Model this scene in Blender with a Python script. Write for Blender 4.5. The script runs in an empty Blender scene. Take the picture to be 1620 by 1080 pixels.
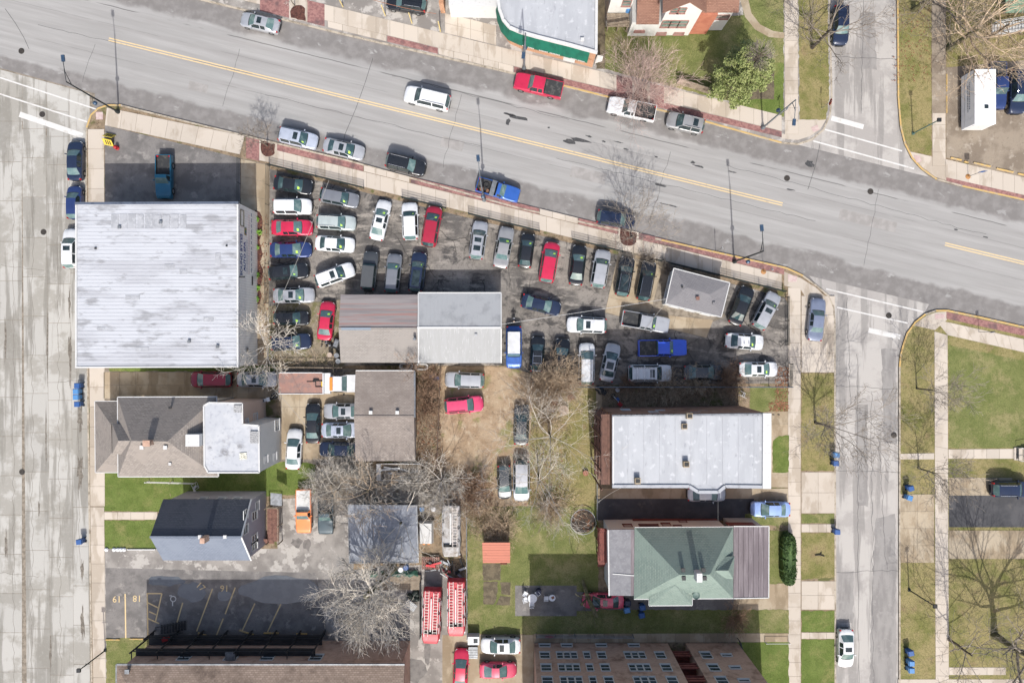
import bpy, math, random
from mathutils import Vector, Matrix, noise as mnoise
from math import radians, sin, cos, pi, atan2, hypot

# ---------------------------------------------------------------- camera, sky, sun, exposure
S = 0.0763            # metres per photo pixel on the ground
CX, CY, HC = 810.0, 540.0, 82.5
SC = bpy.context.scene
COL = SC.collection
cam_d = bpy.data.cameras.new('camera')
cam_d.sensor_width = 36.0
cam_d.lens = 36.0 * HC / (1620 * S)
cam_d.clip_end = 3000
cam = bpy.data.objects.new('camera', cam_d)
cam.location = (0, 0, HC)
COL.objects.link(cam)
SC.camera = cam
SUN_EL, SUN_AZ = radians(46), radians(-87.0)     # sun stands in the direction (cos az, sin az) on the ground
w = bpy.data.worlds.new('World'); SC.world = w; w.use_nodes = True
wn = w.node_tree
sky = wn.nodes.new('ShaderNodeTexSky'); sky.sky_type = 'NISHITA'; sky.sun_disc = False
sky.sun_elevation = SUN_EL
sky.sun_rotation = pi / 2 - SUN_AZ
sky.air_density = 1.0; sky.dust_density = 4.0; sky.ozone_density = 1.0
bg = [n for n in wn.nodes if n.type == 'BACKGROUND'][0]
bg.inputs['Strength'].default_value = 0.135
wn.links.new(sky.outputs[0], bg.inputs['Color'])
sd = bpy.data.lights.new('sun', 'SUN'); sd.energy = 3.6; sd.angle = radians(0.55); sd.color = (1.0, 0.975, 0.935)
sun = bpy.data.objects.new('sun', sd); COL.objects.link(sun)
sdir = Vector((cos(SUN_EL) * cos(SUN_AZ), cos(SUN_EL) * sin(SUN_AZ), sin(SUN_EL)))
sun.rotation_euler = sdir.to_track_quat('Z', 'Y').to_euler()
sun.location = sdir * 150
vs = SC.view_settings
vs.view_transform = 'Standard'; vs.look = 'None'; vs.exposure = 0.47; vs.gamma = 1.0
vs.use_curve_mapping = False

# ---------------------------------------------------------------- small helpers
def P(px, py, z=0.0):
    k = S * (HC - z) / HC
    return Vector(((px - CX) * k, (CY - py) * k, z))
def lin(c, k=1.0):
    o = []
    for v in c:
        v = v / 255.0
        o.append(k * (v / 12.92 if v <= 0.04045 else ((v + 0.055) / 1.055) ** 2.4))
    return (o[0], o[1], o[2], 1.0)
ALB = 0.60            # photo brightness of a sunlit surface -> its own colour
def C(r, g, b, k=ALB):
    return lin((r, g, b), k)

class NB:
    """node builder for one material"""
    def __init__(s, name):
        s.m = bpy.data.materials.new(name); s.m.use_nodes = True
        s.t = s.m.node_tree; s.n = s.t.nodes; s.l = s.t.links
        s.b = s.n['Principled BSDF']
        s.tc = s.n.new('ShaderNodeTexCoord'); s.geo = s.n.new('ShaderNodeNewGeometry')
    def set(s, sock, v):
        if hasattr(v, 'is_linked') or hasattr(v, 'links'): s.l.new(v, sock)
        else: sock.default_value = v
    def math(s, op, a, b=0.0, c=0.0):
        n = s.n.new('ShaderNodeMath'); n.operation = op
        s.set(n.inputs[0], a); s.set(n.inputs[1], b); s.set(n.inputs[2], c)
        return n.outputs[0]
    def dot(s, v, d):
        n = s.n.new('ShaderNodeVectorMath'); n.operation = 'DOT_PRODUCT'
        s.set(n.inputs[0], v); n.inputs[1].default_value = d
        return n.outputs['Value']
    def mapping(s, v, scale=(1, 1, 1), rot=0.0, loc=(0, 0, 0)):
        n = s.n.new('ShaderNodeMapping'); s.l.new(v, n.inputs[0])
        n.inputs['Scale'].default_value = scale; n.inputs['Rotation'].default_value = (0, 0, rot); n.inputs['Location'].default_value = loc
        return n.outputs[0]
    def noise(s, v, scale, detail=5.0, rough=0.6, dist=0.0):
        n = s.n.new('ShaderNodeTexNoise'); s.l.new(v, n.inputs['Vector'])
        n.inputs['Scale'].default_value = scale; n.inputs['Detail'].default_value = detail
        n.inputs['Roughness'].default_value = rough; n.inputs['Distortion'].default_value = dist
        return n.outputs['Fac']
    def step(s, f, lo, hi):
        n = s.n.new('ShaderNodeMapRange'); n.interpolation_type = 'SMOOTHSTEP'
        s.set(n.inputs[0], f); n.inputs[1].default_value = lo; n.inputs[2].default_value = hi
        return n.outputs[0]
    def mix(s, f, a, b, mode='MIX'):
        n = s.n.new('ShaderNodeMix'); n.data_type = 'RGBA'; n.blend_type = mode
        s.set(n.inputs['Factor'], f); s.set(n.inputs['A'], a); s.set(n.inputs['B'], b)
        return n.outputs['Result']
    def bump(s, h, strength, dist=0.02):
        n = s.n.new('ShaderNodeBump'); n.inputs['Strength'].default_value = strength; n.inputs['Distance'].default_value = dist
        s.l.new(h, n.inputs['Height']); s.l.new(n.outputs[0], s.b.inputs['Normal'])
    def rand(s):
        return s.n.new('ShaderNodeObjectInfo').outputs['Random']
    def pos(s): return s.geo.outputs['Position']
    def obj(s): return s.tc.outputs['Object']
    def done(s, col, rough=0.85, metal=0.0, coat=0.0, spec=0.5):
        s.set(s.b.inputs['Base Color'], col); s.set(s.b.inputs['Roughness'], rough)
        s.b.inputs['Metallic'].default_value = metal; s.b.inputs['Coat Weight'].default_value = coat
        s.b.inputs['Specular IOR Level'].default_value = spec
        return s.m

MATS = {}
def LM(name, base, layers=(), rough=0.88, bump=None, rnd=0.0, world=True, metal=0.0, coat=0.0, spec=0.4, rot=0.0):
    """layered stain material: base colour, then (colour, scale, lo, hi[, stretch][, detail]) noise masks"""
    if name in MATS: return MATS[name]
    b = NB(name); v = b.pos() if world else b.obj()
    if rot: v = b.mapping(v, rot=rot)
    col = base
    for i, L in enumerate(layers):
        c, sc, lo, hi = L[:4]; st = L[4] if len(L) > 4 else (1, 1, 1); de = L[5] if len(L) > 5 else 5.0
        vv = b.mapping(v, scale=st, loc=(i * 7.3, i * 3.1, i * 1.7))
        col = b.mix(b.step(b.noise(vv, sc, de), lo, hi), col, c)
    if rnd:
        f = b.math('MULTIPLY_ADD', b.rand(), rnd * 2, 1 - rnd)
        cc = b.n.new('ShaderNodeCombineColor')
        for k in range(3): b.l.new(f, cc.inputs[k])
        col = b.mix(1.0, col, cc.outputs[0], 'MULTIPLY')
    if bump: b.bump(b.noise(v, bump[0], 4.0), bump[1], bump[2] if len(bump) > 2 else 0.02)
    MATS[name] = b.done(col, rough, metal, coat, spec)
    return MATS[name]
def shingle(name, c1, c2, stain=None, row=0.16, rot=0.0):
    if name in MATS: return MATS[name]
    c1, c2 = [tuple(x * 1.3 for x in q[:3]) + (1,) for q in (c1, c2)]; stain = stain and tuple(x * 1.3 for x in stain[:3]) + (1,)
    b = NB(name); v = b.mapping(b.pos(), rot=rot)
    n = b.n.new('ShaderNodeTexBrick'); b.l.new(v, n.inputs['Vector'])
    n.inputs['Color1'].default_value = c1; n.inputs['Color2'].default_value = c2
    n.inputs['Mortar'].default_value = tuple(x * 0.7 for x in c2[:3]) + (1,)
    n.inputs['Scale'].default_value = 1.0; n.inputs['Brick Width'].default_value = 0.36; n.inputs['Row Height'].default_value = row
    n.inputs['Mortar Size'].default_value = 0.02; n.inputs['Mortar Smooth'].default_value = 0.3
    col = b.mix(b.step(b.noise(v, 0.45, 6), 0.42, 0.68), n.outputs['Color'], stain or c2)
    col = b.mix(b.math('MULTIPLY', b.step(b.noise(v, 5.0, 3), 0.4, 0.8), 0.6), col, tuple(x * 0.85 for x in c1[:3]) + (1,))
    b.bump(n.outputs['Fac'], 0.5, -0.015)
    MATS[name] = b.done(col, 0.93, spec=0.2)
    return MATS[name]
def siding(name, c, pitch=0.18, axis='z', strength=0.5):
    if name in MATS: return MATS[name]
    b = NB(name)
    d = {'z': (0, 0, 1), 'x': (1, 0, 0), 'y': (0, 1, 0)}[axis]
    f = b.math('FRACT', b.math('DIVIDE', b.dot(b.pos(), d), pitch))
    edge = b.step(f, 0.0, 0.16)
    col = b.mix(edge, tuple(x * 0.55 for x in c[:3]) + (1,), c)
    col = b.mix(b.math('MULTIPLY', b.step(b.noise(b.pos(), 1.3, 5), 0.45, 0.75), 0.25), col, tuple(x * 0.7 for x in c[:3]) + (1,))
    b.bump(f, strength, 0.015)
    MATS[name] = b.done(col, 0.7)
    return MATS[name]
def brickmat(name, c1, c2, mortar, sc=1.0):
    if name in MATS: return MATS[name]
    b = NB(name); p = b.pos()
    sep = b.n.new('ShaderNodeSeparateXYZ'); b.l.new(p, sep.inputs[0])
    cb = b.n.new('ShaderNodeCombineXYZ'); b.l.new(b.math('ADD', sep.outputs[0], sep.outputs[1]), cb.inputs[0]); b.l.new(sep.outputs[2], cb.inputs[1])
    n = b.n.new('ShaderNodeTexBrick'); b.l.new(cb.outputs[0], n.inputs['Vector'])
    n.inputs['Color1'].default_value = c1; n.inputs['Color2'].default_value = c2; n.inputs['Mortar'].default_value = mortar
    n.inputs['Scale'].default_value = sc; n.inputs['Brick Width'].default_value = 0.30; n.inputs['Row Height'].default_value = 0.135
    n.inputs['Mortar Size'].default_value = 0.014
    col = b.mix(b.step(b.noise(p, 0.7, 6), 0.5, 0.75), n.outputs['Color'], tuple(x * 0.55 for x in c2[:3]) + (1,))
    b.bump(n.outputs['Fac'], 0.4, -0.01)
    MATS[name] = b.done(col, 0.9, spec=0.2)
    return MATS[name]
def plain(name, c, rough=0.6, metal=0.0, coat=0.0, spec=0.5, var=0.12, scale=3.0):
    if name in MATS: return MATS[name]
    return LM(name, c, [(tuple(x * (1 - var) for x in c[:3]) + (1,), scale, 0.4, 0.7)], rough, metal=metal, coat=coat, spec=spec, world=False)

# ---------------------------------------------------------------- mesh building
class MB:
    def __init__(s): s.v = []; s.f = []
    def add(s, vs, fs):
        o = len(s.v); s.v += [tuple(x) for x in vs]; s.f += [tuple(i + o for i in f) for f in fs]; return s
    def box(s, c, d, rz=0.0, M=None):
        hx, hy, hz = d[0] / 2, d[1] / 2, d[2] / 2
        vs = [Vector((x, y, z)) for x in (-hx, hx) for y in (-hy, hy) for z in (-hz, hz)]
        if rz: R = Matrix.Rotation(rz, 3, 'Z'); vs = [R @ q for q in vs]
        if M is not None: vs = [M @ q for q in vs]
        c = Vector(c)
        return s.add([q + c for q in vs], [(0, 1, 3, 2), (4, 6, 7, 5), (0, 4, 5, 1), (2, 3, 7, 6), (0, 2, 6, 4), (1, 5, 7, 3)])
    def prism(s, pts, z0, z1, top=True, bottom=False):
        n = len(pts)
        a = sum(pts[i][0] * pts[(i + 1) % n][1] - pts[(i + 1) % n][0] * pts[i][1] for i in range(n))
        if a < 0: pts = pts[::-1]
        vs = [(p[0], p[1], z0) for p in pts] + [(p[0], p[1], z1) for p in pts]
        fs = [(i, (i + 1) % n, n + (i + 1) % n, n + i) for i in range(n)]
        if top: fs.append(tuple(range(n, 2 * n)))
        if bottom: fs.append(tuple(range(n - 1, -1, -1)))
        return s.add(vs, fs)
    def poly(s, pts):
        return s.add(pts, [tuple(range(len(pts)))])
    def sheet(s, pts, z):
        n = len(pts)
        a = sum(pts[i][0] * pts[(i + 1) % n][1] - pts[(i + 1) % n][0] * pts[i][1] for i in range(n))
        if a < 0: pts = pts[::-1]
        return s.poly([(p[0], p[1], z) for p in pts])
    def tube(s, pts, rad, n=6, cap=True):
        pts = [Vector(p) for p in pts]; m = len(pts)
        if not hasattr(rad, '__len__'): rad = [rad] * m
        o = len(s.v); up = None
        for i in range(m):
            d = pts[min(i + 1, m - 1)] - pts[max(i - 1, 0)]
            if d.length < 1e-9: d = Vector((0, 0, 1))
            d.normalize()
            if up is None:
                up = Vector((0, 0, 1)) if abs(d.z) < 0.9 else Vector((1, 0, 0))
            a = d.cross(up)
            if a.length < 1e-6: a = d.cross(Vector((0.3, 1, 0.2)))
            a.normalize(); b = a.cross(d); up = b
            for k in range(n):
                t = 2 * pi * k / n
                q = pts[i] + (a * cos(t) + b * sin(t)) * rad[i]
                s.v.append((q.x, q.y, q.z))
        for i in range(m - 1):
            for k in range(n):
                k2 = (k + 1) % n
                s.f.append((o + i * n + k, o + i * n + k2, o + (i + 1) * n + k2, o + (i + 1) * n + k))
        if cap:
            s.f.append(tuple(o + k for k in range(n - 1, -1, -1))); s.f.append(tuple(o + (m - 1) * n + k for k in range(n)))
        return s
    def cyl(s, c, r, h, n=12, r2=None):
        c = Vector(c); return s.tube([c, c + Vector((0, 0, h))], [r, r if r2 is None else r2], n)
    def lathe(s, c, prof, n=14):
        c = Vector(c); o = len(s.v); m = len(prof)
        for r, z in prof:
            for k in range(n):
                t = 2 * pi * k / n; s.v.append((c.x + r * cos(t), c.y + r * sin(t), c.z + z))
        for i in range(m - 1):
            for k in range(n):
                k2 = (k + 1) % n
                s.f.append((o + i * n + k, o + i * n + k2, o + (i + 1) * n + k2, o + (i + 1) * n + k))
        s.f.append(tuple(o + (m - 1) * n + k for k in range(n)))
        return s
    def mesh(s, name, smooth=False, angle=None):
        me = bpy.data.meshes.new(name); me.from_pydata(s.v, [], s.f); me.update()
        if smooth:
            me.polygons.foreach_set('use_smooth', [True] * len(me.polygons))
            if angle:
                try: me.set_sharp_from_angle(angle=radians(angle))
                except Exception: pass
        return me

def mkobj(name, me, m=None, parent=None, loc=None, rz=None):
    o = bpy.data.objects.new(name, me); COL.objects.link(o)
    if m is not None:
        if len(me.materials) == 0: me.materials.append(m)
        elif me.materials[0] is not m:
            o.material_slots[0].link = 'OBJECT'; o.material_slots[0].material = m
    if parent is not None: o.parent = parent
    if loc is not None: o.location = loc
    if rz is not None: o.rotation_euler = (0, 0, rz)
    return o
def tag(o, label=None, cat=None, group=None, kind=None):
    if label: o['label'] = label
    if cat: o['category'] = cat
    if group: o['group'] = group
    if kind: o['kind'] = kind
    return o
class Thing:
    """Empty at the thing's base; part() takes world coordinates"""
    def __init__(s, name, label, cat, base, rz=0.0, group=None):
        s.e = bpy.data.objects.new(name, None); COL.objects.link(s.e)
        s.e.location = base; s.e.rotation_euler = (0, 0, rz); s.base = Vector(base); s.rz = rz
        s.e.empty_display_size = 0.3
        tag(s.e, label, cat, group)
    def part(s, name, mb, m, parent=None, smooth=False, angle=40, kind=None, label=None):
        if s.rz == 0: mb.v = [(x - s.base.x, y - s.base.y, z - s.base.z) for x, y, z in mb.v]
        else:
            c, q = cos(-s.rz), sin(-s.rz); bx, by, bz = s.base
            mb.v = [((x - bx) * c - (y - by) * q, (x - bx) * q + (y - by) * c, z - bz) for x, y, z in mb.v]
        o = mkobj(name, mb.mesh(name, smooth, angle), m, parent or s.e)
        return tag(o, label, kind=kind)
    def local(s, name, mb, m, parent=None, smooth=False, angle=40):
        return mkobj(name, mb.mesh(name, smooth, angle), m, parent or s.e)
def single(name, mb, m, label, cat, base, group=None, smooth=False, angle=40):
    base = Vector(base); mb.v = [(x - base.x, y - base.y, z - base.z) for x, y, z in mb.v]
    o = mkobj(name, mb.mesh(name, smooth, angle), m, loc=base)
    return tag(o, label, cat, group)
def structure(name, mb, m):
    return tag(mkobj(name, mb.mesh(name), m), kind='structure')
def pxs(pts, z=0.0):
    return [P(a, b, z) for a, b in pts]
def copy_tree(o, parent=None):
    c = o.copy(); COL.objects.link(c); c.parent = parent
    for ch in o.children: copy_tree(ch, c)
    return c
# ---------------------------------------------------------------- ground materials
RDIR = Vector((1, -0.2448, 0)).normalized()       # main road direction
RNRM = Vector((0.2448, 1, 0)).normalized()
RC = P(700, 193).dot(RNRM)
def road_mat():
    b = NB('road_asphalt'); p = b.pos()
    v = b.math('SUBTRACT', b.dot(p, RNRM), RC)
    av = b.math('ABSOLUTE', v)
    st = b.mapping(p, rot=atan2(0.2448, 1)); stl = b.mapping(st, scale=(0.06, 1.0, 1.0))
    col = b.mix(b.step(b.noise(stl, 1.1, 6), 0.35, 0.7), C(176, 174, 171), C(192, 190, 187))
    col = b.mix(b.math('MULTIPLY', b.step(b.noise(stl, 3.4, 5), 0.5, 0.72), 0.5), col, C(168, 165, 162))
    col = b.mix(b.math('MULTIPLY', b.step(b.noise(p, 14.0, 3), 0.45, 0.8), 0.3), col, C(150, 148, 146))
    n1 = b.noise(st, 0.28, 4, 0.5); n2 = b.noise(b.mapping(st, scale=(1, 1.6, 1)), 0.55, 5)
    e = b.math('ADD', av, b.math('MULTIPLY', b.math('SUBTRACT', n1, 0.5), 2.4))
    m = b.math('MULTIPLY', b.step(e, 4.5, 5.1), b.step(n2, 0.31, 0.40))
    tr = b.step(b.math('COSINE', b.math('MULTIPLY', v, 3.6)), 0.2, 1.0)
    tr = b.math('MULTIPLY', b.math('MULTIPLY', tr, b.step(b.noise(stl, 0.9, 4), 0.35, 0.65)), 0.32)
    col = b.mix(tr, col, C(158, 154, 151))
    damp = b.mix(b.step(b.noise(p, 0.9, 6), 0.4, 0.65), C(142, 138, 135), C(158, 154, 151))
    col = b.mix(m, col, damp)
    # long seams in the asphalt
    for off, wd, k in ((4.05, 0.05, 0.7), (-1.9, 0.03, 0.35), (1.9, 0.03, 0.3)):
        wv = b.math('ADD', v, b.math('MULTIPLY', b.math('SUBTRACT', b.noise(st, 0.5, 3), 0.5), 0.18))
        d = b.math('ABSOLUTE', b.math('SUBTRACT', wv, off))
        s_ = b.math('MULTIPLY', b.math('SUBTRACT', 1.0, b.step(d, wd * 0.6, wd * 1.6)), k)
        s_ = b.math('MULTIPLY', s_, b.step(b.noise(st, 0.12, 3), 0.42, 0.5))
        col = b.mix(s_, col, C(95, 93, 92))
    b.bump(b.noise(p, 30, 3), 0.15, 0.01)
    return b.done(col, 0.82, spec=0.35)
def crack_layer(b, col, p, scale, dark, width=0.012, k=0.8):
    n = b.n.new('ShaderNodeTexVoronoi'); n.feature = 'DISTANCE_TO_EDGE'; n.inputs['Scale'].default_value = scale
    wob = b.n.new('ShaderNodeVectorMath'); wob.operation = 'ADD'
    nn = b.n.new('ShaderNodeTexNoise'); nn.inputs['Scale'].default_value = scale * 2.5; nn.inputs['Detail'].default_value = 5; b.l.new(p, nn.inputs['Vector'])
    sc = b.n.new('ShaderNodeVectorMath'); sc.operation = 'SCALE'; b.l.new(nn.outputs['Color'], sc.inputs[0]); sc.inputs['Scale'].default_value = 0.9 / max(scale, 0.2) * 0.35
    b.l.new(p, wob.inputs[0]); b.l.new(sc.outputs[0], wob.inputs[1]); b.l.new(wob.outputs[0], n.inputs['Vector'])
    m = b.math('SUBTRACT', 1.0, b.step(n.outputs['Distance'], width * 0.4, width))
    m = b.math('MULTIPLY', b.math('MULTIPLY', m, k), b.step(b.noise(p, 0.18, 3), 0.42, 0.55))
    return b.mix(m, col, dark)
def oldconc(name, light, mid, dark, rnd=0.06, lo=0.46, crack=0.35, st=(1.0, 0.35, 1)):
    b = NB(name); p = b.pos()
    col = b.mix(b.step(b.noise(p, 0.22, 6, 0.65), lo, lo + 0.1), light, mid)
    col = b.mix(b.math('MULTIPLY', b.step(b.noise(b.mapping(p, scale=st, loc=(9, 4, 0)), 0.42, 6, 0.6), 0.5, 0.58), 0.75), col, dark)
    col = b.mix(b.math('MULTIPLY', b.step(b.noise(p, 2.6, 5), 0.5, 0.8), 0.35), col, light)
    col = b.mix(b.math('MULTIPLY', b.step(b.noise(p, 12, 3), 0.5, 0.8), 0.25), col, dark)
    if crack: col = crack_layer(b, col, p, crack, C(110, 105, 98), 0.016, 0.6)
    f = b.math('MULTIPLY_ADD', b.rand(), rnd * 2, 1 - rnd); cc = b.n.new('ShaderNodeCombineColor')
    for k in range(3): b.l.new(f, cc.inputs[k])
    col = b.mix(1.0, col, cc.outputs[0], 'MULTIPLY')
    b.bump(b.noise(p, 20, 3), 0.12, 0.01)
    return b.done(col, 0.88, spec=0.3)
def grassmat(name, g1, g2, dry, bare, dry_lo=0.45, bare_lo=0.6):
    b = NB(name); p = b.pos()
    col = b.mix(b.step(b.noise(p, 0.5, 6), 0.35, 0.65), g1, g2)
    col = b.mix(b.step(b.noise(b.mapping(p, loc=(3, 8, 0)), 0.33, 7, 0.65), dry_lo, dry_lo + 0.22), col, dry)
    col = b.mix(b.step(b.noise(b.mapping(p, loc=(13, 2, 0)), 0.45, 7, 0.65), bare_lo, bare_lo + 0.15), col, bare)
    col = b.mix(b.math('MULTIPLY', b.step(b.noise(b.mapping(p, loc=(6, 1, 0)), 1.7, 5), 0.5, 0.66), 0.45), col, tuple(x * 0.72 for x in g1[:3]) + (1,))
    col = b.mix(b.math('MULTIPLY', b.step(b.noise(p, 6.5, 4), 0.42, 0.7), 0.55), col, tuple(x * 0.55 for x in g1[:3]) + (1,))
    col = b.mix(b.math('MULTIPLY', b.step(b.noise(b.mapping(p, loc=(1, 5, 2)), 9, 4), 0.5, 0.75), 0.4), col, dry)
    b.bump(b.noise(p, 11, 4), 0.9, 0.06)
    return b.done(col, 0.95, spec=0.1)
def lotmat():
    b = NB('car_lot_asphalt'); p = b.pos()
    col = b.mix(b.step(b.noise(p, 0.16, 7, 0.62), 0.42, 0.58), C(160, 153, 145), C(112, 108, 104))
    col = b.mix(b.step(b.noise(b.mapping(p, loc=(5, 9, 0)), 0.5, 7, 0.7, 0.6), 0.5, 0.62), col, C(92, 89, 87))
    col = b.mix(b.math('MULTIPLY', b.step(b.noise(b.mapping(p, rot=0.25, scale=(0.35, 1.3, 1)), 0.9, 6, 0.7), 0.5, 0.63), 0.8), col, C(186, 178, 168))
    col = b.mix(b.math('MULTIPLY', b.step(b.noise(p, 5, 5), 0.48, 0.75), 0.5), col, C(80, 77, 75))
    col = crack_layer(b, col, p, 0.3, C(60, 58, 56), 0.02, 0.7)
    b.bump(b.noise(p, 9, 4), 0.4, 0.03)
    return b.done(col, 0.9, spec=0.3)
M_road = road_mat()
M_lconc = oldconc('old_street_concrete', C(206, 203, 196), C(180, 176, 167), C(152, 148, 139), 0.06, 0.46, 0.0, (1.8, .14, 1))
M_rconc = oldconc('right_street_concrete', C(206, 201, 195), C(188, 183, 178), C(158, 154, 150), 0.05, 0.46, 0.0, (1.6, .12, 1))
M_slab = oldconc('sidewalk_concrete', C(224, 212, 197), C(213, 200, 184), C(192, 178, 160), 0.06, 0.55, 0.0)
M_slab2 = oldconc('drive_concrete', C(204, 188, 163), C(186, 167, 140), C(160, 142, 116), 0.06, 0.45, 0.0)
M_joint = LM('joint_filler', C(168, 156, 140), [(C(136, 126, 112), 2, .4, .6)])
M_kerb = LM('kerb_concrete', C(206, 194, 176), [(C(160, 148, 130), 1.2, .45, .65), (C(120, 112, 100), 4, .55, .75)])
M_yel = LM('kerb_yellow_paint', C(226, 190, 122), [(C(205, 185, 150), 2.2, .5, .65)])
M_brickpave = LM('red_brick_paving', C(180, 134, 127), [(C(150, 106, 104), 3.5, .42, .6), (C(182, 140, 130), 9, .55, .7), (C(120, 96, 96), .6, .5, .7)], bump=(14, .4))
M_lot = lotmat()
M_grassA = grassmat('lawn_green', C(124, 133, 78), C(142, 147, 92), C(170, 162, 116), C(154, 140, 110), 0.45, 0.63)
M_grassB = grassmat('lawn_dry', C(132, 134, 78), C(152, 148, 94), C(176, 162, 116), C(164, 144, 110), 0.36, 0.55)
M_grassC = grassmat('lawn_lush', C(112, 131, 66), C(130, 146, 80), C(156, 154, 100), C(140, 132, 94), 0.5, 0.66)
M_dirt = LM('bare_dirt', C(194, 170, 140), [(C(176, 150, 120), .4, .4, .6), (C(208, 188, 160), 1.1, .5, .68), (C(152, 146, 96), .45, .54, .66), (C(120, 98, 74), 5, .55, .8)], bump=(8, .5, .04))
M_litter = LM('leaf_litter', C(150, 132, 108), [(C(172, 152, 126), 1.4, .45, .6), (C(116, 100, 80), 2.6, .5, .66), (C(168, 140, 110), 7, .5, .7), (C(112, 112, 66), .5, .55, .66)], bump=(9, .8, .06))
M_weedy = LM('weedy_gravel', C(158, 146, 124), [(C(128, 124, 84), .7, .45, .6), (C(176, 164, 144), 2.2, .5, .65), (C(110, 102, 88), 6, .52, .7)], bump=(10, .6, .04))
M_asph = LM('drive_asphalt', C(150, 145, 141), [(C(126, 122, 119), .5, .4, .62), (C(172, 166, 160), .9, .56, .7), (C(110, 107, 105), 6, .52, .8)], bump=(20, .2))
M_asphdk = LM('dark_asphalt', C(96, 95, 97), [(C(78, 78, 81), .4, .4, .6), (C(112, 108, 104), .8, .6, .72)], rough=0.8, bump=(20, .2))
M_asphlt = LM('pale_yard_paving', C(178, 172, 165), [(C(150, 144, 138), .35, .42, .6), (C(206, 200, 192), .7, .52, .6), (C(140, 134, 128), 4, .55, .8)], bump=(20, .15))
M_brownlot = LM('gravel_lot', C(172, 158, 140), [(C(146, 132, 116), .35, .42, .6), (C(188, 176, 160), 1, .55, .68), (C(126, 114, 100), 5, .55, .8)], bump=(10, .4, .03))
M_mulch = LM('mulch', C(112, 72, 62), [(C(82, 50, 44), 4, .4, .6), (C(140, 100, 84), 9, .55, .7)], bump=(12, .9, .05))
M_soil = LM('garden_soil', C(128, 116, 94), [(C(104, 94, 76), 1.5, .4, .6), (C(150, 138, 112), 5, .55, .75)], bump=(10, .6, .04))
M_white = LM('road_paint_white', C(240, 238, 234, .62), [(C(212, 208, 201), 1.2, .5, .72), (C(196, 191, 184), 7, .58, .72)], rough=.7)
M_yline = LM('road_paint_yellow', C(240, 212, 160, .66), [(C(214, 190, 150), 3, .52, .72)], rough=.7)
M_tar = LM('tar_patch', C(78, 78, 79), [(C(110, 109, 108), 3, .5, .65)], rough=.6)
M_puddle = LM('puddle_water', (0.07, 0.078, 0.09, 1), [((0.09, 0.1, 0.11, 1), 1, .4, .6)], rough=0.03, spec=0.9)

# ---------------------------------------------------------------- ground geometry
structure('ground', MB().sheet([(-600, -600), (600, -600), (600, 600), (-600, 600)], -0.06), M_litter)
main_road = structure('road', MB().sheet([P(-500, -700), P(2200, -700), P(2200, 1900), P(-500, 1900)], 0.0), M_road)
BA = [(148, 1290), (144, 1000), (141, 800), (138, 560), (136, 240), (137, 202), (144, 182), (156, 171), (171, 166), (192, 166), (215, 172), (280, 188), (550, 253), (820, 328), (1046, 378.6), (1244, 423), (1270, 435), (1293, 452), (1311, 467), (1319, 485), (1321, 506), (1322, 900), (1322, 1290)]
BB = [(-380, -172), (324, 0), (550, 55), (820, 117), (1117, 192), (1205, 216.5), (1236, 225), (1262, 227), (1283, 220), (1301, 205), (1311, 181), (1313.5, 155), (1310, 0), (1310, -250)]
BC = [(1417, -250), (1418, 0), (1419, 155), (1423, 202), (1429.5, 228), (1441, 251), (1456, 268), (1480, 285), (1521, 296), (1620, 318), (1980, 397)]
BD = [(1421, 1290), (1421, 580), (1423, 560), (1427, 545), (1433, 527), (1446, 509), (1462, 496), (1480, 490), (1498, 490), (1547, 500), (1620, 516.5), (1980, 598)]
def block(name, pts, close, m):
    structure(name, MB().prism([P(*q) for q in pts + close], -0.05, 0.13), m)
block('middle_block_ground', BA, [], M_litter)
block('top_block_ground', BB, [(-380, -250)], M_asphlt)
block('top_right_block_ground', BC, [(1980, -250)], M_litter)
block('bottom_right_block_ground', BD, [(1980, 1290)], M_grassB)
def strip(mb, pts, wd, side, z0, z1):
    """prism strip along a polyline, wd metres towards side (+1 left of travel)"""
    q = [Vector((p.x, p.y)) for p in pts]; inn = []
    for i in range(len(q)):
        d = (q[min(i + 1, len(q) - 1)] - q[max(i - 1, 0)]).normalized()
        inn.append(q[i] + Vector((-d.y, d.x)) * wd * side)
    for i in range(len(q) - 1):
        mb.prism([q[i], q[i + 1], inn[i + 1], inn[i]], z0, z1)
def kerb(pts, side, yellow):
    mb = MB(); strip(mb, [P(*p) for p in pts], 0.20, side, -0.04, 0.155)
    k = structure('kerb', mb, M_kerb)
    for i, j in yellow:
        mb = MB(); strip(mb, [P(*p) for p in pts[i:j + 1]], 0.19, side, 0.154, 0.160)
        mkobj('painted_section', mb.mesh('painted_section'), M_yel, k)
kerb(BA, -1, [(5, 9), (14, 16)])
kerb(BB, -1, [(3, 6)])
kerb(BC, 1, [(1, 7), (8, 10)])
kerb(BD, -1, [(1, 6), (7, 11)])
LAYN = [0]
def lay(name, pts, m, lvl=1):
    LAYN[0] += 1
    if m in (M_grassA, M_grassB, M_grassC, M_dirt, M_weedy, M_soil, M_mulch):   # ragged edges
        rj = random.Random(LAYN[0]); out = []
        for (ax, ay), (bx, by) in zip(pts, pts[1:] + pts[:1]):
            n = max(1, int(hypot(bx - ax, by - ay) / 5))
            for k in range(n):
                j = 0.9 if k else 0.3
                out.append((ax + (bx - ax) * k / n + rj.uniform(-j, j), ay + (by - ay) * k / n + rj.uniform(-j, j)))
        pts = out
    return structure(name, MB().sheet([P(*q) for q in pts], 0.13 + 0.004 * lvl + 0.0003 * (LAYN[0] % 13)), m)
def rect(a, b, c, d): return [(a, b), (c, b), (c, d), (a, d)]
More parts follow.
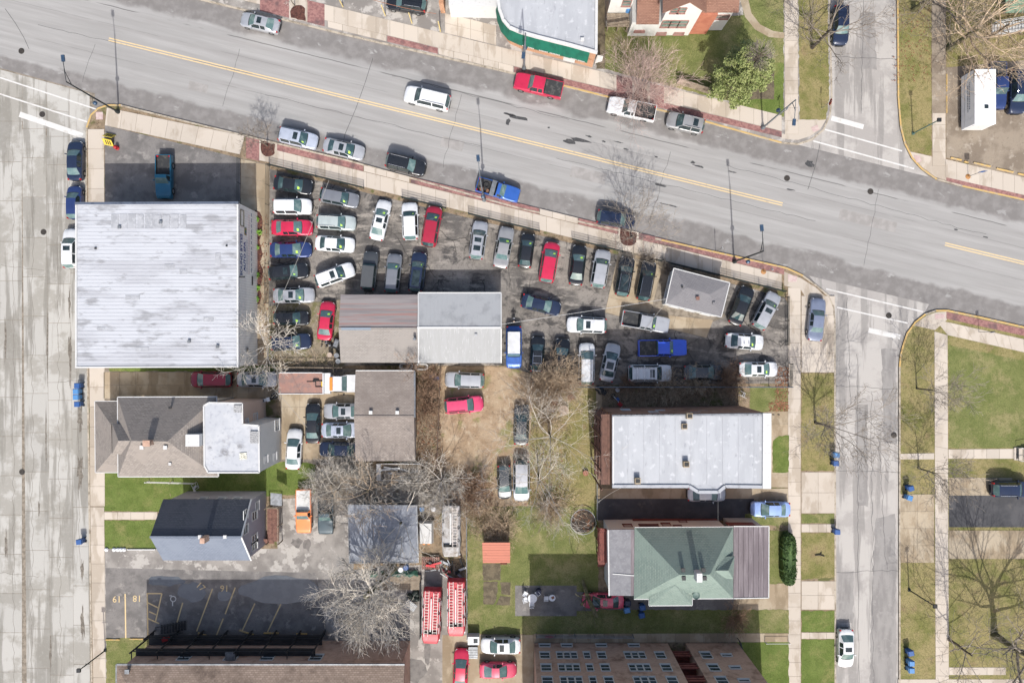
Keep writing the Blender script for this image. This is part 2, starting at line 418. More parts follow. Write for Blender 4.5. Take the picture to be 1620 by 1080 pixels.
def slabs(parent, quad, nu, nv, m, z=0.138, h=0.018, gap=0.035, name='slab', skip=()):
    A, B, Cc, D = [P(*q) for q in quad]
    cells = {}
    for i in range(nu):
        for j in range(nv):
            if (i, j) in skip: continue
            def at(u, v): return (A * (1 - u) * (1 - v) + B * u * (1 - v) + Cc * u * v + D * (1 - u) * v)
            cs = [at(i / nu, j / nv), at((i + 1) / nu, j / nv), at((i + 1) / nu, (j + 1) / nv), at(i / nu, (j + 1) / nv)]
            ce = sum(cs, Vector()) / 4
            key = tuple(round(x, 2) for c in cs for x in (c - ce)[:2])
            if key not in cells:
                q = [(c - ce) for c in cs]; g = []
                for c in q:
                    d = c.length; g.append(c * max(0.3, (d - gap * 0.7) / d))
                cells[key] = MB().prism(g, 0, h).mesh(name)
            mkobj(name, cells[key], m, parent, loc=(ce.x, ce.y, z))
# side streets (concrete) lie on the road sheet
ls = structure('left_street', MB().sheet([P(*q) for q in [(-480, -10), (0, 108), (150, 148), (150, 166), (140, 182), (136, 200), (136, 240), (138, 560), (141, 800), (144, 1000), (148, 1290), (-480, 1290)]], 0.004), M_joint)
xs = [-120, -75, -40, 0, 35, 73, 110, 135.5]
for i in range(len(xs) - 1):
    y0 = [195, 250, 312, 376, 438, 500, 562, 622, 684, 746, 808, 870, 932, 994, 1056, 1118]
    for j in range(len(y0) - 1):
        sh = (0, 14, -9, 6, 0, 11, -6)[i]
        dx = lambda y: (y - 240) * 0.0085 if xs[i] > 0 else 0
        a, c = y0[j] + sh, y0[j + 1] + sh
        if j == 0: a = {3: 192, 4: 204, 5: 216, 6: 226}.get(i, 170 + 4 * i)
        slabs(ls, [(xs[i] + dx(a), a), (xs[i + 1] + dx(a), a), (xs[i + 1] + dx(c), c), (xs[i] + dx(c), c)], 1, 1, M_lconc, z=0.004, h=0.010, gap=0.04)
for i, (a, c) in enumerate([(-40, 0), (0, 36), (36, 74), (74, 110), (110, 142)]):
    ya, yc = 108 + a * 0.267, 108 + c * 0.267
    ba = bc = (178, 192, 204, 216, 226)[i]
    slabs(ls, [(a, ya + 2), (c, yc + 2), (c, bc), (a, ba)], 1, 2 if i < 4 else 1, M_lconc, z=0.004, h=0.010, gap=0.04)
structure('right_street', MB().sheet([P(*q) for q in [(1280, 436), (1320, 446), (1470, 481), (1461, 498), (1446, 510), (1433, 528), (1426, 546), (1422, 570), (1421, 1290), (1322, 1290), (1321, 506), (1318, 484), (1310, 466), (1292, 451)]], 0.004), M_rconc)
structure('upper_right_street', MB().sheet([P(*q) for q in [(1240, 222), (1262, 229), (1470, 280), (1455, 267), (1440, 250), (1429, 227), (1422, 200), (1418, 150), (1417, -250), (1310, -250), (1313, 150), (1310, 182), (1300, 205), (1283, 220), (1262, 227)]], 0.004), M_rconc)

# sidewalks
SK = lambda x: 184 + (x - 270) * 0.2454
NK = lambda x: (x - 324) * 0.2424
def walk(name, quad, nu, nv, m=None, lvl=2):
    st = lay(name, quad, M_joint, lvl)
    slabs(st, quad, nu, nv, m or M_slab, z=0.13 + 0.004 * lvl)
    return st
walk('south_sidewalk', [(427, SK(427) + 13), (1236, SK(1236) + 13), (1236, SK(1236) + 37), (427, SK(427) + 37)], 37, 1)
walk('south_sidewalk_edge', [(576, SK(576) + 3), (648, SK(648) + 3), (648, SK(648) + 12.5), (576, SK(576) + 12.5)], 4, 1)
walk('south_sidewalk_edge', [(854, SK(854) + 3), (914, SK(914) + 3), (914, SK(914) + 12.5), (854, SK(854) + 12.5)], 3, 1)
walk('corner_apron', [(170, SK(200) + 4), (388, SK(388) + 3), (380, SK(380) + 34), (167, 199)], 9, 1)
walk('north_sidewalk', [(330, NK(330) - 38), (1236, NK(1236) - 38), (1236, NK(1236) - 13), (330, NK(330) - 13)], 41, 1)
walk('north_sidewalk_edge', [(519, NK(519) - 13), (612, NK(612) - 13), (612, NK(612) - 3), (519, NK(519) - 3)], 4, 1)
walk('north_sidewalk_edge', [(694, NK(694) - 13), (812, NK(812) - 13), (812, NK(812) - 3), (694, NK(694) - 3)], 5, 1)
walk('shop_forecourt', [(704, 22), (785, 42), (785, NK(785) - 39), (704, NK(704) - 39)], 4, 2)
def bricks(f, a, b, o0, o1, lvl=5):
    lay('brick_strip', [(a, f(a) + o0), (b, f(b) + o0), (b, f(b) + o1), (a, f(a) + o1)], M_brickpave, lvl)
for a, b in ((462, 575), (650, 740), (740, 853), (915, 953), (1036, 1240)): bricks(SK, a, b, 3, 12.5, 2)
for a, b in ((390, 412), (438, 462), (953, 978), (1010, 1036)): bricks(SK, a, b, 3, 37, 6)
for a, b in ((613, 693), (813, 985), (1035, 1236)): bricks(NK, a, b, -12.5, -3, 2)
for a, b in ((412, 458), (486, 514), (975, 1000), (1028, 1050)): bricks(NK, a, b, -38, -3, 6)
def pit(f, x0, x1, sgn):
    e = [(x0, f(x0) + sgn * 4), (x1, f(x1) + sgn * 4), (x1 - 1, f(x1) + sgn * 14)]
    xm, r = (x0 + x1) / 2, (x1 - x0) / 2
    for k in range(1, 8): e.append((xm + r * cos(pi * k / 8), f(xm) + sgn * (18 + r * 0.75 * sin(pi * k / 8))))
    e.append((x0 - 1, f(x0) + sgn * 14))
    lay('tree_pit', e, M_mulch, 8)
    lay('tree_pit_rim', [(x0 - 3, f(x0) + sgn * 3), (x1 + 3, f(x1) + sgn * 3), (x1 + 3, f(x1) + sgn * 35), (x0 - 3, f(x0) + sgn * 35)], M_slab, 7)
pit(SK, 414, 436, 1); pit(NK, 461, 484, -1); pit(SK, 981, 1007, 1); pit(NK, 1003, 1025, -1)
walk('left_sidewalk', [(140, 205), (166, 205), (167, 800), (144, 800)], 1, 19)
walk('left_sidewalk', [(144, 801), (166, 801), (169, 1100), (149, 1100)], 1, 10)
walk('right_sidewalk', [(1246, 455), (1266, 455), (1266, 1090), (1246, 1090)], 1, 29)
walk('upper_sidewalk', [(1240, -40), (1261, -40), (1262, 213), (1241, 213)], 1, 12)
walk('far_right_sidewalk', [(1473, -40), (1494, -40), (1495, 263), (1474, 263)], 1, 14)
walk('far_right_lower_sidewalk', [(1477, 524), (1498, 530), (1500, 1090), (1479, 1090)], 1, 25)
walk('lower_right_road_sidewalk', [(1478, 505), (1640, 541), (1640, 562), (1498, 530)], 7, 1)
lay('brick_strip', [(1496, 493), (1640, 525), (1640, 536), (1496, 504)], M_brickpave, 3)
walk('upper_right_road_sidewalk', [(1494, 252), (1640, 286), (1640, 314), (1494, 281)], 8, 1)
lay('brick_strip', [(1496, 281), (1640, 314), (1640, 320.5), (1496, 289)], M_brickpave, 5)
# corner ramps
lay('corner_ramp', [(1240, 430), (1266, 440), (1290, 455), (1308, 472), (1315, 490), (1280, 480), (1266, 458), (1240, 452)], M_slab, 1)
lay('corner_ramp', [(1236, 213), (1262, 213), (1262, 190), (1306, 190), (1297, 205), (1281, 216), (1262, 222), (1236, 220)], M_slab, 1)
lay('corner_ramp', [(1436, 240), (1472, 248), (1496, 262), (1496, 286), (1480, 281), (1458, 265), (1443, 249)], M_slab, 1)
lay('corner_ramp', [(1450, 510), (1465, 499), (1480, 494), (1497, 493), (1497, 506), (1478, 522), (1445, 515)], M_slab, 1)
M_pink = LM('ramp_pink', C(214, 186, 182), [(C(228, 208, 200), 3, .4, .6)])
for q in ([(153, 178), (164, 178), (164, 190), (153, 190)], [(1246, 434), (1260, 437), (1260, 446), (1246, 446)], [(1282, 203), (1292, 198), (1296, 206), (1286, 210)], [(1444, 246), (1454, 247), (1457, 256), (1449, 258)], [(1478, 497), (1494, 496), (1494, 503), (1478, 505)]):
    lay('ramp_mat', q, M_pink, 7)

# middle block surfaces
lay('car_lot', [(428, 268), (900, 384), (1240, 470), (1246, 480), (1246, 606), (900, 609), (844, 592), (800, 578), (536, 578), (424, 568)], M_lot)
lay('lot_weeds', [(424, 484), (545, 474), (545, 580), (424, 580)], M_weedy, 2)
pad = lay('office_pad', [(979, 396), (1075, 420), (1148, 500), (1126, 510), (1118, 535), (956, 495)], M_joint, 3)
slabs(pad, [(979, 397), (1030, 410), (1008, 507), (957, 494)], 2, 4, M_slab2, z=0.142)
slabs(pad, [(1010, 494), (1128, 506), (1117, 534), (1008, 508)], 4, 1, M_slab2, z=0.142)
slabs(pad, [(1032, 411), (1050, 415), (1028, 496), (1011, 492)], 1, 3, M_slab2, z=0.142)
lay('forecourt', [(167, 199), (381, 251), (381, 345), (167, 345)], M_asph, 2)
pt = lay('alley_path', [(382, 251), (428, 262), (426, 590), (382, 590)], M_joint, 2)
slabs(pt, [(382, 252), (406, 257), (406, 337), (382, 337)], 1, 3, M_slab2, z=0.138)
slabs(pt, [(406, 258), (427, 262), (425, 588), (406, 588)], 1, 12, M_slab2, z=0.138)
lay('mulch_bed', [(404, 332), (412, 336), (416, 350), (415, 366), (411, 380), (414, 392), (417, 402), (412, 415), (417, 430), (415, 446), (411, 455), (415, 468), (412, 480), (404, 484)], M_mulch, 8)
dr = lay('side_drive', [(163, 583), (562, 583), (562, 735), (445, 735), (445, 632), (163, 632)], M_joint, 1)
slabs(dr, [(165, 588), (445, 588), (445, 630), (165, 630)], 11, 2, M_slab2)
slabs(dr, [(446, 588), (562, 588), (562, 726), (446, 726)], 4, 5, M_slab2)
lay('grass_strip', rect(174, 578, 440, 587), M_grassC, 6)
lay('lawn', [(164, 745), (270, 745), (270, 808), (164, 808)], M_grassC)
lay('lawn', [(270, 745), (470, 728), (500, 735), (500, 780), (270, 792)], M_grassC)
walk('house_path', [(166, 809), (250, 809), (250, 821), (166, 821)], 4, 1)
lay('lawn', [(166, 822), (270, 822), (270, 867), (167, 867)], M_grassC)
lay('side_lot', [(167, 867), (440, 867), (430, 790), (560, 780), (560, 900), (700, 890), (745, 1005), (842, 1003), (845, 1290), (169, 1290)], M_asphlt)
lay('parking_bays', [(168, 897), (500, 905), (520, 1010), (169, 1010)], M_asph, 2)
lay('lawn', rect(169, 1008, 245, 1100), M_grassA, 3)
lay('dirt_yard', [(698, 580), (800, 580), (845, 592), (850, 650), (838, 800), (770, 810), (700, 760), (696, 650)], M_dirt, 2)
lay('lawn', [(845, 606), (946, 612), (946, 800), (836, 800), (838, 700)], M_grassB, 2)
lay('lawn', [(740, 800), (946, 800), (946, 1002), (738, 1002)], M_grassA, 3)
lay('yard_path', rect(943, 612, 952, 758), M_slab2, 5)
lay('shaded_yard', [(952, 610), (1188, 610), (1188, 655), (952, 655)], M_litter, 3)
lay('lawn', [(1186, 612), (1246, 612), (1246, 650), (1186, 652)], M_grassA, 4)
lay('side_yard', rect(946, 655, 972, 800), M_soil, 3)
lay('flat_walk', rect(946, 772, 1246, 790), M_slab2, 3)
walk('flat_front_walk', [(1214, 650), (1246, 650), (1246, 770), (1214, 770)], 1, 6, M_slab2, 3)
lay('lawn', [(1222, 697), (1232, 689), (1247, 688), (1247, 746), (1221, 747)], M_grassC, 9)
lay('shared_drive', rect(944, 788, 1192, 822), M_asphdk, 5)
lay('shared_drive_apron', rect(1190, 788, 1247, 822), M_slab2, 4)
lay('lawn', [(1178, 812), (1246, 812), (1246, 830), (1178, 830)], M_grassA, 7)
lay('lawn', rect(1210, 838, 1247, 922), M_grassA, 6)
lay('front_patio', rect(1160, 922, 1247, 965), M_slab2, 4)
lay('patio_asphalt', rect(815, 925, 912, 973), M_asph, 6)
lay('house_drive', rect(912, 935, 1160, 965), M_asph, 6)
lay('lawn', rect(946, 963, 1247, 1001), M_grassA, 7)
walk('block_walk', [(845, 1001), (1246, 1000), (1246, 1014), (845, 1015)], 18, 1, M_slab2, 8)
lay('lawn', rect(1165, 1014, 1247, 1100), M_grassC, 8)
for q, m in ((rect(1267, 590, 1320, 744), M_grassB), (rect(1267, 812, 1320, 827), M_grassA), (rect(1267, 842, 1320, 916), M_grassB), (rect(1267, 965, 1320, 998), M_grassC), (rect(1267, 1010, 1320, 1100), M_grassC)):
    lay('lawn', [(a + (0 if k in (0, 3) else 0), b + ((-4 if q[0][1] in (842,) else 0) if k == 2 else 0)) for k, (a, b) in enumerate(q)], m, 2)
for y0, y1, nv in ((468, 589, 4), (746, 811, 2), (828, 841, 1), (918, 963, 2), (999, 1009, 1)):
    walk('parkway_apron', [(1267, y0), (1320, y0), (1320, y1), (1267, y1)], 2 if nv > 1 else 4, nv, None, 1)
for q in (rect(764, 890, 792, 917), [(765, 919), (788, 919), (786, 945), (780, 955), (765, 954)], [(791, 920), (808, 920), (807, 940), (793, 938)], [(792, 941), (808, 943), (807, 956), (784, 956)]):
    lay('garden_bed', q, M_soil, 6)
lay('car_park_corner', rect(700, 1003, 844, 1100), M_slab2, 4)
# top blocks
lay('lawn', [(946, 45), (1239, 20), (1239, 180), (1150, 160), (1070, 140), (948, 108)], M_grassA, 1)
lay('lawn', [(1239, -20), (1239, 60), (1175, 60), (1175, -20)], M_grassA, 2)
lay('lawn', [(1160, 165), (1239, 186), (1239, 100), (1225, 100)], M_grassC, 3)
lay('garden_path', [(1170, 0), (1183, 0), (1188, 22), (1202, 40), (1222, 50), (1240, 53), (1240, 62), (1216, 60), (1194, 48), (1178, 28)], M_slab2, 4)
lay('planting_bed', [(1190, 112), (1224, 112), (1224, 158), (1184, 158)], M_soil, 5)
lay('side_passage', rect(943, -20, 957, 110), M_soil, 6)
lay('lawn', [(1262, -40), (1308, -40), (1311, 150), (1306, 190), (1264, 190)], M_grassB, 2)
lay('vacant_forecourt', [(330, -40), (706, -40), (706, NK(706) - 39), (330, NK(330) - 39)], M_asphlt, 1)
lay('lawn', [(1420, -40), (1472, -40), (1473, 247), (1440, 240), (1428, 215), (1421, 180)], M_grassB, 2)
lay('gravel_lot', [(1496, 108), (1680, 90), (1680, 300), (1496, 250)], M_brownlot, 2)
lay('yard', [(1496, -60), (1680, -60), (1680, 95), (1496, 108)], M_grassB, 1)
lay('asphalt_walk', rect(1473, -40, 1495, 180), M_brownlot, 7)
# bottom right block
walk('house_path', [(1499, 710), (1620, 709), (1620, 725), (1499, 725)], 6, 1, None, 3)
walk('house_path', [(1423, 717), (1477, 716), (1477, 726), (1423, 726)], 3, 1, None, 3)
lay('drive_asphalt', rect(1500, 783, 1680, 833), M_asphdk, 3)
lay('drive_gravel', rect(1500, 755, 1600, 784), M_slab2, 2)
walk('drive_apron', [(1423, 781), (1477, 781), (1477, 889), (1423, 889)], 2, 4, M_slab2, 2)
walk('neighbour_drive', [(1500, 838), (1640, 838), (1640, 883), (1500, 883)], 3, 1, M_slab2, 2)
walk('house_path', [(1500, 1054), (1590, 1054), (1590, 1066), (1500, 1066)], 3, 1, None, 3)
lay('house_path_edge', rect(1420, 1073, 1640, 1100), M_slab, 3)
lay('lawn', [(1500, 545), (1640, 575), (1640, 708), (1500, 708)], M_grassA, 1)

# markings
def mark(pts, m, z=0.010, name='road_marking'):
    o = mkobj(name, MB().sheet([P(*q) for q in pts], z).mesh(name), m, main_road); return o
def line(a, b, wpx, m, z=0.010, name='road_marking', lot=None):
    A, B = Vector(a), Vector(b); d = (B - A).normalized(); n = Vector((-d.y, d.x)) * wpx / 2
    return mark([A + n, B + n, B - n, A - n], m, z, name)
for a, b in (((172, 62.3), (1238, 323.2)), ((1495, 386), (1690, 433))):
    d = Vector((0.236, -0.971)) * 1.9
    for s_ in (-1, 1):
        line(Vector(a) + d * s_, Vector(b) + d * s_, 1.7, M_yline, 0.006, 'yellow_line')
for a, b, wp in (((0, 123), (152, 173), 2.2), ((-3, 148), (138, 193), 2.2), ((31, 181), (131, 215), 8.5), ((1307, 457), (1460, 493), 2.2), ((1324, 486), (1436, 511), 2.2), ((1374, 522), (1424, 533), 8), ((1315, 187), (1366, 201), 8), ((1305, 205), (1427, 239), 2.4), ((1286, 223), (1446, 267), 2.4)):
    line(a, b, wp, M_white, 0.018, 'crossing_line')
rg = random.Random(3)
def blob(cx, cy, rx, ry, n=14, rot=0.0, j=0.35):
    out = []
    for k in range(n):
        t = 2 * pi * k / n; r = 1 + rg.uniform(-j, j)
        x, y = rx * r * cos(t), ry * r * sin(t)
        out.append((cx + x * cos(rot) - y * sin(rot), cy + x * sin(rot) + y * cos(rot)))
    return out
for cx, cy, rx, ry in ((818, 186, 20, 2.6), (806, 181, 9, 1.6), (804, 193, 3, 5), (918, 222, 15, 3.2), (901, 224, 9, 3), (932, 216, 5, 1.4), (955, 224, 3, 1.2), (978, 225, 8, .9), (990, 236, 4, 1), (1105, 263, 11, 1.4), (1096, 257, 4, 2), (1158, 272, 7, 1.2), (868, 202, 2, 1.4), (1250, 300, 7, 1.1), (1045, 293, 12, 1.6), (1060, 325, 14, .9), (1280, 259, 8, 5), (1512, 363, 3, 1.2), (1559, 375, 4, 1.1), (1038, 248, 3, 1.1)):
    mark(blob(cx, cy, rx, ry, 12, 0.23), M_tar, 0.005, 'tar_patch')
for pts in ([(590, 92), (578, 130), (563, 172), (546, 212), (541, 235)], [(8, 14), (25, 38), (38, 60), (46, 78)], [(1298, 224), (1290, 262), (1278, 300)]):
    for a, b in zip(pts, pts[1:]): line(a, b, 0.7, M_tar, 0.0055, 'road_crack')
# patches and sealed cracks in the paving
M_patch = LM('asphalt_patch_grey', C(172, 168, 164), [(C(154, 150, 147), .8, .4, .62, (1.5, .3, 1)), (C(176, 172, 168), 2, .52, .7)], rough=.85, bump=(20, .2))
for q in ([(1394, 552), (1418, 552), (1418, 702), (1398, 700)], [(1385, 820), (1417, 812), (1418, 1090), (1376, 1090), (1378, 960)], [(1352, 640), (1372, 640), (1374, 800), (1356, 800)], [(1326, 905), (1350, 903), (1350, 985), (1327, 985)], [(1360, 20), (1384, 20), (1386, 110), (1362, 108)]):
    ql = []
    for (ax, ay), (bx, by) in zip(q, q[1:] + q[:1]):
        n = max(1, int(hypot(bx - ax, by - ay) / 6))
        for k in range(n): ql.append((ax + (bx - ax) * k / n + rg.uniform(-1.6, 1.6), ay + (by - ay) * k / n + rg.uniform(-1.2, 1.2)))
    mark(ql, M_patch, 0.0075, 'asphalt_patch')
for q in ([(700, 215), (735, 224), (731, 240), (696, 231)], [(905, 262), (960, 275), (956, 292), (901, 279)], [(300, 128), (330, 135), (327, 148), (297, 141)], [(1330, 330), (1420, 352), (1416, 368), (1326, 346)]):
    mark(q, LM('asphalt_cut', C(170, 166, 162), [(C(186, 182, 178), 1, .4, .65)], rough=.85), 0.0035, 'asphalt_patch')
def wiggle(a, b, n, amp, wd, m, z):
    A, B = Vector(a), Vector(b); d = (B - A); nn = Vector((-d.y, d.x)).normalized(); pts = [A + d * k / n + nn * rg.uniform(-amp, amp) for k in range(n + 1)]
    mb = MB(); strip(mb, [P(q.x, q.y) for q in pts], wd, 1, z - .002, z); mkobj('sealed_crack', mb.mesh('sealed_crack'), m, main_road)
for a, b, n, amp in (((60, 40), (400, 118), 34, 1.2), ((420, 150), (760, 232), 30, 1.4), ((880, 250), (1290, 350), 36, 1.3), ((1150, 262), (1560, 372), 36, 1.5), ((620, 120), (900, 190), 24, 1.3), ((380, 78), (352, 168), 9, 1.5), ((730, 150), (700, 265), 11, 1.5), ((1060, 240), (1030, 345), 10, 1.5), ((1390, 300), (1366, 420), 10, 1.6), ((150, 70), (130, 130), 7, 1.3)):
    wiggle(a, b, n, amp, .035, M_tar, .0045)
for a, b, n, amp in (((1356, 560), (1358, 1085), 46, 1.4), ((1378, 620), (1381, 1085), 42, 1.8), ((1340, 470), (1345, 640), 16, 1.5), ((1322, 744), (1421, 747), 12, 1.2), ((1323, 905), (1420, 902), 12, 1.4), ((1322, 610), (1420, 616), 12, 1.3), ((1365, 0), (1362, 180), 18, 1.5), ((1312, 90), (1418, 94), 12, 1.2), ((1390, 690), (1402, 900), 20, 2.2)):
    wiggle(a, b, n, amp, .04, M_tar, .011)
M_crk = LM('slab_crack', C(140, 132, 122), [(C(116, 108, 98), 3, .4, .6)])
for a, b, n, amp in (((20, 230), (22, 1080), 70, 2.4), ((52, 230), (50, 1080), 70, 2.6), ((90, 240), (96, 1080), 70, 2.2), ((120, 430), (126, 900), 40, 1.6), ((2, 420), (70, 428), 9, 1.6), ((74, 606), (134, 600), 8, 1.4), ((0, 905), (60, 912), 8, 1.5)):
    wiggle(a, b, n, amp, .035, M_crk, .0165)
M_dsp = LM('dark_gutter_stain', C(122, 114, 104), [(C(150, 142, 130), 2.5, .45, .6)], rough=.8)
for cx, cy, rx, ry in ((110, 480, 1.6, 26), (111, 560, 2.2, 40), (75, 545, 1.4, 60), (73, 690, 1.2, 46), (10, 860, 1.8, 24), (127, 660, 3.5, 20), (127, 745, 4, 26), (130, 900, 2.4, 16), (131, 985, 3, 30), (80, 1035, 1.6, 22), (62, 805, 1.5, 10), (9, 540, 1.5, 30)):
    mark(blob(cx, cy, rx, ry, 26, 0, .5), M_dsp, .0155, 'gutter_stain')
M_iron = LM('cast_iron', C(92, 86, 80), [(C(70, 66, 62), 8, .45, .6)], rough=.6, metal=.4)
for x, y in ((34, 81), (67, 181), (69, 367), (35, 746), (1406, 499), (1377, 303), (1414, 688), (1245, 282)):
    c = P(x, y); mkobj('manhole_cover', MB().lathe((0, 0, 0), [(0.36, 0), (0.36, .006), (.31, .008), (.3, .004), (.02, .006)], 16).mesh('manhole_cover'), M_iron, main_road, loc=(c.x, c.y, 0.015))
# bays
bay = bpy.data.objects['parking_bays']
def bline(a, b, wpx, m=None):
    o = line(a, b, wpx, m or M_yline, 0.145, 'bay_line'); o.parent = bay; return o
for a, b in (((199, 938), (200, 1008)), ((234, 937), (235, 1008)), ((234, 937.5), (257, 937.5)), ((257, 937.5), (247, 982)), ((235, 952), (251, 960)), ((237, 966), (248, 971)), ((235, 977), (253, 985)), ((290, 952), (281, 983)), ((337, 930), (312, 997)), ((373, 928), (357, 970)), ((354, 977), (343, 1004)), ((404, 953), (384, 996)), ((445, 954), (424, 998))):
    bline(a, b, 2.0)
def text_mesh(body, size, m, parent, loc, rot, name='lettering', ext=0.004, sx=1.0, bold=0.0):
    cu = bpy.data.curves.new(name, 'FONT'); cu.body = body; cu.size = size; cu.extrude = ext; cu.align_x = 'CENTER'; cu.align_y = 'CENTER'; cu.resolution_u = 2; cu.offset = bold
    t = bpy.data.objects.new(name, cu); COL.objects.link(t)
    dg = bpy.context.evaluated_depsgraph_get(); me = bpy.data.meshes.new_from_object(t.evaluated_get(dg))
    bpy.data.objects.remove(t); bpy.data.curves.remove(cu)
    me.materials.clear()
    o = mkobj(name, me, m, parent); o.location = loc; o.rotation_euler = rot; o.scale = (sx, 1, 1)
    return o
for tx, x, y, r in (('19', 186, 946, pi), ('18', 218, 945, pi), ('17', 318, 927, pi + 2.4), ('16', 356, 929, pi)):
    text_mesh(tx, 1.1, M_yline, bay, (*P(x, y)[:2], 0.148), (0, 0, r), 'bay_number', .002)
ring = MB(); ring.tube([(P(275, 946).x + .32 * cos(t * pi / 6), P(275, 946).y + .32 * sin(t * pi / 6), .147) for t in range(13)], .06, 4); ring.box((P(274, 954).x, P(274, 954).y, .147), (.12, .5, .01)); ring.box((P(271, 941).x, P(271, 941).y, .147), (.3, .1, .01))
mkobj('bay_symbol', ring.mesh('bay_symbol'), M_white, bay)
for q in (blob(445, 932, 62, 22, 22, 0.0, .12), blob(305, 935, 22, 15, 16, 0.1, .15), blob(356, 941, 11, 9, 12, 0, .15), blob(262, 918, 30, 8, 14, 0, .2)):
    mkobj('puddle', MB().sheet([P(*p) for p in q], 0.146).mesh('puddle'), M_puddle, bay)
M_stain = LM('damp_stain', C(138, 132, 127), [(C(112, 107, 103), 1.4, .4, .65)], rough=.6)
sl = bpy.data.objects['side_lot']
for iq, q in enumerate((blob(655, 1060, 18, 20, 14, 0, .2), blob(640, 978, 5, 8), blob(676, 1024, 5, 26, 14, 0, .15), blob(470, 858, 9, 7), blob(487, 862, 6, 9))):
    mkobj('damp_patch', MB().sheet([P(*p) for p in q], 0.142 + .001 * iq).mesh('damp_patch'), M_stain, sl)
# ---------------------------------------------------------------- buildings
M_wroof = LM('white_metal_roof', C(228, 231, 237, .55), [(C(212, 214, 220, .55), .35, .45, .62, (.3, 1.2, 1)), (C(184, 185, 189, .55), .6, .52, .68, (.6, 1.6, 1)), (C(178, 178, 181, .55), 1.3, .6, .74, (.5, 1.4, 1))], rough=.55)
M_wmemb = LM('white_membrane_roof', C(218, 221, 226, .52), [(C(202, 205, 210, .55), .5, .42, .62, (1.5, .3, 1)), (C(232, 234, 238, .55), 1.5, .55, .7), (C(180, 183, 188, .55), 2.5, .58, .76, (1.5, .4, 1))], rough=.6)
M_seam = LM('roof_seam_grey', C(196, 199, 205), [(C(176, 178, 184), 2, .5, .7)])
M_trim = LM('white_trim', C(236, 236, 234, .6), [(C(210, 208, 204), 3, .55, .75)], rough=.6)
M_flash = LM('blue_grey_flashing', C(118, 128, 146), [(C(98, 106, 122), 2, .45, .65)], rough=.5, metal=.3)
M_metalwall = siding('ribbed_metal_wall', C(236, 234, 228, .85), .3, 'y', .3)
M_pane = LM('window_pane', (.03, .045, .05, 1), [((.06, .08, .09, 1), .7, .4, .6)], rough=.06, spec=.8)
M_panegreen = LM('window_pane_pale', C(150, 168, 160), [(C(110, 130, 124), 1.2, .4, .6)], rough=.1, spec=.8)
M_galv = LM('galvanised_metal', C(176, 180, 184), [(C(150, 153, 156), 2, .4, .6)], rough=.45, metal=.5)
M_black = LM('black_metal', (.018, .02, .021, 1), [((.03, .03, .03, 1), 4, .4, .6)], rough=.5)
M_blue_t = LM('lettering_blue', C(40, 70, 140, .7), [], rough=.5)
M_sh_grey = shingle('shingle_warm_grey', C(160, 152, 145), C(136, 129, 123), C(148, 140, 133))
M_sh_greyr = shingle('shingle_warm_grey_turned', C(160, 152, 145), C(136, 129, 123), C(148, 140, 133), rot=pi / 2)
M_sh_slate_shade = shingle('shingle_slate_blue_shade', C(92, 96, 104), C(78, 82, 90), C(86, 89, 97))  # slate roof's north slope: its shade is put into this darker colour
M_sh_green = shingle('shingle_green', C(142, 156, 147), C(124, 141, 133), C(133, 149, 140))
M_sh_greenr = shingle('shingle_green_turned', C(142, 156, 147), C(124, 141, 133), C(133, 149, 140), rot=pi / 2)
M_sh_brown = shingle('shingle_brown', C(166, 148, 134), C(142, 125, 112), C(110, 96, 86), row=.2)
M_sh_brown2 = shingle('shingle_tan', C(160, 124, 106), C(140, 104, 90), C(150, 114, 98))
M_sh_old = shingle('shingle_weathered', C(164, 154, 146), C(146, 136, 128), C(134, 124, 117))
M_white_side = siding('white_siding', C(238, 237, 232, .72), .2)
M_purple_side = siding('lilac_grey_siding', C(186, 184, 196), .2)
M_cream_side = siding('cream_siding', C(222, 214, 204), .2)
M_peach_side = siding('peach_siding', C(226, 200, 184), .2)
M_redbrick = brickmat('brown_red_brick', C(190, 144, 120), C(168, 124, 106), C(190, 170, 154))
M_tanbrick = brickmat('tan_pink_brick', C(232, 192, 168), C(212, 172, 150), C(220, 202, 188))
M_orangebrick = brickmat('orange_brick', C(224, 168, 130), C(204, 148, 112), C(214, 190, 168))
M_redwood = LM('painted_redwood', C(150, 84, 74), [(C(122, 66, 60), 2, .45, .65)], rough=.7)
M_brownwood = LM('stained_brown_wood', C(134, 98, 84), [(C(110, 80, 70), 2, .45, .65)], rough=.75)
M_redtrim = LM('faded_red_trim', C(186, 142, 132), [(C(164, 118, 108), 2, .45, .65)], rough=.7)
M_wood = LM('weathered_planks', C(176, 160, 140), [(C(148, 132, 114), 2.5, .42, .62, (.3, 3, 1)), (C(196, 184, 166), 5, .55, .7)], rough=.85, rnd=.14)
M_deck = LM('red_brown_deck', C(154, 112, 98), [(C(128, 90, 80), 3, .45, .6)], rough=.75, rnd=.1)
M_darkdeck = LM('dark_deck_boards', C(78, 76, 76), [(C(58, 57, 58), 1.6, .42, .6, (.4, 2, 1))], rough=.8, rnd=.18)

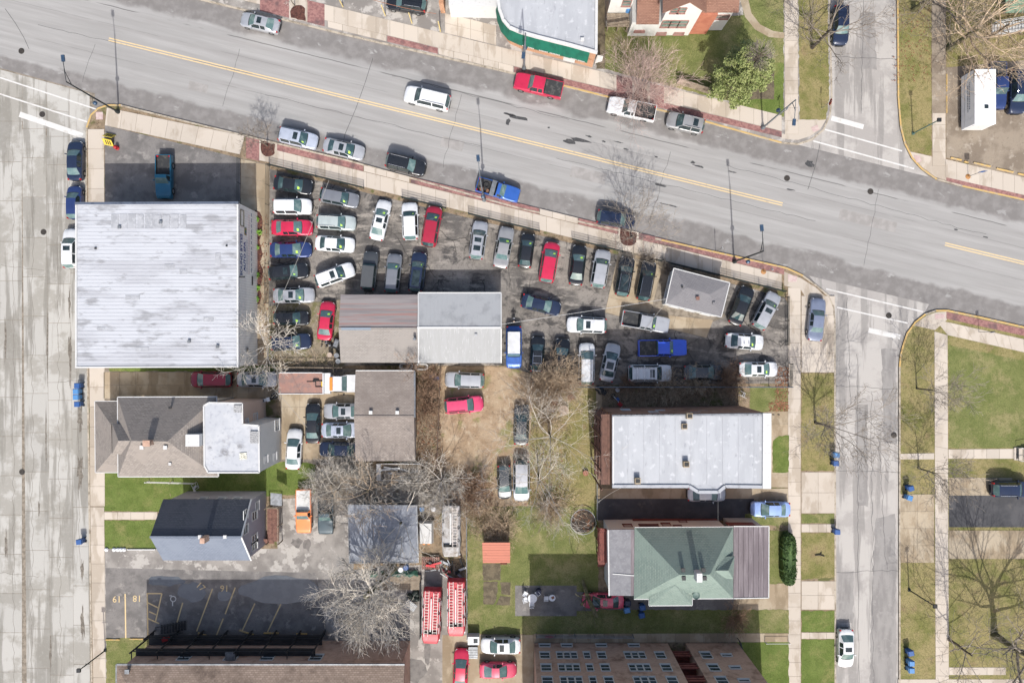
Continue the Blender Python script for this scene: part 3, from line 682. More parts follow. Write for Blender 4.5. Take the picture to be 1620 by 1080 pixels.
def slope(T, pts, m, th=0.16, name='roof_slope', parent=None):
    pts = [Vector(p) for p in pts]; n = len(pts)
    a = sum(pts[i].x * pts[(i + 1) % n].y - pts[(i + 1) % n].x * pts[i].y for i in range(n))
    if a < 0: pts = pts[::-1]
    mb = MB(); lo = [p - Vector((0, 0, th)) for p in pts]
    mb.add(pts + lo, [tuple(range(n)), tuple(range(2 * n - 1, n - 1, -1))] + [(i, n + i, n + (i + 1) % n, (i + 1) % n) for i in range(n)])
    return T.part(name, mb, m, parent)
def bar(mb, a, b, w=.1, h=.1, up=Vector((0, 0, 1))):
    a, b = Vector(a), Vector(b); d = (b - a); L = d.length; d.normalize()
    s = d.cross(up)
    if s.length < 1e-5: s = Vector((1, 0, 0))
    s.normalize(); u = s.cross(d)
    vs = [a + s * i * w / 2 + u * j * h / 2 + d * k for k in (0, L) for i, j in ((-1, -1), (1, -1), (1, 1), (-1, 1))]
    mb.add(vs, [(3, 2, 1, 0), (4, 5, 6, 7), (0, 1, 5, 4), (1, 2, 6, 5), (2, 3, 7, 6), (3, 0, 4, 7)])
def trim(T, pts, w, h, m, name='trim', closed=True, parent=None, proud=0.0):
    mb = MB(); n = len(pts)
    for i in range(n if closed else n - 1): bar(mb, pts[i], pts[(i + 1) % n], w, h)
    return T.part(name, mb, m, parent)
def window(T, c, nrm, wd, ht, m_frame, pane=None, mull=1, name='window'):
    """frame with bars standing 5 cm proud of a wall, pane in it"""
    c = Vector(c); nrm = Vector(nrm).normalized(); r = Vector((0, 0, 1)).cross(nrm); up = Vector((0, 0, 1)); fw = .09
    mb = MB(); o = nrm * .035
    def b(p, q, w=fw): bar(mb, c + o + p, c + o + q, w, .09, nrm)
    hw, hh = wd / 2, ht / 2
    b(-r * hw - up * hh, r * hw - up * hh); b(-r * hw + up * hh, r * hw + up * hh)
    b(-r * hw - up * (hh - .046), -r * hw + up * (hh - .046)); b(r * hw - up * (hh - .046), r * hw + up * (hh - .046))
    if mull: b(-r * (hw - .046), r * (hw - .046), .06)
    f = T.part(name, mb, m_frame)
    q = [c + nrm * .02 + r * i * (hw - .03) + up * j * (hh - .03) for i, j in ((-1, -1), (1, -1), (1, 1), (-1, 1))]
    T.part('pane', MB().poly(q), pane or M_pane, f)
    s = MB(); bar(s, c + nrm * .07 - r * (hw + .08) - up * (hh + .08), c + nrm * .07 + r * (hw + .08) - up * (hh + .08), .16, .07)
    T.part('sill', s, m_frame, f)
    return f
def wx(px, z): return (px - CX) * S * (HC - z) / HC
def wy(py, z): return (CY - py) * S * (HC - z) / HC
def walls(T, pts, z1, m, z0=0.10, name='wall'): return T.part(name, MB().prism([(p[0], p[1]) for p in pts], z0, z1, top=True), m)
def inset(pts, d):
    c = sum((Vector((p[0], p[1], 0)) for p in pts), Vector()) / len(pts); out = []
    for p in pts:
        v = Vector((p[0], p[1], 0)) - c
        out.append(c + Vector((v.x - math.copysign(min(d, abs(v.x)), v.x), v.y - math.copysign(min(d, abs(v.y)), v.y), 0)))
    return out
def vent(T, c, m, parent=None, name='roof_vent', s=.3):
    mb = MB().box((c[0], c[1], c[2] + s * .4), (s, s, s * .8)); mb.box((c[0], c[1], c[2] + s * .85), (s * 1.35, s * 1.35, s * .12))
    return T.part(name, mb, m, parent)
def gable_ns(T, x0, x1, yN, yS, ze, zr, mN, mS, wallm, over=.25, ridge=None):
    """gable with ridge along x; x0<x1 west/east ends, yN north"""
    ym = (yN + yS) / 2
    slope(T, [(x0, yN, ze), (x1, yN, ze), (x1, ym, zr), (x0, ym, zr)], mN)
    slope(T, [(x0, ym, zr), (x1, ym, zr), (x1, yS, ze), (x0, yS, ze)], mS)
    a, b, c, d = x0 + over, x1 - over, yN - over, yS + over
    mb = MB().prism([(a, d), (b, d), (b, c), (a, c)], .1, ze - .2, top=False)
    k = (zr - ze) / (yN - ym)
    zc = ze - .2; zt = zr - .2 - .02
    for x in (a, b): mb.poly([(x, d, zc), (x, c, zc), (x, ym, zt)])
    T.part('wall', mb, wallm)
    rc = MB(); bar(rc, (x0, ym, zr + .03), (x1, ym, zr + .03), .22, .06); T.part('ridge_cap', rc, ridge or mS)

# --- 1 white roofed auto workshop
z = 6.1
rc_ = pxs([(119.5, 320), (377.7, 319), (377.7, 581), (119.5, 582)], z)
T = Thing('auto_workshop', 'large square workshop with white metal roof and blue lettering on its wall', 'building', (rc_[0] + rc_[2]) / 2 * Vector((1, 1, 0)) + Vector((0, 0, .1)) if False else P(253, 451, 0))
fp = inset(rc_, .12)
wl = walls(T, fp, z - .14, M_metalwall)
rf = T.part('roof', MB().prism([(p.x, p.y) for p in rc_], z - .14, z), M_wroof)
mb = MB(); y = rc_[3].y + .4
while y < rc_[0].y - .4:
    mb.box(((rc_[0].x + rc_[1].x) / 2, y, z + .012), (rc_[1].x - rc_[0].x - .5, .05, .03)); y += .41
T.part('roof_seam', mb, M_wroof, rf, kind='stuff')
mb = MB(); bar(mb, rc_[0] + Vector((0, -.14, .04)), rc_[1] + Vector((0, -.14, .04)), .26, .22); T.part('north_flashing', mb, M_flash)
mb = MB(); bar(mb, rc_[1] + Vector((-.1, -.3, .03)), rc_[2] + Vector((-.1, 0, .03)), .18, .14); bar(mb, rc_[2] + Vector((-.2, .1, .03)), rc_[3] + Vector((0, .1, .03)), .16, .14); bar(mb, rc_[3] + Vector((.1, .2, .03)), rc_[0] + Vector((.1, -.3, .03)), .18, .12); T.part('edge_trim', mb, M_trim)
xw = fp[1].x + .012
def east_text(tx, py0, py1, z, size, m, xs=1.0):
    y0, y1 = wy(py1, z), wy(py0, z)
    o = text_mesh(tx, size, m, T.e, (xw - T.base.x, (y0 + y1) / 2 - T.base.y, z - T.base.z), (pi / 2, 0, pi / 2), 'lettering', .008, bold=.02)
    xx = [v.co.x for v in o.data.vertices]; o.scale = ((y1 - y0) / (max(xx) - min(xx)), 1, 1)
east_text('SOUND BYTES', 370, 436, 5.05, .82, M_blue_t)
east_text('AUTO SPA', 382, 429, 4.1, .78, M_blue_t)
def dashes(z, py0, py1, m, n, h, seed):
    r = random.Random(seed); mb = MB()
    for k in range(n):
        py = py0 + (py1 - py0) * (k + .5) / n
        mb.box((xw + .004, wy(py, z), z), (.012, abs(py1 - py0) / n * S * r.uniform(.5, .85), h))
    T.part('small_print', mb, m, kind='stuff')
dashes(3.45, 379, 433, plain('print_grey', C(150, 150, 166)), 26, .16, 1); dashes(2.85, 340, 434, plain('print_rose', C(190, 150, 156)), 34, .12, 2); dashes(2.1, 336, 432, plain('print_slate', C(120, 128, 150)), 11, .16, 3)
T.part('logo_panel', MB().box((xw + .005, wy(366, 3.9), 3.9), (.016, .9, .62)), LM('logo_colours', C(90, 140, 110), [(C(190, 160, 90), 1.6, .42, .55), (C(70, 100, 160), 2.2, .55, .62)]))
mb = MB(); yc = wy(345, 4.9)
for a, b in (((-.9, -.45), (.9, -.45)), ((-.9, .45), (.9, .45)), ((-.9, -.45), (-.9, .45)), ((.9, -.45), (.9, .45))): bar(mb, (xw + .03, yc + a[0], 4.9 + a[1]), (xw + .03, yc + b[0], 4.9 + b[1]), .07, .07)
T.part('sign_frame', mb, plain('frame_olive', C(128, 122, 92)))
T.part('wall_vent', MB().box((xw + .03, wy(444, 1.9), 1.9), (.07, 1.05, .3)), plain('vent_dark', C(70, 66, 68)))
T.part('wall_lamp', MB().box((xw + .3, wy(438, 5.6), 5.6), (.6, .14, .12)), M_black)
T.part('electric_box', MB().box((xw + .06, wy(553, 3.6), 3.6), (.12, .5, .6)), M_galv)
rr_ = random.Random(5); pm_ = LM('roof_patch_grey', C(206, 208, 213, .55), [(C(188, 190, 195, .55), 1.2, .42, .62), (C(220, 222, 226, .55), 3, .5, .7)], rough=.55)
for k in range(9): q = P(182 + k * 13.5, 350, z); T.part('roof_patch', MB().box((q.x, q.y, z + .031), (.75 + rr_.uniform(-.1, .15), 1.5 + rr_.uniform(-.2, .2), .012)), pm_, rf)
for x, y, a_, b_ in ((268, 422, 1.1, .6), (290, 430, .8, .5), (345, 410, .6, 1.4), (210, 470, 1.6, .5), (330, 505, 1.1, .5), (160, 520, .9, .4), (225, 552, 1.5, .45)): q = P(x, y, z); T.part('roof_patch', MB().box((q.x, q.y, z + .031), (a_, b_, .012)), pm_, rf)
for x, y in ((190, 360), (300, 540), (345, 548), (255, 352)): vent(T, P(x, y, z), M_galv, rf, s=.25)
vent(T, P(152, 393, z), M_black, rf, s=.16); vent(T, P(359, 389, z), M_black, rf, s=.14)

# --- 2 garage in the car lot, two roofs
T = Thing('lot_garage', 'long low garage in the car lot, half brown-grey and half pale grey gable roof', 'building', P(666, 520, 0))
ze, zr = 3.0, 3.95
M_rust = LM('rusty_metal_roof', C(178, 170, 167), [(C(158, 150, 149), .5, .4, .6, (.2, 3, 1)), (C(184, 146, 138), 1.1, .52, .62, (.08, 3, 1)), (C(176, 174, 174), .9, .56, .68, (.15, 2.5, 1))], rough=.7)
M_palemetal = LM('pale_metal_roof', C(188, 189, 188, .52), [(C(188, 189, 189, .55), .8, .45, .62, (2, .3, 1)), (C(208, 209, 208, .55), 3, .55, .7, (3, .3, 1))], rough=.6)
M_palemetal2 = LM('grey_metal_roof', C(196, 198, 200), [(C(176, 178, 180), .5, .45, .62), (C(188, 190, 191), 2.4, .55, .7, (3, .3, 1))], rough=.6)
gable_ns(T, wx(539, ze), wx(661.5, ze), wy(466, ze), wy(573.5, ze), ze, zr, M_rust, shingle('shingle_stone', C(164, 158, 152), C(150, 144, 138), C(156, 150, 144)), M_cream_side)
gable_ns(T, wx(662, ze), wx(793, ze), wy(463, ze), wy(574, ze), ze + .1, zr + .12, M_palemetal2, M_palemetal, M_cream_side, ridge=M_trim)
t = [Vector(P(*q, ze + .12)) for q in ((662, 463), (793, 463), (793, 574), (662, 574))]
mb = MB(); bar(mb, t[0], t[1], .12, .1); bar(mb, t[1] + Vector((0, -.07, 0)), P(793, 519, zr + .13), .12, .1); bar(mb, P(793, 519, zr + .13), t[2], .12, .1); bar(mb, P(662, 519, zr + .14), t[3], .14, .1); bar(mb, t[0] + Vector((0, -.07, .02)), P(662, 519, zr + .14), .14, .1); T.part('roof_trim', mb, M_trim)
mb = MB()
for k in range(22):
    x = wx(664 + k * 6, ze); bar(mb, (x, wy(465, ze), ze + .13), (x, wy(518, 3.9), zr + .13), .05, .03)
T.part('roof_rib', mb, M_palemetal2, kind='stuff')
mb = MB(); bar(mb, (wx(540, zr), wy(520, zr), zr + .05), (wx(587, zr), wy(520, zr), zr + .06), .3, .06); T.part('ridge_flashing', mb, plain('flash_blue', C(160, 172, 184)))
T.part('flue', MB().cyl(P(657, 536, 3.6), .16, .9, 10), M_galv); vent(T, P(753, 530, 3.9), M_palemetal2, s=.22)
for k, px in enumerate((560, 590, 622)): window(T, (wx(px, 1.6), wy(466, ze) - .25, 1.6), (0, 1, 0), .9, .7, M_trim)
gd = MB().box((wx(725, 1.3), wy(463, ze) - .23, 1.35), (3.2, .06, 2.4)); T.part('garage_door', gd, M_white_side)

# --- 3 sales office with hip roof
T = Thing('sales_office', 'small white sales office with grey hipped roof on a concrete pad', 'building', P(1100, 463, 0))
ze, zr = 3.0, 3.5
q = pxs([(1065.8, 424.3), (1154.7, 447.3), (1141, 501.5), (1053, 480.5)], ze)
r0, r1 = P(1086, 455, zr), P(1123, 465.5, zr)
gm = shingle('shingle_office_grey', C(142, 140, 142), C(130, 128, 131), C(136, 134, 136), rot=-.26)
slope(T, [q[0], q[1], r1, r0], gm); slope(T, [q[1], q[2], r1], gm); slope(T, [q[2], q[3], r0, r1], gm); slope(T, [q[3], q[0], r0], gm)
c = (q[0] + q[2]) / 2; fpo = [c + (p - c) * .95 for p in q]
walls(T, fpo, ze - .14, M_white_side)
trim(T, [p + Vector((0, 0, -.05)) for p in q], .1, .16, M_trim, 'fascia')
for a, b, us in ((3, 2, (.2, .5, .8)), (3, 0, (.3, .7)), (0, 1, (.3, .7))):
    A, B = fpo[a] * 1.0, fpo[b] * 1.0; d = (B - A).normalized(); n = Vector((d.y, -d.x, 0))
    if n.dot(A - c) < 0: n = -n
    for u in us: p = A.lerp(B, u); window(T, (p.x, p.y, 1.7), n, 1.1, 1.1, M_trim)
vent(T, P(1103, 472, 3.4), plain('vent_rust', C(150, 110, 96)), s=.3); vent(T, P(1079, 454, 3.4), M_black, s=.16); vent(T, P(1129, 480, 3.3), gm, s=.25)

# --- 4 shingled garage
T = Thing('shingled_garage', 'brown-grey shingled garage under overhanging bare trees', 'building', P(610, 655, 0))
ze, zr = 2.8, 3.6
gable_ns(T, wx(562.5, ze), wx(656.5, ze), wy(586, ze), wy(729, ze), ze, zr, M_sh_old, M_sh_old, M_cream_side)
mb = MB(); bar(mb, P(656, 587, ze - .02), P(656, 660, zr - .1), .2, .12); T.part('east_gutter', mb, M_galv)
mb = MB(); bar(mb, P(563, 586, ze), P(656, 586, ze), .1, .14); T.part('north_fascia', mb, M_trim)
for px in (587, 629): vent(T, P(px, 652, 3.55), M_trim, s=.3)

# --- 5 two-part house on the left street
T = Thing('two_flat_house', 'grey shingled house with porch hip roof and flat white rear addition', 'house', P(300, 690, 0))
ze, zr = 6.2, 8.9
e = pxs([(186, 628), (342.5, 627.5), (345, 753.5), (187, 753.8)], ze); ra, rb = P(208, 697, zr), P(264.5, 698, zr)
slope(T, [e[0], e[1], rb, ra], M_sh_grey); slope(T, [e[3], e[2], rb, ra], M_sh_grey); slope(T, [e[0], e[3], ra], M_sh_greyr); slope(T, [e[1], e[2], rb], M_sh_greyr)
walls(T, inset(e, .5), ze - .15, M_cream_side)
trim(T, [p + Vector((0, 0, -.08)) for p in e], .12, .2, M_trim, 'gutter')
# dormer on the front slope
da, db = P(187.4, 697, 8.3), P(210, 697, 8.75)
slope(T, [da, db, P(203, 670, 7.1), P(177.5, 670, 6.5)], M_sh_grey, name='dormer_roof'); slope(T, [da, db, P(203, 718, 7.1), P(177.5, 718, 6.5)], M_sh_grey, name='dormer_roof')
slope(T, [da, P(177.5, 670, 6.5), P(177.5, 718, 6.5)], M_sh_greyr, name='dormer_roof')
# porch
pz, pr = 3.5, 5.2
pe = pxs([(150, 634.5), (205, 634.5), (207, 747), (151, 747)], pz); pa, pb = P(176, 672, pr), P(177, 716, pr)
slope(T, [pe[0], pe[3], pb, pa], M_sh_greyr); slope(T, [pe[0], P(212, 634.5, pz), P(205, 672, pr), pa], M_sh_grey); slope(T, [pe[3], P(212, 747, pz), P(205, 716, pr), pb], M_sh_grey)
walls(T, inset(pe, .35), pz - .15, M_cream_side, name='porch_wall'); trim(T, [p + Vector((0, 0, -.08)) for p in (pe[1], pe[0], pe[3], pe[2])], .12, .18, M_trim, 'porch_gutter', closed=False)
ch = P(239, 699, 8.75); T.part('chimney', MB().box((ch.x, ch.y, 9.0), (.6, .5, 1.3)).box((ch.x, ch.y, 9.7), (.75, .65, .12)), M_tanbrick)
vent(T, P(226, 707, 8.7), M_trim); vent(T, P(263, 707, 8.6), M_trim); vent(T, P(270, 733, 7.3), M_trim, s=.22); vent(T, P(270, 644, 7), M_black, s=.22)
# rear flat-roofed addition
zf = 7.4
fl = [(322.7, 641.6), (330.6, 636.7), (383.5, 637.7), (384, 671), (409.6, 673), (410.6, 747), (329.6, 747), (323.7, 736)]
M_flatr = LM('grey_white_flat_roof', C(208, 211, 217), [(C(218, 220, 224), .6, .45, .6), (C(150, 150, 153), .38, .54, .66), (C(118, 118, 120), .7, .62, .74), (C(190, 194, 202), 2, .5, .7)], rough=.6)
fw = [P(a, b, zf) for a, b in fl]
T.part('flat_roof', MB().prism([(p.x, p.y) for p in fw], zf - .1, zf), M_flatr)
walls(T, [(p.x - .06, p.y) for p in fw[3:7]] + [(fw[2].x - 2.4, fw[3].y)], zf - .101, M_white_side, name='rear_wall')
walls(T, [(fw[1].x + .2, fw[1].y - .1), (fw[2].x - .06, fw[2].y - .1), (fw[3].x - .06, fw[3].y + .01), (fw[1].x + .2, fw[3].y + .01)], zf - .102, M_peach_side, name='side_wall')
trim(T, [p + Vector((0, 0, .03)) for p in fw], .16, .12, M_trim, 'roof_edge')
T.part('dormer_box', MB().box((*P(309, 695, 7.6)[:2], 7.55), (1.5, 1.3, 1.5)), M_trim)
xe = fw[4].x - .06 + .001; xp = fw[2].x - .06
window(T, (xe, wy(726, 5.3), 5.3), (1, 0, 0), .8, 1.0, M_trim); window(T, (xe, wy(721, 2.2), 2.4), (1, 0, 0), .8, 1.0, M_trim); window(T, (xe, wy(672, 1.6), 1.6), (1, 0, 0), 1.3, 1.3, M_trim)
window(T, (xp, wy(661, 3.6), 3.6), (1, 0, 0), 1.1, 1.0, M_trim); window(T, (xp, wy(666, 6), 6.2), (1, 0, 0), .6, .7, M_trim)
T.part('roof_hatch', MB().box((*P(377, 646, zf)[:2], zf + .1), (.85, .8, .2)), LM('hatch_grid', C(150, 150, 152), [(C(200, 200, 200), 9, .45, .55)])); T.part('roof_grate', MB().box((*P(403, 691, zf)[:2], zf + .08), (.9, 1.3, .14)), MATS['hatch_grid'])
T.part('roof_debris', MB().box((*P(385, 721, zf)[:2], zf + .05), (.8, .75, .06), .1), LM('debris_white', C(240, 238, 225, .7), [(C(190, 188, 170), 6, .45, .55)]))

# --- 6 dark roofed house
T = Thing('dark_roofed_house', 'lilac-grey sided house with steep charcoal gable roof and rear deck', 'house', P(330, 838, 0))
ze, zr = 5.5, 8.3
gable_ns(T, wx(258, ze), wx(397.5, ze), wy(789.5, ze), wy(886, ze), ze, zr, M_sh_slate_shade, shingle('shingle_slate_blue', C(128, 136, 150), C(116, 124, 138), C(122, 130, 143)), M_purple_side)  # one roof: shaded tint on the north slope, lit tint on the south
x1 = wx(397.5, ze) - .25
for py, zz, ht in ((813, 6.6, 1.1), (837, 6.6, 1.2), (852, 4.0, 1.5), (862, 4.0, 1.5), (815, 4.0, 1.4), (800, 3.2, .9)): window(T, (x1, wy(py, zz), zz), (1, 0, 0), 1.0, ht, M_trim)
yn = wy(789.5, ze) - .25
for px in (320, 349, 374): window(T, (wx(px, 4.3), yn, 4.3), (0, 1, 0), .9, 1.1, M_trim)
vent(T, P(318, 848, 8.95), M_trim, s=.3); vent(T, P(357, 848, 8.9), M_trim, s=.26); T.part('chimney', MB().box((*P(323, 853, 9)[:2], 8.9), (.5, .6, 1.2)), M_tanbrick)
mb = MB()
for a, b in (((397.5, 789.5), None), ((397.5, 886), None)): bar(mb, P(*a, ze + .02), (wx(397.5, ze), (wy(789.5, ze) + wy(886, ze)) / 2, zr + .02), .16, .1)
T.part('verge_board', mb, M_trim)
for k in range(9):
    x = wx(424 + k * 2.1, 1.0); T.part('deck_board', MB().box((x, wy(830, 1), 1.0), (.135, 3.9, .05)), M_deck)
for k in range(5): T.part('deck_step', MB().box((wx(424, .5) + .1, wy(852 + k * 1.6, .5), .95 - k * .16), (1.1, .24, .05)), M_deck)
for px, py in ((423, 802), (443, 802), (443, 858), (424, 858), (443, 830)): T.part('deck_post', MB().box((wx(px, 1), wy(py, 1), 1.0), (.1, .1, 2.0)), M_wood)
mb = MB()
for h in (1.9, 1.5): bar(mb, (wx(443.5, 1), wy(801, 1), h), (wx(443.5, 1), wy(859, 1), h), .06, .06); bar(mb, (wx(424, 1), wy(801, 1), h), (wx(443, 1), wy(801, 1), h), .06, .06)
T.part('deck_rail', mb, M_wood)
T.part('awning', MB().poly([P(428, 779, 2.6), P(446, 781, 2.2), P(446, 800, 2.2), P(428, 798, 2.6)]), M_galv)

# --- 7 low grey roofed garage
T = Thing('flat_grey_garage', 'low garage with faded blue-grey flat roof under bare branches', 'building', P(607, 842, 0))
M_bluegrey = LM('faded_grey_roof', C(176, 180, 188), [(C(152, 157, 167), .5, .42, .6), (C(166, 170, 178), 1.2, .55, .68), (C(118, 122, 130), 4, .55, .75)], rough=.8)
q = pxs([(552, 797), (660, 798), (662, 889), (553, 890)], 3.0)
slope(T, [q[0] + Vector((0, 0, .35)), q[1] + Vector((0, 0, .35)), q[2], q[3]], M_bluegrey, name='roof'); walls(T, inset(q, .3), 2.84, M_cream_side)
trim(T, [q[0] + Vector((0, 0, .34)), q[1] + Vector((0, 0, .34)), q[2], q[3]], .1, .14, M_galv, 'roof_edge')

# --- 8 three-storey flats with white roof
T = Thing('white_roof_flats', 'three-storey brick flats with white membrane roof and a side bay', 'building', P(1080, 700, 0))
z = 9.7
q = [(968.5, 656), (1217.5, 653), (1217, 772), (1147, 771), (1136, 780), (1104, 780), (1090, 771), (968.5, 771)]
W = pxs(q, z)
walls(T, [(p.x + (.1 if i in (0, 7) else -.1 if i in (1, 2) else 0), p.y + (-.1 if i < 2 else .1)) for i, p in enumerate(W)], z - .2, M_redbrick)
T.part('roof_base', MB().prism([(p.x, p.y) for p in W], z - .2, z - .02), M_seam)
n = 10
for k in range(n):
    a, b = W[0].x + (W[1].x - W[0].x) * k / n + .02, W[0].x + (W[1].x - W[0].x) * (k + 1) / n - .02
    T.part('roof_strip', MB().prism([(a, W[7].y + .3), (b, W[7].y + .3), (b, W[0].y - .1 + .0), (a, W[0].y - .1)], z - .02, z + .004 + .003 * (k % 2)), M_wmemb)
mb = MB(); bar(mb, W[1] + Vector((-.35, 0, .12)), W[2] + Vector((-.35, 0, .12)), .9, .3); T.part('front_parapet', mb, M_trim)
mb = MB()
for i in range(2, 7): bar(mb, W[i] + Vector((0, .16, .06)), W[i + 1] + Vector((0, .16, .06)), .34, .16)
T.part('south_parapet', mb, M_seam)
trim(T, [W[0] + Vector((0, -.1, .02)), W[1] + Vector((-.8, -.1, .02))], .14, .12, M_galv, 'north_edge', closed=False); trim(T, [W[0] + Vector((.1, -.2, .02)), W[7] + Vector((.1, .3, .02))], .14, .12, M_trim, 'west_edge', closed=False)
mb = MB()
for k in range(32): mb.box((W[0].x + .4 + k * .56, W[0].y + .03, z - .1), (.14, .1, .3))
T.part('roof_bracket', mb, M_black, kind='stuff')
for px, py, hh in ((1082, 674, .3), (1007.5, 759, .6), (1084, 733, .6), (1089, 657, .6)):
    p = P(px, py, z); mbx = MB().box((p.x, p.y, z + hh / 2), (.6, .6, hh)); cm = T.part('chimney', mbx, M_slab2); T.part('chimney_cap', MB().box((p.x, p.y, z + hh + .03), (.45, .35, .08)), M_black, cm)
yn = W[0].y - .1
for px, zz in ((1035, 6.8), (1046, 5.2), (1103, 7.8), (1115, 6.2), (1137, 6.8), (990, 4), (1165, 4), (1190, 6.8)): window(T, (wx(px, zz), yn, zz), (0, 1, 0), 1.0, 1.1, M_trim)
# wooden back stairs on the west side
for zz in (2.8, 5.6, 8.4):
    for k in range(4): T.part('porch_board', MB().box((W[0].x - .2 - k * .26, (W[0].y + W[7].y) / 2, zz), (.24, 7.6, .07)), M_brownwood)
    mb = MB()
    for hh in (.5, .95): bar(mb, (W[0].x - 1.05, W[0].y - .6, zz + hh), (W[0].x - 1.05, W[7].y + .6, zz + hh), .08, .08)
    T.part('porch_rail', mb, M_brownwood)
for k in range(5):
    yy = W[0].y - .6 - k * 1.87; T.part('porch_post', MB().box((W[0].x - 1.05, yy, 4.7), (.13, .13, 9.2)), M_brownwood)

# --- 9 green hipped house
T = Thing('green_roof_house', 'house with pale green hipped shingle roof and flat-roofed ends', 'house', P(1085, 885, 0))
ze, zr = 5.2, 8.2
e = pxs([(1004, 834), (1160, 833), (1160, 946), (1003, 947)], ze); ra, rb = P(1074.6, 908.8, zr), P(1123, 908.3, zr)
slope(T, [e[0], e[1], rb, ra], M_sh_green); slope(T, [e[0], e[3], ra], M_sh_greenr); slope(T, [e[1], e[2], rb], M_sh_greenr); slope(T, [e[3], e[2], rb, ra], M_sh_green)
ba = P(1068, 926, 7.0); bl, br_ = P(1027, 957.5, ze), P(1095, 957, ze); bt0, bt1 = P(1027, 944, ze + .3), P(1095, 944, ze + .3)
slope(T, [bl, br_, ba], M_sh_green, name='bay_roof'); slope(T, [bl, bt0, P(1068, 922, 7.05), ba], M_sh_greenr, name='bay_roof'); slope(T, [br_, bt1, P(1068, 922, 7.05), ba], M_sh_greenr, name='bay_roof')
hs = inset(e, .4); walls(T, hs, ze - .17, M_white_side)
walls(T, [(wx(1031, ze), wy(956, ze)), (wx(1091, ze), wy(956, ze)), (wx(1091, ze), wy(940, ze)), (wx(1031, ze), wy(940, ze))], ze - .2, M_white_side, name='bay_wall')
trim(T, [p + Vector((0, 0, -.06)) for p in (e[3], P(1027, 947, ze), bl, br_, P(1095, 946.5, ze), e[2])], .12, .16, M_trim, 'gutter', closed=False)
trim(T, [p + Vector((0, 0, -.06)) for p in (e[0], e[1])], .1, .14, M_trim, 'gutter', closed=False)
da, db = P(1152, 902, 7.2), P(1132, 902, 7.6)
slope(T, [da, db, P(1146, 879.6, 6.3), P(1162, 879.6, 5.7)], M_sh_green, name='dormer_roof'); slope(T, [da, db, P(1142, 915, 6.3), P(1160, 915, 5.7)], M_sh_green, name='dormer_roof'); slope(T, [da, P(1162, 879.6, 5.7), P(1160, 915, 5.7)], M_sh_greenr, name='dormer_roof')
M_lilacflat = LM('lilac_flat_roof', C(144, 134, 138), [(C(128, 118, 122), .6, .42, .6, (2.5, .3, 1)), (C(164, 154, 158), 1.6, .55, .68, (3, .25, 1)), (C(112, 104, 108), 3, .6, .8)], rough=.8)
M_greyflat = LM('grey_flat_roof', C(154, 154, 158), [(C(142, 142, 147), 1.2, .42, .6), (C(164, 164, 168), 4, .5, .7)], rough=.8)
zf = 5.0
r4 = pxs([(1160.5, 832), (1216.4, 832), (1216, 945), (1160.5, 946)], zf)
n = 7
for k in range(n):
    a, b = r4[0].x + (r4[1].x - r4[0].x) * k / n, r4[0].x + (r4[1].x - r4[0].x) * (k + 1) / n - .03
    T.part('roof_strip', MB().prism([(a, r4[2].y), (b, r4[2].y), (b, r4[0].y), (a, r4[0].y)], zf - .15, zf - .01 + .004 * (k % 2)), M_lilacflat)
trim(T, [p + Vector((0, 0, -.02)) for p in (r4[0], r4[1], r4[2], r4[3])], .1, .14, M_trim, 'flat_edge', closed=False)
walls(T, inset(r4, .3), zf - .17, M_cream_side, name='porch_wall')
l4 = pxs([(962, 837.5), (1014, 837), (1014, 942), (963.5, 941.5)], zf + .1)
T.part('rear_flat_roof', MB().prism([(p.x, p.y) for p in l4], zf - .1, zf + .1), M_greyflat)
T.part('rear_roof_band', MB().box(((l4[1].x - .6), (l4[0].y + l4[2].y) / 2, zf + .105), (1.1, l4[0].y - l4[2].y - .1, .012)), M_lilacflat)
walls(T, inset(l4, .15), zf - .11, M_white_side, name='rear_wall'); trim(T, [l4[3] + Vector((0, .0, .02)), l4[0] + Vector((0, 0, .02))], .14, .14, M_trim, 'rear_edge', closed=False)
mb = MB(); bar(mb, P(969, 907, zf + .14), P(1005, 910, zf + .14), .1, .08); T.part('roof_pole', mb, M_trim)
cp = P(1103, 909, zr); T.part('chimney', MB().box((cp.x, cp.y, zr + .3), (.6, .95, 1.3)), M_trim)
for px, py in ((1080, 900), (1112, 900), (1081, 913), (1114, 913)): vent(T, P(px, py, 7.9), M_black, s=.32)
yn = hs[0].y
for px, zz, wd in ((993, 3, 1.0), (1027, 3.2, 2.2), (1054, 2.6, 1.0), (1073, 3.6, .9), (1080, 1.2, .9)): window(T, (wx(px, zz), yn if px > 1004 else l4[0].y - .15, zz), (0, 1, 0), wd, .9, M_redwood)
T.part('entry_panel', MB().box((wx(1167, 3) + .3, r4[0].y - .27, 3.0), (3.2, .08, 1.2)), M_redwood)
mb = MB(); bar(mb, (hs[0].x + .2, hs[0].y + .05, .5), (hs[1].x, hs[0].y + .05, .5), .1, .8); T.part('red_plinth', mb, M_redwood)
st = [P(946, 838, 2.4), P(1003, 832, 2.6)]
for k in range(4): T.part('stair_board', MB().box((wx(953 + k * .1, 2.5) - k * .28 + .4, wy(862, 2.5), 2.6 - k * .02), (.26, 4.0, .06)), M_redwood)
for k in range(6): T.part('stair_board', MB().box((wx(952, 2) + .2, wy(883 + k * 3.3, 1.6), 2.3 - k * .38), (1.0, .26, .06)), M_redwood)
mb = MB()
for hh in (3.1, 3.5): bar(mb, (wx(947, 2.5), wy(836, 2.5), hh), (wx(947, 2.5), wy(880, 2.5), hh), .07, .07); bar(mb, (wx(947, 2.5), wy(836, 2.5), hh), (wx(1000, 2.5), wy(834, 2.5), hh), .07, .07)
T.part('stair_rail', mb, M_redwood)
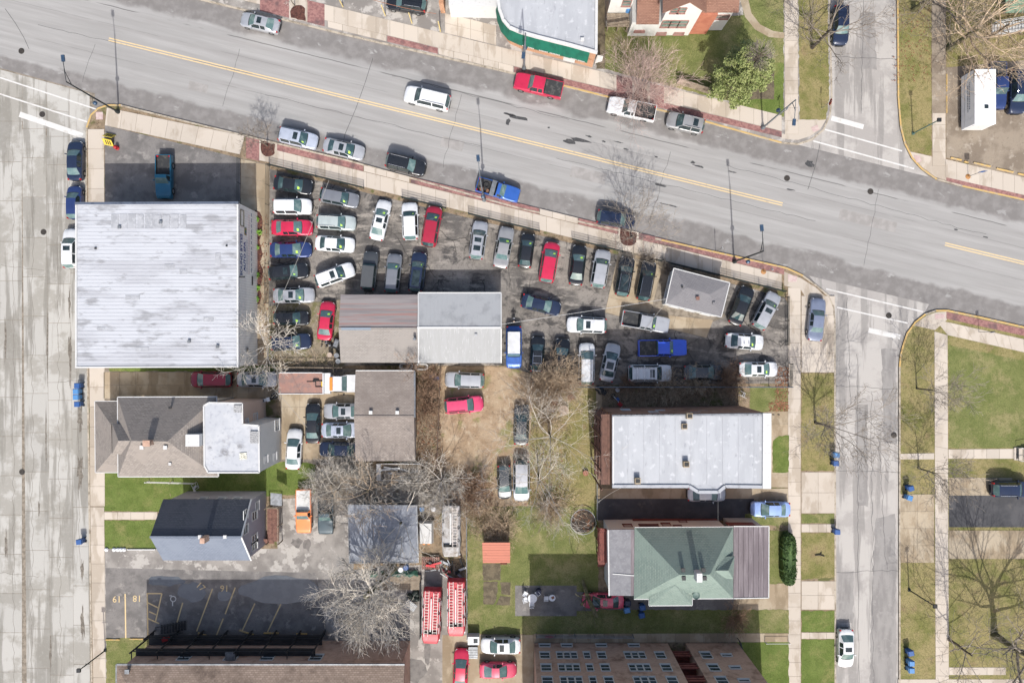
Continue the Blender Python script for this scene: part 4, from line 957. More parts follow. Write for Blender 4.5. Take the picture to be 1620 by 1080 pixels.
for py in (838, 858, 880): T.part('stair_post', MB().box((wx(947, 2), wy(py, 2), 1.75), (.12, .12, 3.4)), M_redwood)
dish = MB().lathe((*P(1101, 941, 5.9)[:2], 5.9), [(.42, .14), (.3, .06), (.02, 0)], 12); T.part('satellite_dish', dish, plain('dish_grey', C(110, 134, 126)))

# --- 10 brick apartment block
T = Thing('brick_apartment_block', 'tall tan brick apartment block with rows of white framed windows and stair recess', 'building', P(1005, 1030, 0))
hb = 10.9; yb = P(0, 1016).y
X = lambda px: (px - CX) * S
def bl(x0, x1, y0, y1, h, m=M_tanbrick, nm='wall'): return T.part(nm, MB().prism([(x0, y1), (x1, y1), (x1, y0), (x0, y0)], .1, h), m)
bl(X(845), X(1056), yb, yb - 14, hb); bl(X(1084), X(1167), yb, yb - 14, hb); bl(X(1056) + .005, X(1084) - .005, yb - 2.6, yb - 14, hb - .01)
bl(X(1167) + .005, X(1206), yb - 5.6, yb - 14, hb - .02); bl(X(833), X(845) - .005, yb - 7, yb - 14, hb - .03)
for (a, b, y0) in ((843, 1057, 0), (1083, 1169, 0)): T.part('cornice', MB().box(((X(a) + X(b)) / 2, yb - .1, hb + .12), (X(b) - X(a), .5, .28)), M_trim)
T.part('roof', MB().prism([(X(845) + .2, yb - 13.8), (X(1167) - .2, yb - 13.8), (X(1167) - .2, yb - .4), (X(845) + .2, yb - .4)], hb - .4, hb + .05), M_greyflat)
XB = lambda px, zz: (px - CX) * S * (HC - zz) / HC
for zz in (3.4, 6.4, 9.3):
    for px, wd in ((862, 1.15), (928.7, .75), (952, 1.0), (1045, 1.1), (1117.5, 1.2)):
        pxx = CX + (px - CX) * (HC - 3.5) / (HC - 0) if False else px
        window(T, ((px - CX) * S * (HC - 3.4) / HC, yb, zz), (0, 1, 0), wd, 1.5, M_trim)
    for px in (897, 1004.8):
        x = (px - CX) * S * (HC - 3.4) / HC
        for k in (-1, 0, 1): window(T, (x + k * .82, yb, zz), (0, 1, 0), .74, 1.5, M_trim)
    window(T, ((1150 - CX) * S * (HC - 3.4) / HC, yb, zz), (0, 1, 0), 1.2, .5, M_trim, mull=0)
    for k in range(6): T.part('balcony_board', MB().box((X(1070), yb - .2 - k * .4, zz - 1.2), (X(1084) - X(1056) - .1, .36, .08)), M_redwood)
    mb = MB()
    for hh in (-.7, -.2): bar(mb, (X(1056) + .1, yb - .1, zz + hh), (X(1084) - .1, yb - .1, zz + hh), .1, .3)
    T.part('balcony_rail', mb, M_redwood)
for px in (862, 897, 952, 1004): window(T, ((px - CX) * S * .985, yb, .85), (0, 1, 0), 1.3, .6, M_trim, mull=0)

# --- 11 brown roofed building with dark rear deck
T = Thing('brown_roof_block', 'long building with brown shingle roof and black wooden rear deck beside parking bays', 'building', P(390, 1045, 0))
ze = 7.2
a, b, c, d = P(184, 1050.5, ze), P(640, 1050.5, ze), P(640, 1290, ze), P(184, 1290, ze)
rd = Vector((a.x + 6.5, (a.y + d.y) / 2, 9.8)); re = Vector((b.x, rd.y, 9.8))
slope(T, [a, b, re, rd], M_sh_brown); slope(T, [d, c, re, rd], M_sh_brown); slope(T, [a, d, rd], M_sh_brown)
trim(T, [p + Vector((0, 0, -.05)) for p in (d, a, b)], .14, .18, M_galv, 'gutter', closed=False)
wb = inset([a, b, c, d], .45); walls(T, wb, ze - .17, M_tanbrick)
yn = wb[0].y
for px in (292, 366, 424, 500): window(T, (wx(px, 4.6), yn, 4.6), (0, 1, 0), 1.4, 1.3, M_trim)
T.part('vent_hood', MB().box((wx(366, 5) , yn + .5, 5.2), (1.1, .9, .35)), M_galv); vent(T, P(203, 1060, 7.5), M_galv, s=.35)
x0, x1 = X(246), X(515)
for zz, dep in ((1.5, 1.25), (4.3, 1.0)):
    for k in range(int(dep / .3)): T.part('deck_board', MB().box(((x0 + x1) / 2, yn + .2 + k * .3, zz), (x1 - x0, .28, .06)), M_darkdeck)
    mb = MB()
    for hh in (.45, .9): bar(mb, (x0, yn + dep, zz + hh), (x1, yn + dep, zz + hh), .08, .1)
    T.part('deck_rail', mb, M_black)
for k in range(8):
    x = x0 + (x1 - x0) * k / 7
    mb = MB().box((x, yn + 1.2, 1.4), (.14, .14, 2.6)); mb.box((x, yn + .95, 3.0), (.14, .14, 5.2)); T.part('deck_post', mb, M_black)
    mb = MB(); bar(mb, (x, yn + .1, 5.2), (x, yn + 1.0, 5.2), .08, .1); T.part('deck_joist', mb, M_black)
for k in range(9): T.part('stair_tread', MB().box((X(266) + k * .27, yn + 1.9, 1.5 - k * .15), (.26, 1.1, .05)), M_darkdeck)
mb = MB(); bar(mb, (X(262), yn + 2.5, 2.4), (X(262) + 2.6, yn + 2.5, 1.0), .07, .08); bar(mb, (X(262), yn + 1.32, 2.4), (X(262) + 2.6, yn + 1.32, 1.0), .07, .08); T.part('stair_rail', mb, M_black)

# --- 12 corner shop with green awning
T = Thing('awning_shop', 'shop with white flat roof, rounded front and long green awning', 'shop', P(865, 40, 0))
z = 4.5
rp = [(945, 84), (900, 71.5), (850, 59), (822, 51), (806, 44), (796, 32), (790, 15), (788, 0), (788, -60), (946, -60)]
R_ = pxs(rp, z); low = [(p.x + (0.1), p.y + .0) for p in R_]
cc = P(870, 10, z)
wl = [Vector((cc.x + (p.x - cc.x) * .985, cc.y + (p.y - cc.y) * .985, 0)) for p in R_]
walls(T, wl, z - .2, M_orangebrick)
T.part('roof', MB().prism([(p.x, p.y) for p in R_], z - .2, z - .05), M_wmemb)
mb = MB()
for i in range(8): bar(mb, R_[i] + Vector((0, 0, .06)), R_[i + 1] + Vector((0, 0, .06)), .34, .3)
bar(mb, R_[9] + Vector((-.15, 0, .05)), R_[0] + Vector((-.15, 0, .05)), .3, .28); T.part('parapet', mb, M_trim)
M_awn = LM('green_canvas', C(24, 122, 98, .6), [(C(20, 106, 86, .6), 1.0, .4, .65, (2, .4, 1))], rough=.75)
top = [wl[0] + (wl[1] - wl[0]) * .22] + wl[1:8]; tp = []; bt = []
for i, p in enumerate(top):
    dd = (top[min(i + 1, 7)] - top[max(i - 1, 0)]).normalized(); nn = Vector((-dd.y, dd.x, 0))
    if nn.dot(p - Vector((cc.x, cc.y, 0))) < 0: nn = -nn
    tp.append(Vector((p.x, p.y, 4.15)) + nn * .02); bt.append(Vector((p.x, p.y, 2.25)) + nn * .42)
mb = MB()
for i in range(7):
    mb.poly([tp[i], tp[i + 1], bt[i + 1], bt[i]]); dn = Vector((0, 0, -.3)); mb.poly([bt[i], bt[i + 1], bt[i + 1] + dn, bt[i] + dn])
mb.poly([tp[0], bt[0], bt[0] + Vector((0, 0, -.3)), tp[0] + Vector((0, 0, -1.0))])
T.part('awning', mb, M_awn)
mb = MB(); r = random.Random(8)
def valance_marks(i, u0, u1, n):
    A, B = bt[i], bt[i + 1]; d = (B - A).normalized(); nn = Vector((d.y, -d.x, 0))
    if nn.dot(A - cc) < 0: nn = -nn
    for k in range(n):
        if k in (n // 2,): continue
        u = u0 + (u1 - u0) * (k + .5) / n; p = A.lerp(B, u) + nn * .03 - Vector((0, 0, .13)); mb.box(p, ((B - A).length * abs(u1 - u0) / n * .7, .03, .2), atan2(d.y, d.x))
valance_marks(0, .12, .78, 16); valance_marks(1, .2, .9, 14); valance_marks(2, .1, .8, 8)
T.part('awning_lettering', mb, M_trim)
p = wl[1].lerp(wl[0], .12); T.part('door', MB().box((p.x, p.y - .03, 1.2), (1.4, .12, 2.2), -.24), M_trim)
vent(T, P(921, 64, z), M_trim, s=.3)
T.part('annex_roof', MB().prism([(wx(708, 3), wy(-60, 3)), (wx(786, 3), wy(-60, 3)), (wx(786, 3), wy(11, 3)), (wx(710, 3), wy(9, 3))], .1, 3.0), M_trim)
T.part('annex_pier', MB().box((*P(700, 6, 1)[:2], 1.3), (.55, 1.5, 2.4)), M_orangebrick)

# --- 13 white house at the top
T = Thing('white_gabled_house', 'white sided house with tan shingle roof and red window trim', 'house', P(1060, 30, 0))
def yat(py): return P(0, py).y
def wallseg(px0, px1, py, h, m, dep=6.0, nm='wall'): return T.part(nm, MB().prism([(X(px0), yat(py)), (X(px1), yat(py)), (X(px1), yat(py) + dep), (X(px0), yat(py) + dep)], .1, h), m)
M_salm = LM('salmon_panel', C(214, 140, 112), [(C(196, 122, 98), 1, .4, .65)], rough=.8)
wallseg(1036, 1088, 57, 6.6, M_white_side, 7); wallseg(1088.1, 1116, 55, 5.0, M_salm, 6, 'side_panel'); wallseg(1116.1, 1141, 49, 5.2, M_white_side, 6); wallseg(992, 1035.9, 58, 3.6, M_white_side, 5); wallseg(958, 991.9, 30, 6.0, M_white_side, 4)
ys = yat(57)
slope(T, [(X(1030), ys - .3, 6.4), (X(1062), ys - .3, 8.8), (X(1062), ys + 9, 8.8), (X(1030), ys + 9, 6.4)], M_sh_brown2); slope(T, [(X(1062), ys - .3, 8.8), (X(1094), ys - .3, 6.4), (X(1094), ys + 9, 6.4), (X(1062), ys + 9, 8.8)], M_sh_brown2)
T.part('gable', MB().poly([(X(1036), ys, 6.6), (X(1088), ys, 6.6), (X(1062), ys, 8.6)]), M_white_side)
slope(T, [(X(1086), yat(47) - .4, 5.2), (X(1146), yat(47) - .4, 5.2), (X(1146), ys + 8, 7.5), (X(1086), ys + 8, 7.5)], M_sh_brown2)
slope(T, [(X(998), yat(58) - .2, 3.7), (X(1032), yat(58) - .2, 3.7), (X(1032), yat(28), 4.3), (X(998), yat(28), 4.3)], M_sh_brown2, name='bay_roof')
slope(T, [(X(955), yat(30) - .3, 6.1), (X(1000), yat(30) - .3, 6.1), (X(1000), ys + 9, 7.6), (X(955), ys + 9, 7.6)], M_sh_brown2)
for x, zz, wd, ht in ((1048, 6.4, .9, 1.2), (1058, 6.4, .9, 1.2), (1044, 3.2, 1.0, 1.6), (1057, 3.2, 1.0, 1.6), (1070, 3.2, 1.0, 1.6), (1044, .7, 1.2, .5), (1072, .7, 1.2, .5)): window(T, (X(x), ys, zz), (0, -1, 0), wd, ht, M_redtrim, M_panegreen)
window(T, (X(1128), yat(49), 3.6), (0, -1, 0), 1.6, .9, M_redtrim, M_panegreen); window(T, (X(1008), yat(58), 1.5), (0, -1, 0), 1.2, .4, M_redtrim, M_panegreen); window(T, (X(983), yat(30), 3.9), (0, -1, 0), 1.0, 1.4, M_redtrim, M_panegreen)
for k in range(12): T.part('deck_board', MB().box((X(959) + k * .24, yat(42), 1.6), (.22, 1.6, .06)), M_wood)
mb = MB(); bar(mb, (X(958), yat(53), 2.3), (X(991), yat(50), 2.5), .08, .3); bar(mb, (X(958), yat(53), 1.8), (X(991), yat(50), 2.0), .08, .1); T.part('deck_rail', mb, M_wood)
for x in (959, 975, 990): T.part('deck_post', MB().box((X(x), yat(51), 1.2), (.12, .12, 2.2)), M_wood)

# --- 14 little orange-roofed shed
T = Thing('garden_shed', 'small garden shed with bright orange metal roof in the back lawn', 'shed', P(785, 871, 0))
z = 2.3
q = pxs([(763, 856.5), (807, 856.5), (807, 890), (764, 890)], z)
M_or = siding('orange_roof', C(212, 128, 102, .6), .33, 'y', .4)
for k in range(8):
    u0, u1 = k / 8, (k + 1) / 8
    slope(T, [q[0].lerp(q[3], u0) + Vector((0, 0, .35 * (1 - u0) + .012 * (k % 2))), q[1].lerp(q[2], u0) + Vector((0, 0, .35 * (1 - u0) + .012 * (k % 2))), q[1].lerp(q[2], u1) + Vector((0, 0, .35 * (1 - u1) + .012 * (k % 2))), q[0].lerp(q[3], u1) + Vector((0, 0, .35 * (1 - u1) + .012 * (k % 2)))], M_or, .05, 'roof_panel')
walls(T, inset(q, .15), z - .06, M_wood)
T.part('door', MB().box((wx(797, 1), wy(890, 1) + .12, 1.0), (.8, .06, 1.7)), M_redwood)

# --- 15 porch and steps at far right, ramp top right
T = Thing('house_stoop', 'concrete stoop with black mat at the end of a pale path', 'steps', P(1613, 717, 0))
for k in range(3): T.part('step', MB().box((*P(1606 + k * 6, 717)[:2], .2 + k * .14), (.62, 1.5, .16 + .02 * k)), M_slab)
T.part('door_mat', MB().box((*P(1609, 716)[:2], .295), (.62, 1.3, .02)), M_black)
mb = MB()
for s_ in (-1, 1): bar(mb, (*P(1605, 717 + s_ * 10)[:2], 1.0), (*P(1622, 717 + s_ * 10)[:2], 1.25), .06, .06); mb.box((*P(1606, 717 + s_ * 10)[:2], .6), (.06, .06, .9)); mb.box((*P(1620, 717 + s_ * 10)[:2], .7), (.06, .06, 1.1))
T.part('hand_rail', mb, M_trim)
T = Thing('garden_ramp', 'white painted wooden ramp with rails beyond the gravel lot', 'ramp', P(1595, 48, 0))
for k in range(14): T.part('ramp_board', MB().box((*P(1568 + k * 4.2, 50 - k * .4)[:2], .3 + k * .05), (.29, 1.3, .05)), M_trim)
mb = MB()
for s_ in (-9, 9):
    for h in (.5, 1.0): bar(mb, (*P(1566, 50 + s_)[:2], h + .2), (*P(1625, 44 + s_)[:2], h + .9), .07, .08)
T.part('ramp_rail', mb, M_trim)
for k in range(5):
    for s_ in (-9, 9): T.part('ramp_post', MB().box((*P(1567 + k * 14, 50 - k * 1.4 + s_)[:2], .6 + .1 * k), (.09, .09, 1.1)), M_trim)
T = Thing('green_porch', 'dark porch with pale green roof edge and glass panels', 'porch', P(1600, 8, 0))
slope(T, [P(1590, -30, 3), P(1660, -30, 3), P(1660, 18, 2.6), P(1592, 20, 2.6)], plain('porch_green', C(150, 178, 150)), name='roof')
for k in range(4): T.part('glass_panel', MB().box((*P(1592 + k * 9, 22)[:2], 1.3), (.6, .06, 2.3)), M_pane)
for k in range(5): T.part('post', MB().box((*P(1587 + k * 9, 22)[:2], 1.3), (.12, .1, 2.5)), M_trim)
# ---------------------------------------------------------------- vehicles
M_glass = LM('car_glass', (.075, .135, .135, 1), [((.13, .19, .19, 1), 1.2, .4, .65)], rough=.04, spec=.8, world=False)
M_glass2 = LM('car_glass_pale', (.085, .145, .14, 1), [((.16, .22, .21, 1), .9, .45, .6)], rough=.05, spec=.8, world=False)
M_glass3 = LM('car_glass_deep', (.03, .06, .065, 1), [((.09, .14, .14, 1), .8, .5, .62)], rough=.04, spec=.8, world=False)
M_glassdk = LM('car_glass_dark', (.012, .02, .022, 1), [((.03, .045, .05, 1), 1.2, .4, .65)], rough=.06, spec=.7, world=False)
M_tyre = LM('tyre_rubber', (.018, .018, .018, 1), [((.03, .03, .03, 1), 6, .4, .6)], rough=.8, world=False)
M_rim = LM('wheel_rim', (.42, .43, .44, 1), [((.2, .2, .2, 1), 5, .5, .6)], rough=.3, metal=.7, world=False)
M_under = LM('underbody', (.012, .012, .012, 1), [((.02, .02, .02, 1), 3, .4, .6)], world=False)
M_lamp = LM('headlamp_glass', (.6, .63, .65, 1), [((.35, .37, .4, 1), 9, .45, .6)], rough=.12, world=False)
M_tail = LM('tail_lamp', (.42, .015, .02, 1), [((.25, .01, .01, 1), 6, .45, .6)], rough=.2, world=False)
M_chrome = LM('chrome', (.6, .61, .62, 1), [((.45, .46, .47, 1), 4, .45, .6)], rough=.2, metal=.9, world=False)
M_liner = LM('bed_liner', (.03, .031, .033, 1), [((.07, .068, .065, 1), 2.2, .5, .65)], rough=.8, world=False)
M_neon = LM('neon_sticker', (.5, .86, .08, 1), [((.6, .9, .2, 1), 9, .5, .6)], rough=.6, world=False)
PAINT = {}
def paint(key, c, metal=0.25, rough=.32):
    if key in PAINT: return PAINT[key]
    m = LM('paint_' + key, c, [(tuple(x * .86 for x in c[:3]) + (1,), 1.1, .45, .7)], rough=rough, metal=metal, coat=.5, world=False)
    PAINT[key] = m; return m
COLS = dict(white=((.58, .59, .60, 1), 0, .35), silver=((.40, .41, .43, 1), .35, .34), silverblue=((.44, .48, .56, 1), .3, .34), black=((.016, .018, .022, 1), .1, .25),
    navy=((.018, .028, .06, 1), .15, .25), blue=((.03, .10, .36, 1), .15, .3), dblue=((.025, .045, .14, 1), .2, .28), brightblue=((.03, .09, .55, 1), .1, .3), ltblue=((.26, .37, .66, 1), .2, .35),
    grey=((.20, .21, .23, 1), .35, .34), greyblue=((.19, .22, .30, 1), .25, .36), dgrey=((.07, .075, .08, 1), .3, .34), sage=((.42, .47, .46, 1), .25, .36), red=((.48, .022, .065, 1), .1, .3), wine=((.20, .012, .03, 1), .2, .3),
    crimson=((.34, .02, .045, 1), .15, .36), pinkred=((.56, .05, .13, 1), .05, .42), rose=((.52, .06, .12, 1), .05, .4), orange=((.72, .20, .055, 1), 0, .4), teal=((.012, .12, .20, 1), .2, .3), dteal=((.035, .06, .075, 1), .15, .38), brick=((.5, .03, .035, 1), .05, .4), bronze=((.33, .33, .33, 1), .4, .34))
def pnt(k): c, m, r = COLS[k]; return paint(k, c, m, r)

# kind: L, W, H, hood z, belt z, deck z, cowl x, windscreen top x, roof rear x, rear glass base x (x forward, fractions of L from the centre), wheel r, roof half width fraction
KIND = dict(
    sedan=(4.85, 1.84, 1.46, .80, .92, 1.00, .235, .075, -.215, -.355, .33, .66),
    coupe=(4.6, 1.80, 1.38, .78, .90, .98, .21, .03, -.16, -.36, .32, .64),
    oldsedan=(5.1, 1.86, 1.42, .84, .92, .96, .19, .075, -.19, -.29, .33, .68),
    compact=(4.3, 1.74, 1.48, .84, .94, 1.02, .255, .095, -.30, -.41, .31, .66),
    hatch=(4.2, 1.74, 1.50, .86, .95, 1.0, .25, .08, -.37, -.465, .31, .67),
    wagon=(4.75, 1.84, 1.56, .86, .97, 1.02, .22, .075, -.40, -.475, .34, .70),
    suv=(4.75, 1.90, 1.74, 1.00, 1.08, 1.1, .225, .09, -.41, -.478, .37, .71),
    bigsuv=(5.15, 2.0, 1.88, 1.08, 1.16, 1.15, .235, .12, -.43, -.485, .39, .74),
    minivan=(5.0, 1.96, 1.76, .95, 1.04, 1.05, .285, .10, -.42, -.482, .34, .73),
    fullsize=(5.1, 1.9, 1.78, 1.04, 1.12, 1.10, .21, .15, -.36, -.385, .39, .78),
    jeep=(4.6, 1.86, 1.84, 1.08, 1.14, 1.1, .155, .105, -.44, -.475, .41, .78),
)
def seg_lerp(tab, x):
    for (a, za), (b, zb) in zip(tab, tab[1:]):
        if a >= x >= b: return za if a == b else za + (zb - za) * (a - x) / (a - b)
    return tab[0][1] if x > tab[0][0] else tab[-1][1]
MESHES = {}
def car_meshes(kind):
    if kind in MESHES: return MESHES[kind]
    L, W, Hh, zh, zb, zd, xc, xw, xr, xq, wr, rw = KIND[kind]
    xc, xw, xr, xq = xc * L, xw * L, xr * L, xq * L
    h2 = L / 2; wf, wrr = h2 - .92 * (L / 4.8), -h2 + .95 * (L / 4.8)
    boxy = kind in ('jeep', 'fullsize', 'oldsedan', 'bigsuv')
    tall = xq < -.45 * L
    nose = zh - .22; tail = (zd - .06) if not tall else zd - .05
    top = [(h2, nose - .12), (h2 - .05, nose), (h2 - .25, zh - .09), (h2 - .6, zh), (xc, zb + .02), (xw, Hh - .035), (xw - .5, Hh), (xr + .6, Hh - .005), (xr, Hh - .05), (xq, zd + (.02 if tall else 0)), (-h2 + .3 if not tall else -h2 + .06, zd - .01 if not tall else zd - .05), (-h2 + .05, tail - .04), (-h2, tail - .22)]
    sh = [(h2, nose - .14), (h2 - .3, zh - .12), (xc, zb), (xr, zb + .03), (-h2 + .35, zd - .02), (-h2, tail - .24)]
    xs = {h2, h2 - .05, h2 - .25, h2 - .6, xc, (xc + xw) / 2, xw, xw - .5, xr, xq, -h2 + .05, -h2, -h2 + .3, (xr + xq) / 2}
    bp = (xw + xr) / 2 + .05
    xs |= {bp + .05, bp - .05, xr + .14, xw - .10, xc + .075}
    if xr + .6 < bp - .1: xs.add(xr + .6)
    for cwx in (wf, wrr): xs |= {cwx + wr * 1.18, cwx + wr * .85, cwx, cwx - wr * .85, cwx - wr * 1.18}
    xs = sorted(xs, reverse=True); xs = [x for i, x in enumerate(xs) if i == 0 or xs[i - 1] - x > .012]
    rows = []
    for x in xs:
        t = abs(x) / h2
        pl = 1 - (.15 if boxy else .24) * max(0, (t - .66) / .34) ** 2.6
        hw = W / 2 * pl
        zt = seg_lerp(top, x); zs = min(seg_lerp(sh, x), zt - .015)
        g = max(0, min(1, (zt - zs - .02) / max(.1, Hh - zs - .05)))
        arch = 0
        for cwx in (wf, wrr):
            d = abs(x - cwx) / (wr * 1.18)
            if d < .999: arch = max(arch, wr + wr * 1.16 * math.sqrt(max(0, 1 - d * d)) ** .9)
        endz = .12 if t > .97 else 0
        a0 = max(.20 + endz, arch); a1 = max(.42, arch); a1 = min(a1, zs - .12); a0 = min(a0, zs - .12)
        y5 = hw * .84 * (1 - g) + min(hw * .84, rw * W / 2) * g
        rows.append([(hw * .95, a0), (hw * 1.0, a1), (hw * 1.0, max(zs - .16, a1)), (hw * .975, zs - .03), (hw * .93 * (1 - g) + hw * .925 * g, zs + .005), (y5, zt - .055 * g), (y5 * .945, zt - .012 * g + .0), (y5 * .5, zt + .012), (0, zt + .02)])
    n = len(rows[0]); V = []
    bt_ = [(h2, .0), (h2 - .3, .10), (xc, .13), (xw, .07), (xw - .6, 0), (xr + .4, 0), (xr, -.05), (xq, -.10), (-h2 + .2, -.08), (-h2, .0)]
    kb = .5 if boxy else 1.0; er = .12 if boxy else .2
    for x, r in zip(xs, rows):
        bw = seg_lerp(bt_, x) * kb; q = []
        for j, (y, z) in enumerate(r):
            u = 1 - min(1, abs(y) / (W / 2)) ** 2
            xx = x + (bw * (u - .35) if j >= 3 else 0)
            if x > h2 - .3: xx -= er * (1 - u) * (x - h2 + .3) / .3
            elif x < -h2 + .3: xx += er * .8 * (1 - u) * (-h2 + .3 - x) / .3
            q.append((xx, y, z))
        V += [(xx, -y, z) for xx, y, z in q] + [(xx, y, z) for xx, y, z in q[-2::-1]]
    m = 2 * n - 1
    B = dict(body=[], windshield=[], rear_window=[], cowl=[], sw=[[], [], [], []])
    for i in range(len(xs) - 1):
        xm = (xs[i] + xs[i + 1]) / 2
        for k in range(m - 1):
            f = (i * m + k, i * m + k + 1, (i + 1) * m + k + 1, (i + 1) * m + k)
            kk = min(k, m - 2 - k); side = 0 if k < n - 1 else 1
            tgt = 'body'
            if kk >= 6:
                if xw < xm < xc - .06 * 0: tgt = 'windshield'
                elif xq < xm < xr - .0: tgt = 'rear_window'
                elif xc < xm < xc + .08: tgt = 'cowl'
                if tall and tgt == 'rear_window' and False: tgt = 'body'
            elif kk == 4:
                if bp + .05 < xm < (xc + xw) / 2: tgt = ('sw', side)
                elif (xr + .14 if not tall else xr + .14) < xm < bp - .05: tgt = ('sw', 2 + side)
                elif tall and xr > xm > (xr + xq) / 2 and False: tgt = 'body'
            if isinstance(tgt, tuple): B['sw'][tgt[1]].append(f)
            else: B[tgt].append(f)
    # ends
    B['body'].append(tuple(range(m - 1, -1, -1))); B['body'].append(tuple((len(xs) - 1) * m + k for k in range(m)))
    def sub(faces, nm):
        idx = sorted({i for f in faces for i in f}); mp = {i: j for j, i in enumerate(idx)}
        mb = MB(); mb.v = [V[i] for i in idx]; mb.f = [tuple(mp[i] for i in f) for f in faces]
        return mb.mesh(nm, True, 38)
    R = dict(body=sub(B['body'], 'body'), windshield=sub(B['windshield'], 'windshield'), rear=sub(B['rear_window'], 'rear_window'), side=[sub(f, 'side_window') for f in B['sw'] if f])
    R['floor'] = MB().box((0, 0, .3), (L * .88, W * .8, .1)).mesh('underbody')
    R['cowl'] = sub(B['cowl'], 'cowl') if B['cowl'] else None
    R['info'] = dict(L=L, W=W, H=Hh, wf=wf, wr=wrr, r=wr, xc=xc, xw=xw, xr=xr, xq=xq, zh=zh, zb=zb, zd=zd, rw=rw * W / 2, tall=tall, nose=nose, tail=tail, hasroof=True)
    MESHES[kind] = R; return R
def truck_meshes(kind):
    """pickups: cab and open bed"""
    if kind in MESHES: return MESHES[kind]
    L, W, Hh, cab0, cab1 = {'crewcab': (5.7, 1.98, 1.86, .205, -.135), 'extcab': (5.75, 2.0, 1.86, .19, -.08), 'regcab': (5.2, 1.86, 1.74, .17, -.03)}[kind]
    zh, zb, zf, wr = 1.06, 1.14, .78, .39
    h2 = L / 2; xc = cab0 * L; xw = xc - .55; xr = cab1 * L + .06; xq = cab1 * L
    wf, wrr = h2 - .95, -h2 + 1.2
    top = [(h2, zh - .34), (h2 - .05, zh - .18), (h2 - .25, zh - .06), (h2 - .7, zh), (xc, zb + .02), (xw, Hh - .03), (xw - .4, Hh), (xr, Hh - .04), (xq, zb - .0), (xq - .02, zf), (-h2 + .1, zf), (-h2 + .09, zb), (-h2 + .02, zb - .01), (-h2, zb - .2)]
    xs = {h2, h2 - .05, h2 - .25, h2 - .7, xc, xw, xw - .4, xr, xq, xq - .02, -h2 + .1, -h2 + .09, -h2 + .02, -h2, (xc + xw) / 2, xr + .14}
    mid = (xw + xr) / 2
    if kind != 'regcab': xs |= {mid + .05, mid - .05}
    for c in (wf, wrr): xs |= {c + wr * 1.18, c + wr * .85, c, c - wr * .85, c - wr * 1.18}
    xs = sorted(xs, reverse=True); xs = [x for i, x in enumerate(xs) if i == 0 or xs[i - 1] - x > .008]
    rows = []
    for x in xs:
        t = abs(x) / h2; hw = W / 2 * (1 - (.14 * max(0, (x / h2 - .65) / .35) ** 2.2 if x > 0 else .02 * max(0, (t - .9) / .1)))
        zt = seg_lerp(top, x); bed = x < xq - .01 and x > -h2 + .095
        zs = zb if x < xc else min(zb, zt - .02)
        if x < -h2 + .01: zs = zb - .22
        g = 0 if bed else max(0, min(1, (zt - zs - .02) / (Hh - zs - .05)))
        arch = 0
        for c in (wf, wrr):
            d = abs(x - c) / (wr * 1.18)
            if d < .999: arch = max(arch, wr + wr * 1.14 * math.sqrt(max(0, 1 - d * d)) ** .9)
        a0 = min(max(.34, arch), zs - .12); a1 = min(max(.5, arch), zs - .12)
        if bed:
            rows.append([(hw * .96, a0), (hw, a1), (hw, zs - .15), (hw * .985, zs - .01), (hw * .90, zs), (hw * .875, zf + .01), (hw * .8, zf), (hw * .4, zf), (0, zf)])
        else:
            y5 = hw * .86 * (1 - g) + W / 2 * .74 * g
            rows.append([(hw * .96, a0), (hw, a1), (hw, max(zs - .16, a1)), (hw * .98, zs - .03), (hw * .93, zs + .005), (y5, zt - .05 * g), (y5 * .945, zt - .01 * g), (y5 * .5, zt + .01), (0, zt + .015)])
    n = 9; m = 17; V = []
    for x, r in zip(xs, rows): V += [(x, -y, z) for y, z in r] + [(x, y, z) for y, z in r[-2::-1]]
    B = dict(body=[], ws=[], rg=[], bed=[], sw=[[], [], [], []])
    for i in range(len(xs) - 1):
        xm = (xs[i] + xs[i + 1]) / 2
        for k in range(m - 1):
            f = (i * m + k, i * m + k + 1, (i + 1) * m + k + 1, (i + 1) * m + k); kk = min(k, m - 2 - k); side = 0 if k < n - 1 else 1
            if xm < xq and xm > -h2 + .09 and kk >= 4: B['bed'].append(f)
            elif kk >= 6 and xw < xm < xc: B['ws'].append(f)
            elif kk >= 6 and xq < xm < xr: B['rg'].append(f)
            elif kk == 4 and xr + .14 < xm < (xc + xw) / 2 and not (kind != 'regcab' and mid - .05 < xm < mid + .05): B['sw'][(0 if xm > mid else 2) + side].append(f)
            else: B['body'].append(f)
    B['body'].append(tuple(range(m - 1, -1, -1))); B['body'].append(tuple((len(xs) - 1) * m + k for k in range(m)))
    def sub(faces, nm):
        idx = sorted({i for f in faces for i in f}); mp = {i: j for j, i in enumerate(idx)}
        mb = MB(); mb.v = [V[i] for i in idx]; mb.f = [tuple(mp[i] for i in f) for f in faces]
        return mb.mesh(nm, True, 38)
    R = dict(body=sub(B['body'], 'body'), windshield=sub(B['ws'], 'windshield'), rear=sub(B['rg'], 'rear_window'), side=[sub(f, 'side_window') for f in B['sw'] if f], bed=sub(B['bed'], 'cargo_bed'))
    R['floor'] = MB().box((0, 0, .4), (L * .93, W * .82, .1)).mesh('underbody')
    R['info'] = dict(L=L, W=W, H=Hh, wf=wf, wr=wrr, r=wr, xc=xc, xw=xw, xr=xr, xq=xq, zh=zh, zb=zb, zd=zb, rw=W / 2 * .74, tall=False, nose=zh - .2, tail=zb - .1, zf=zf)
    MESHES[kind] = R; return R
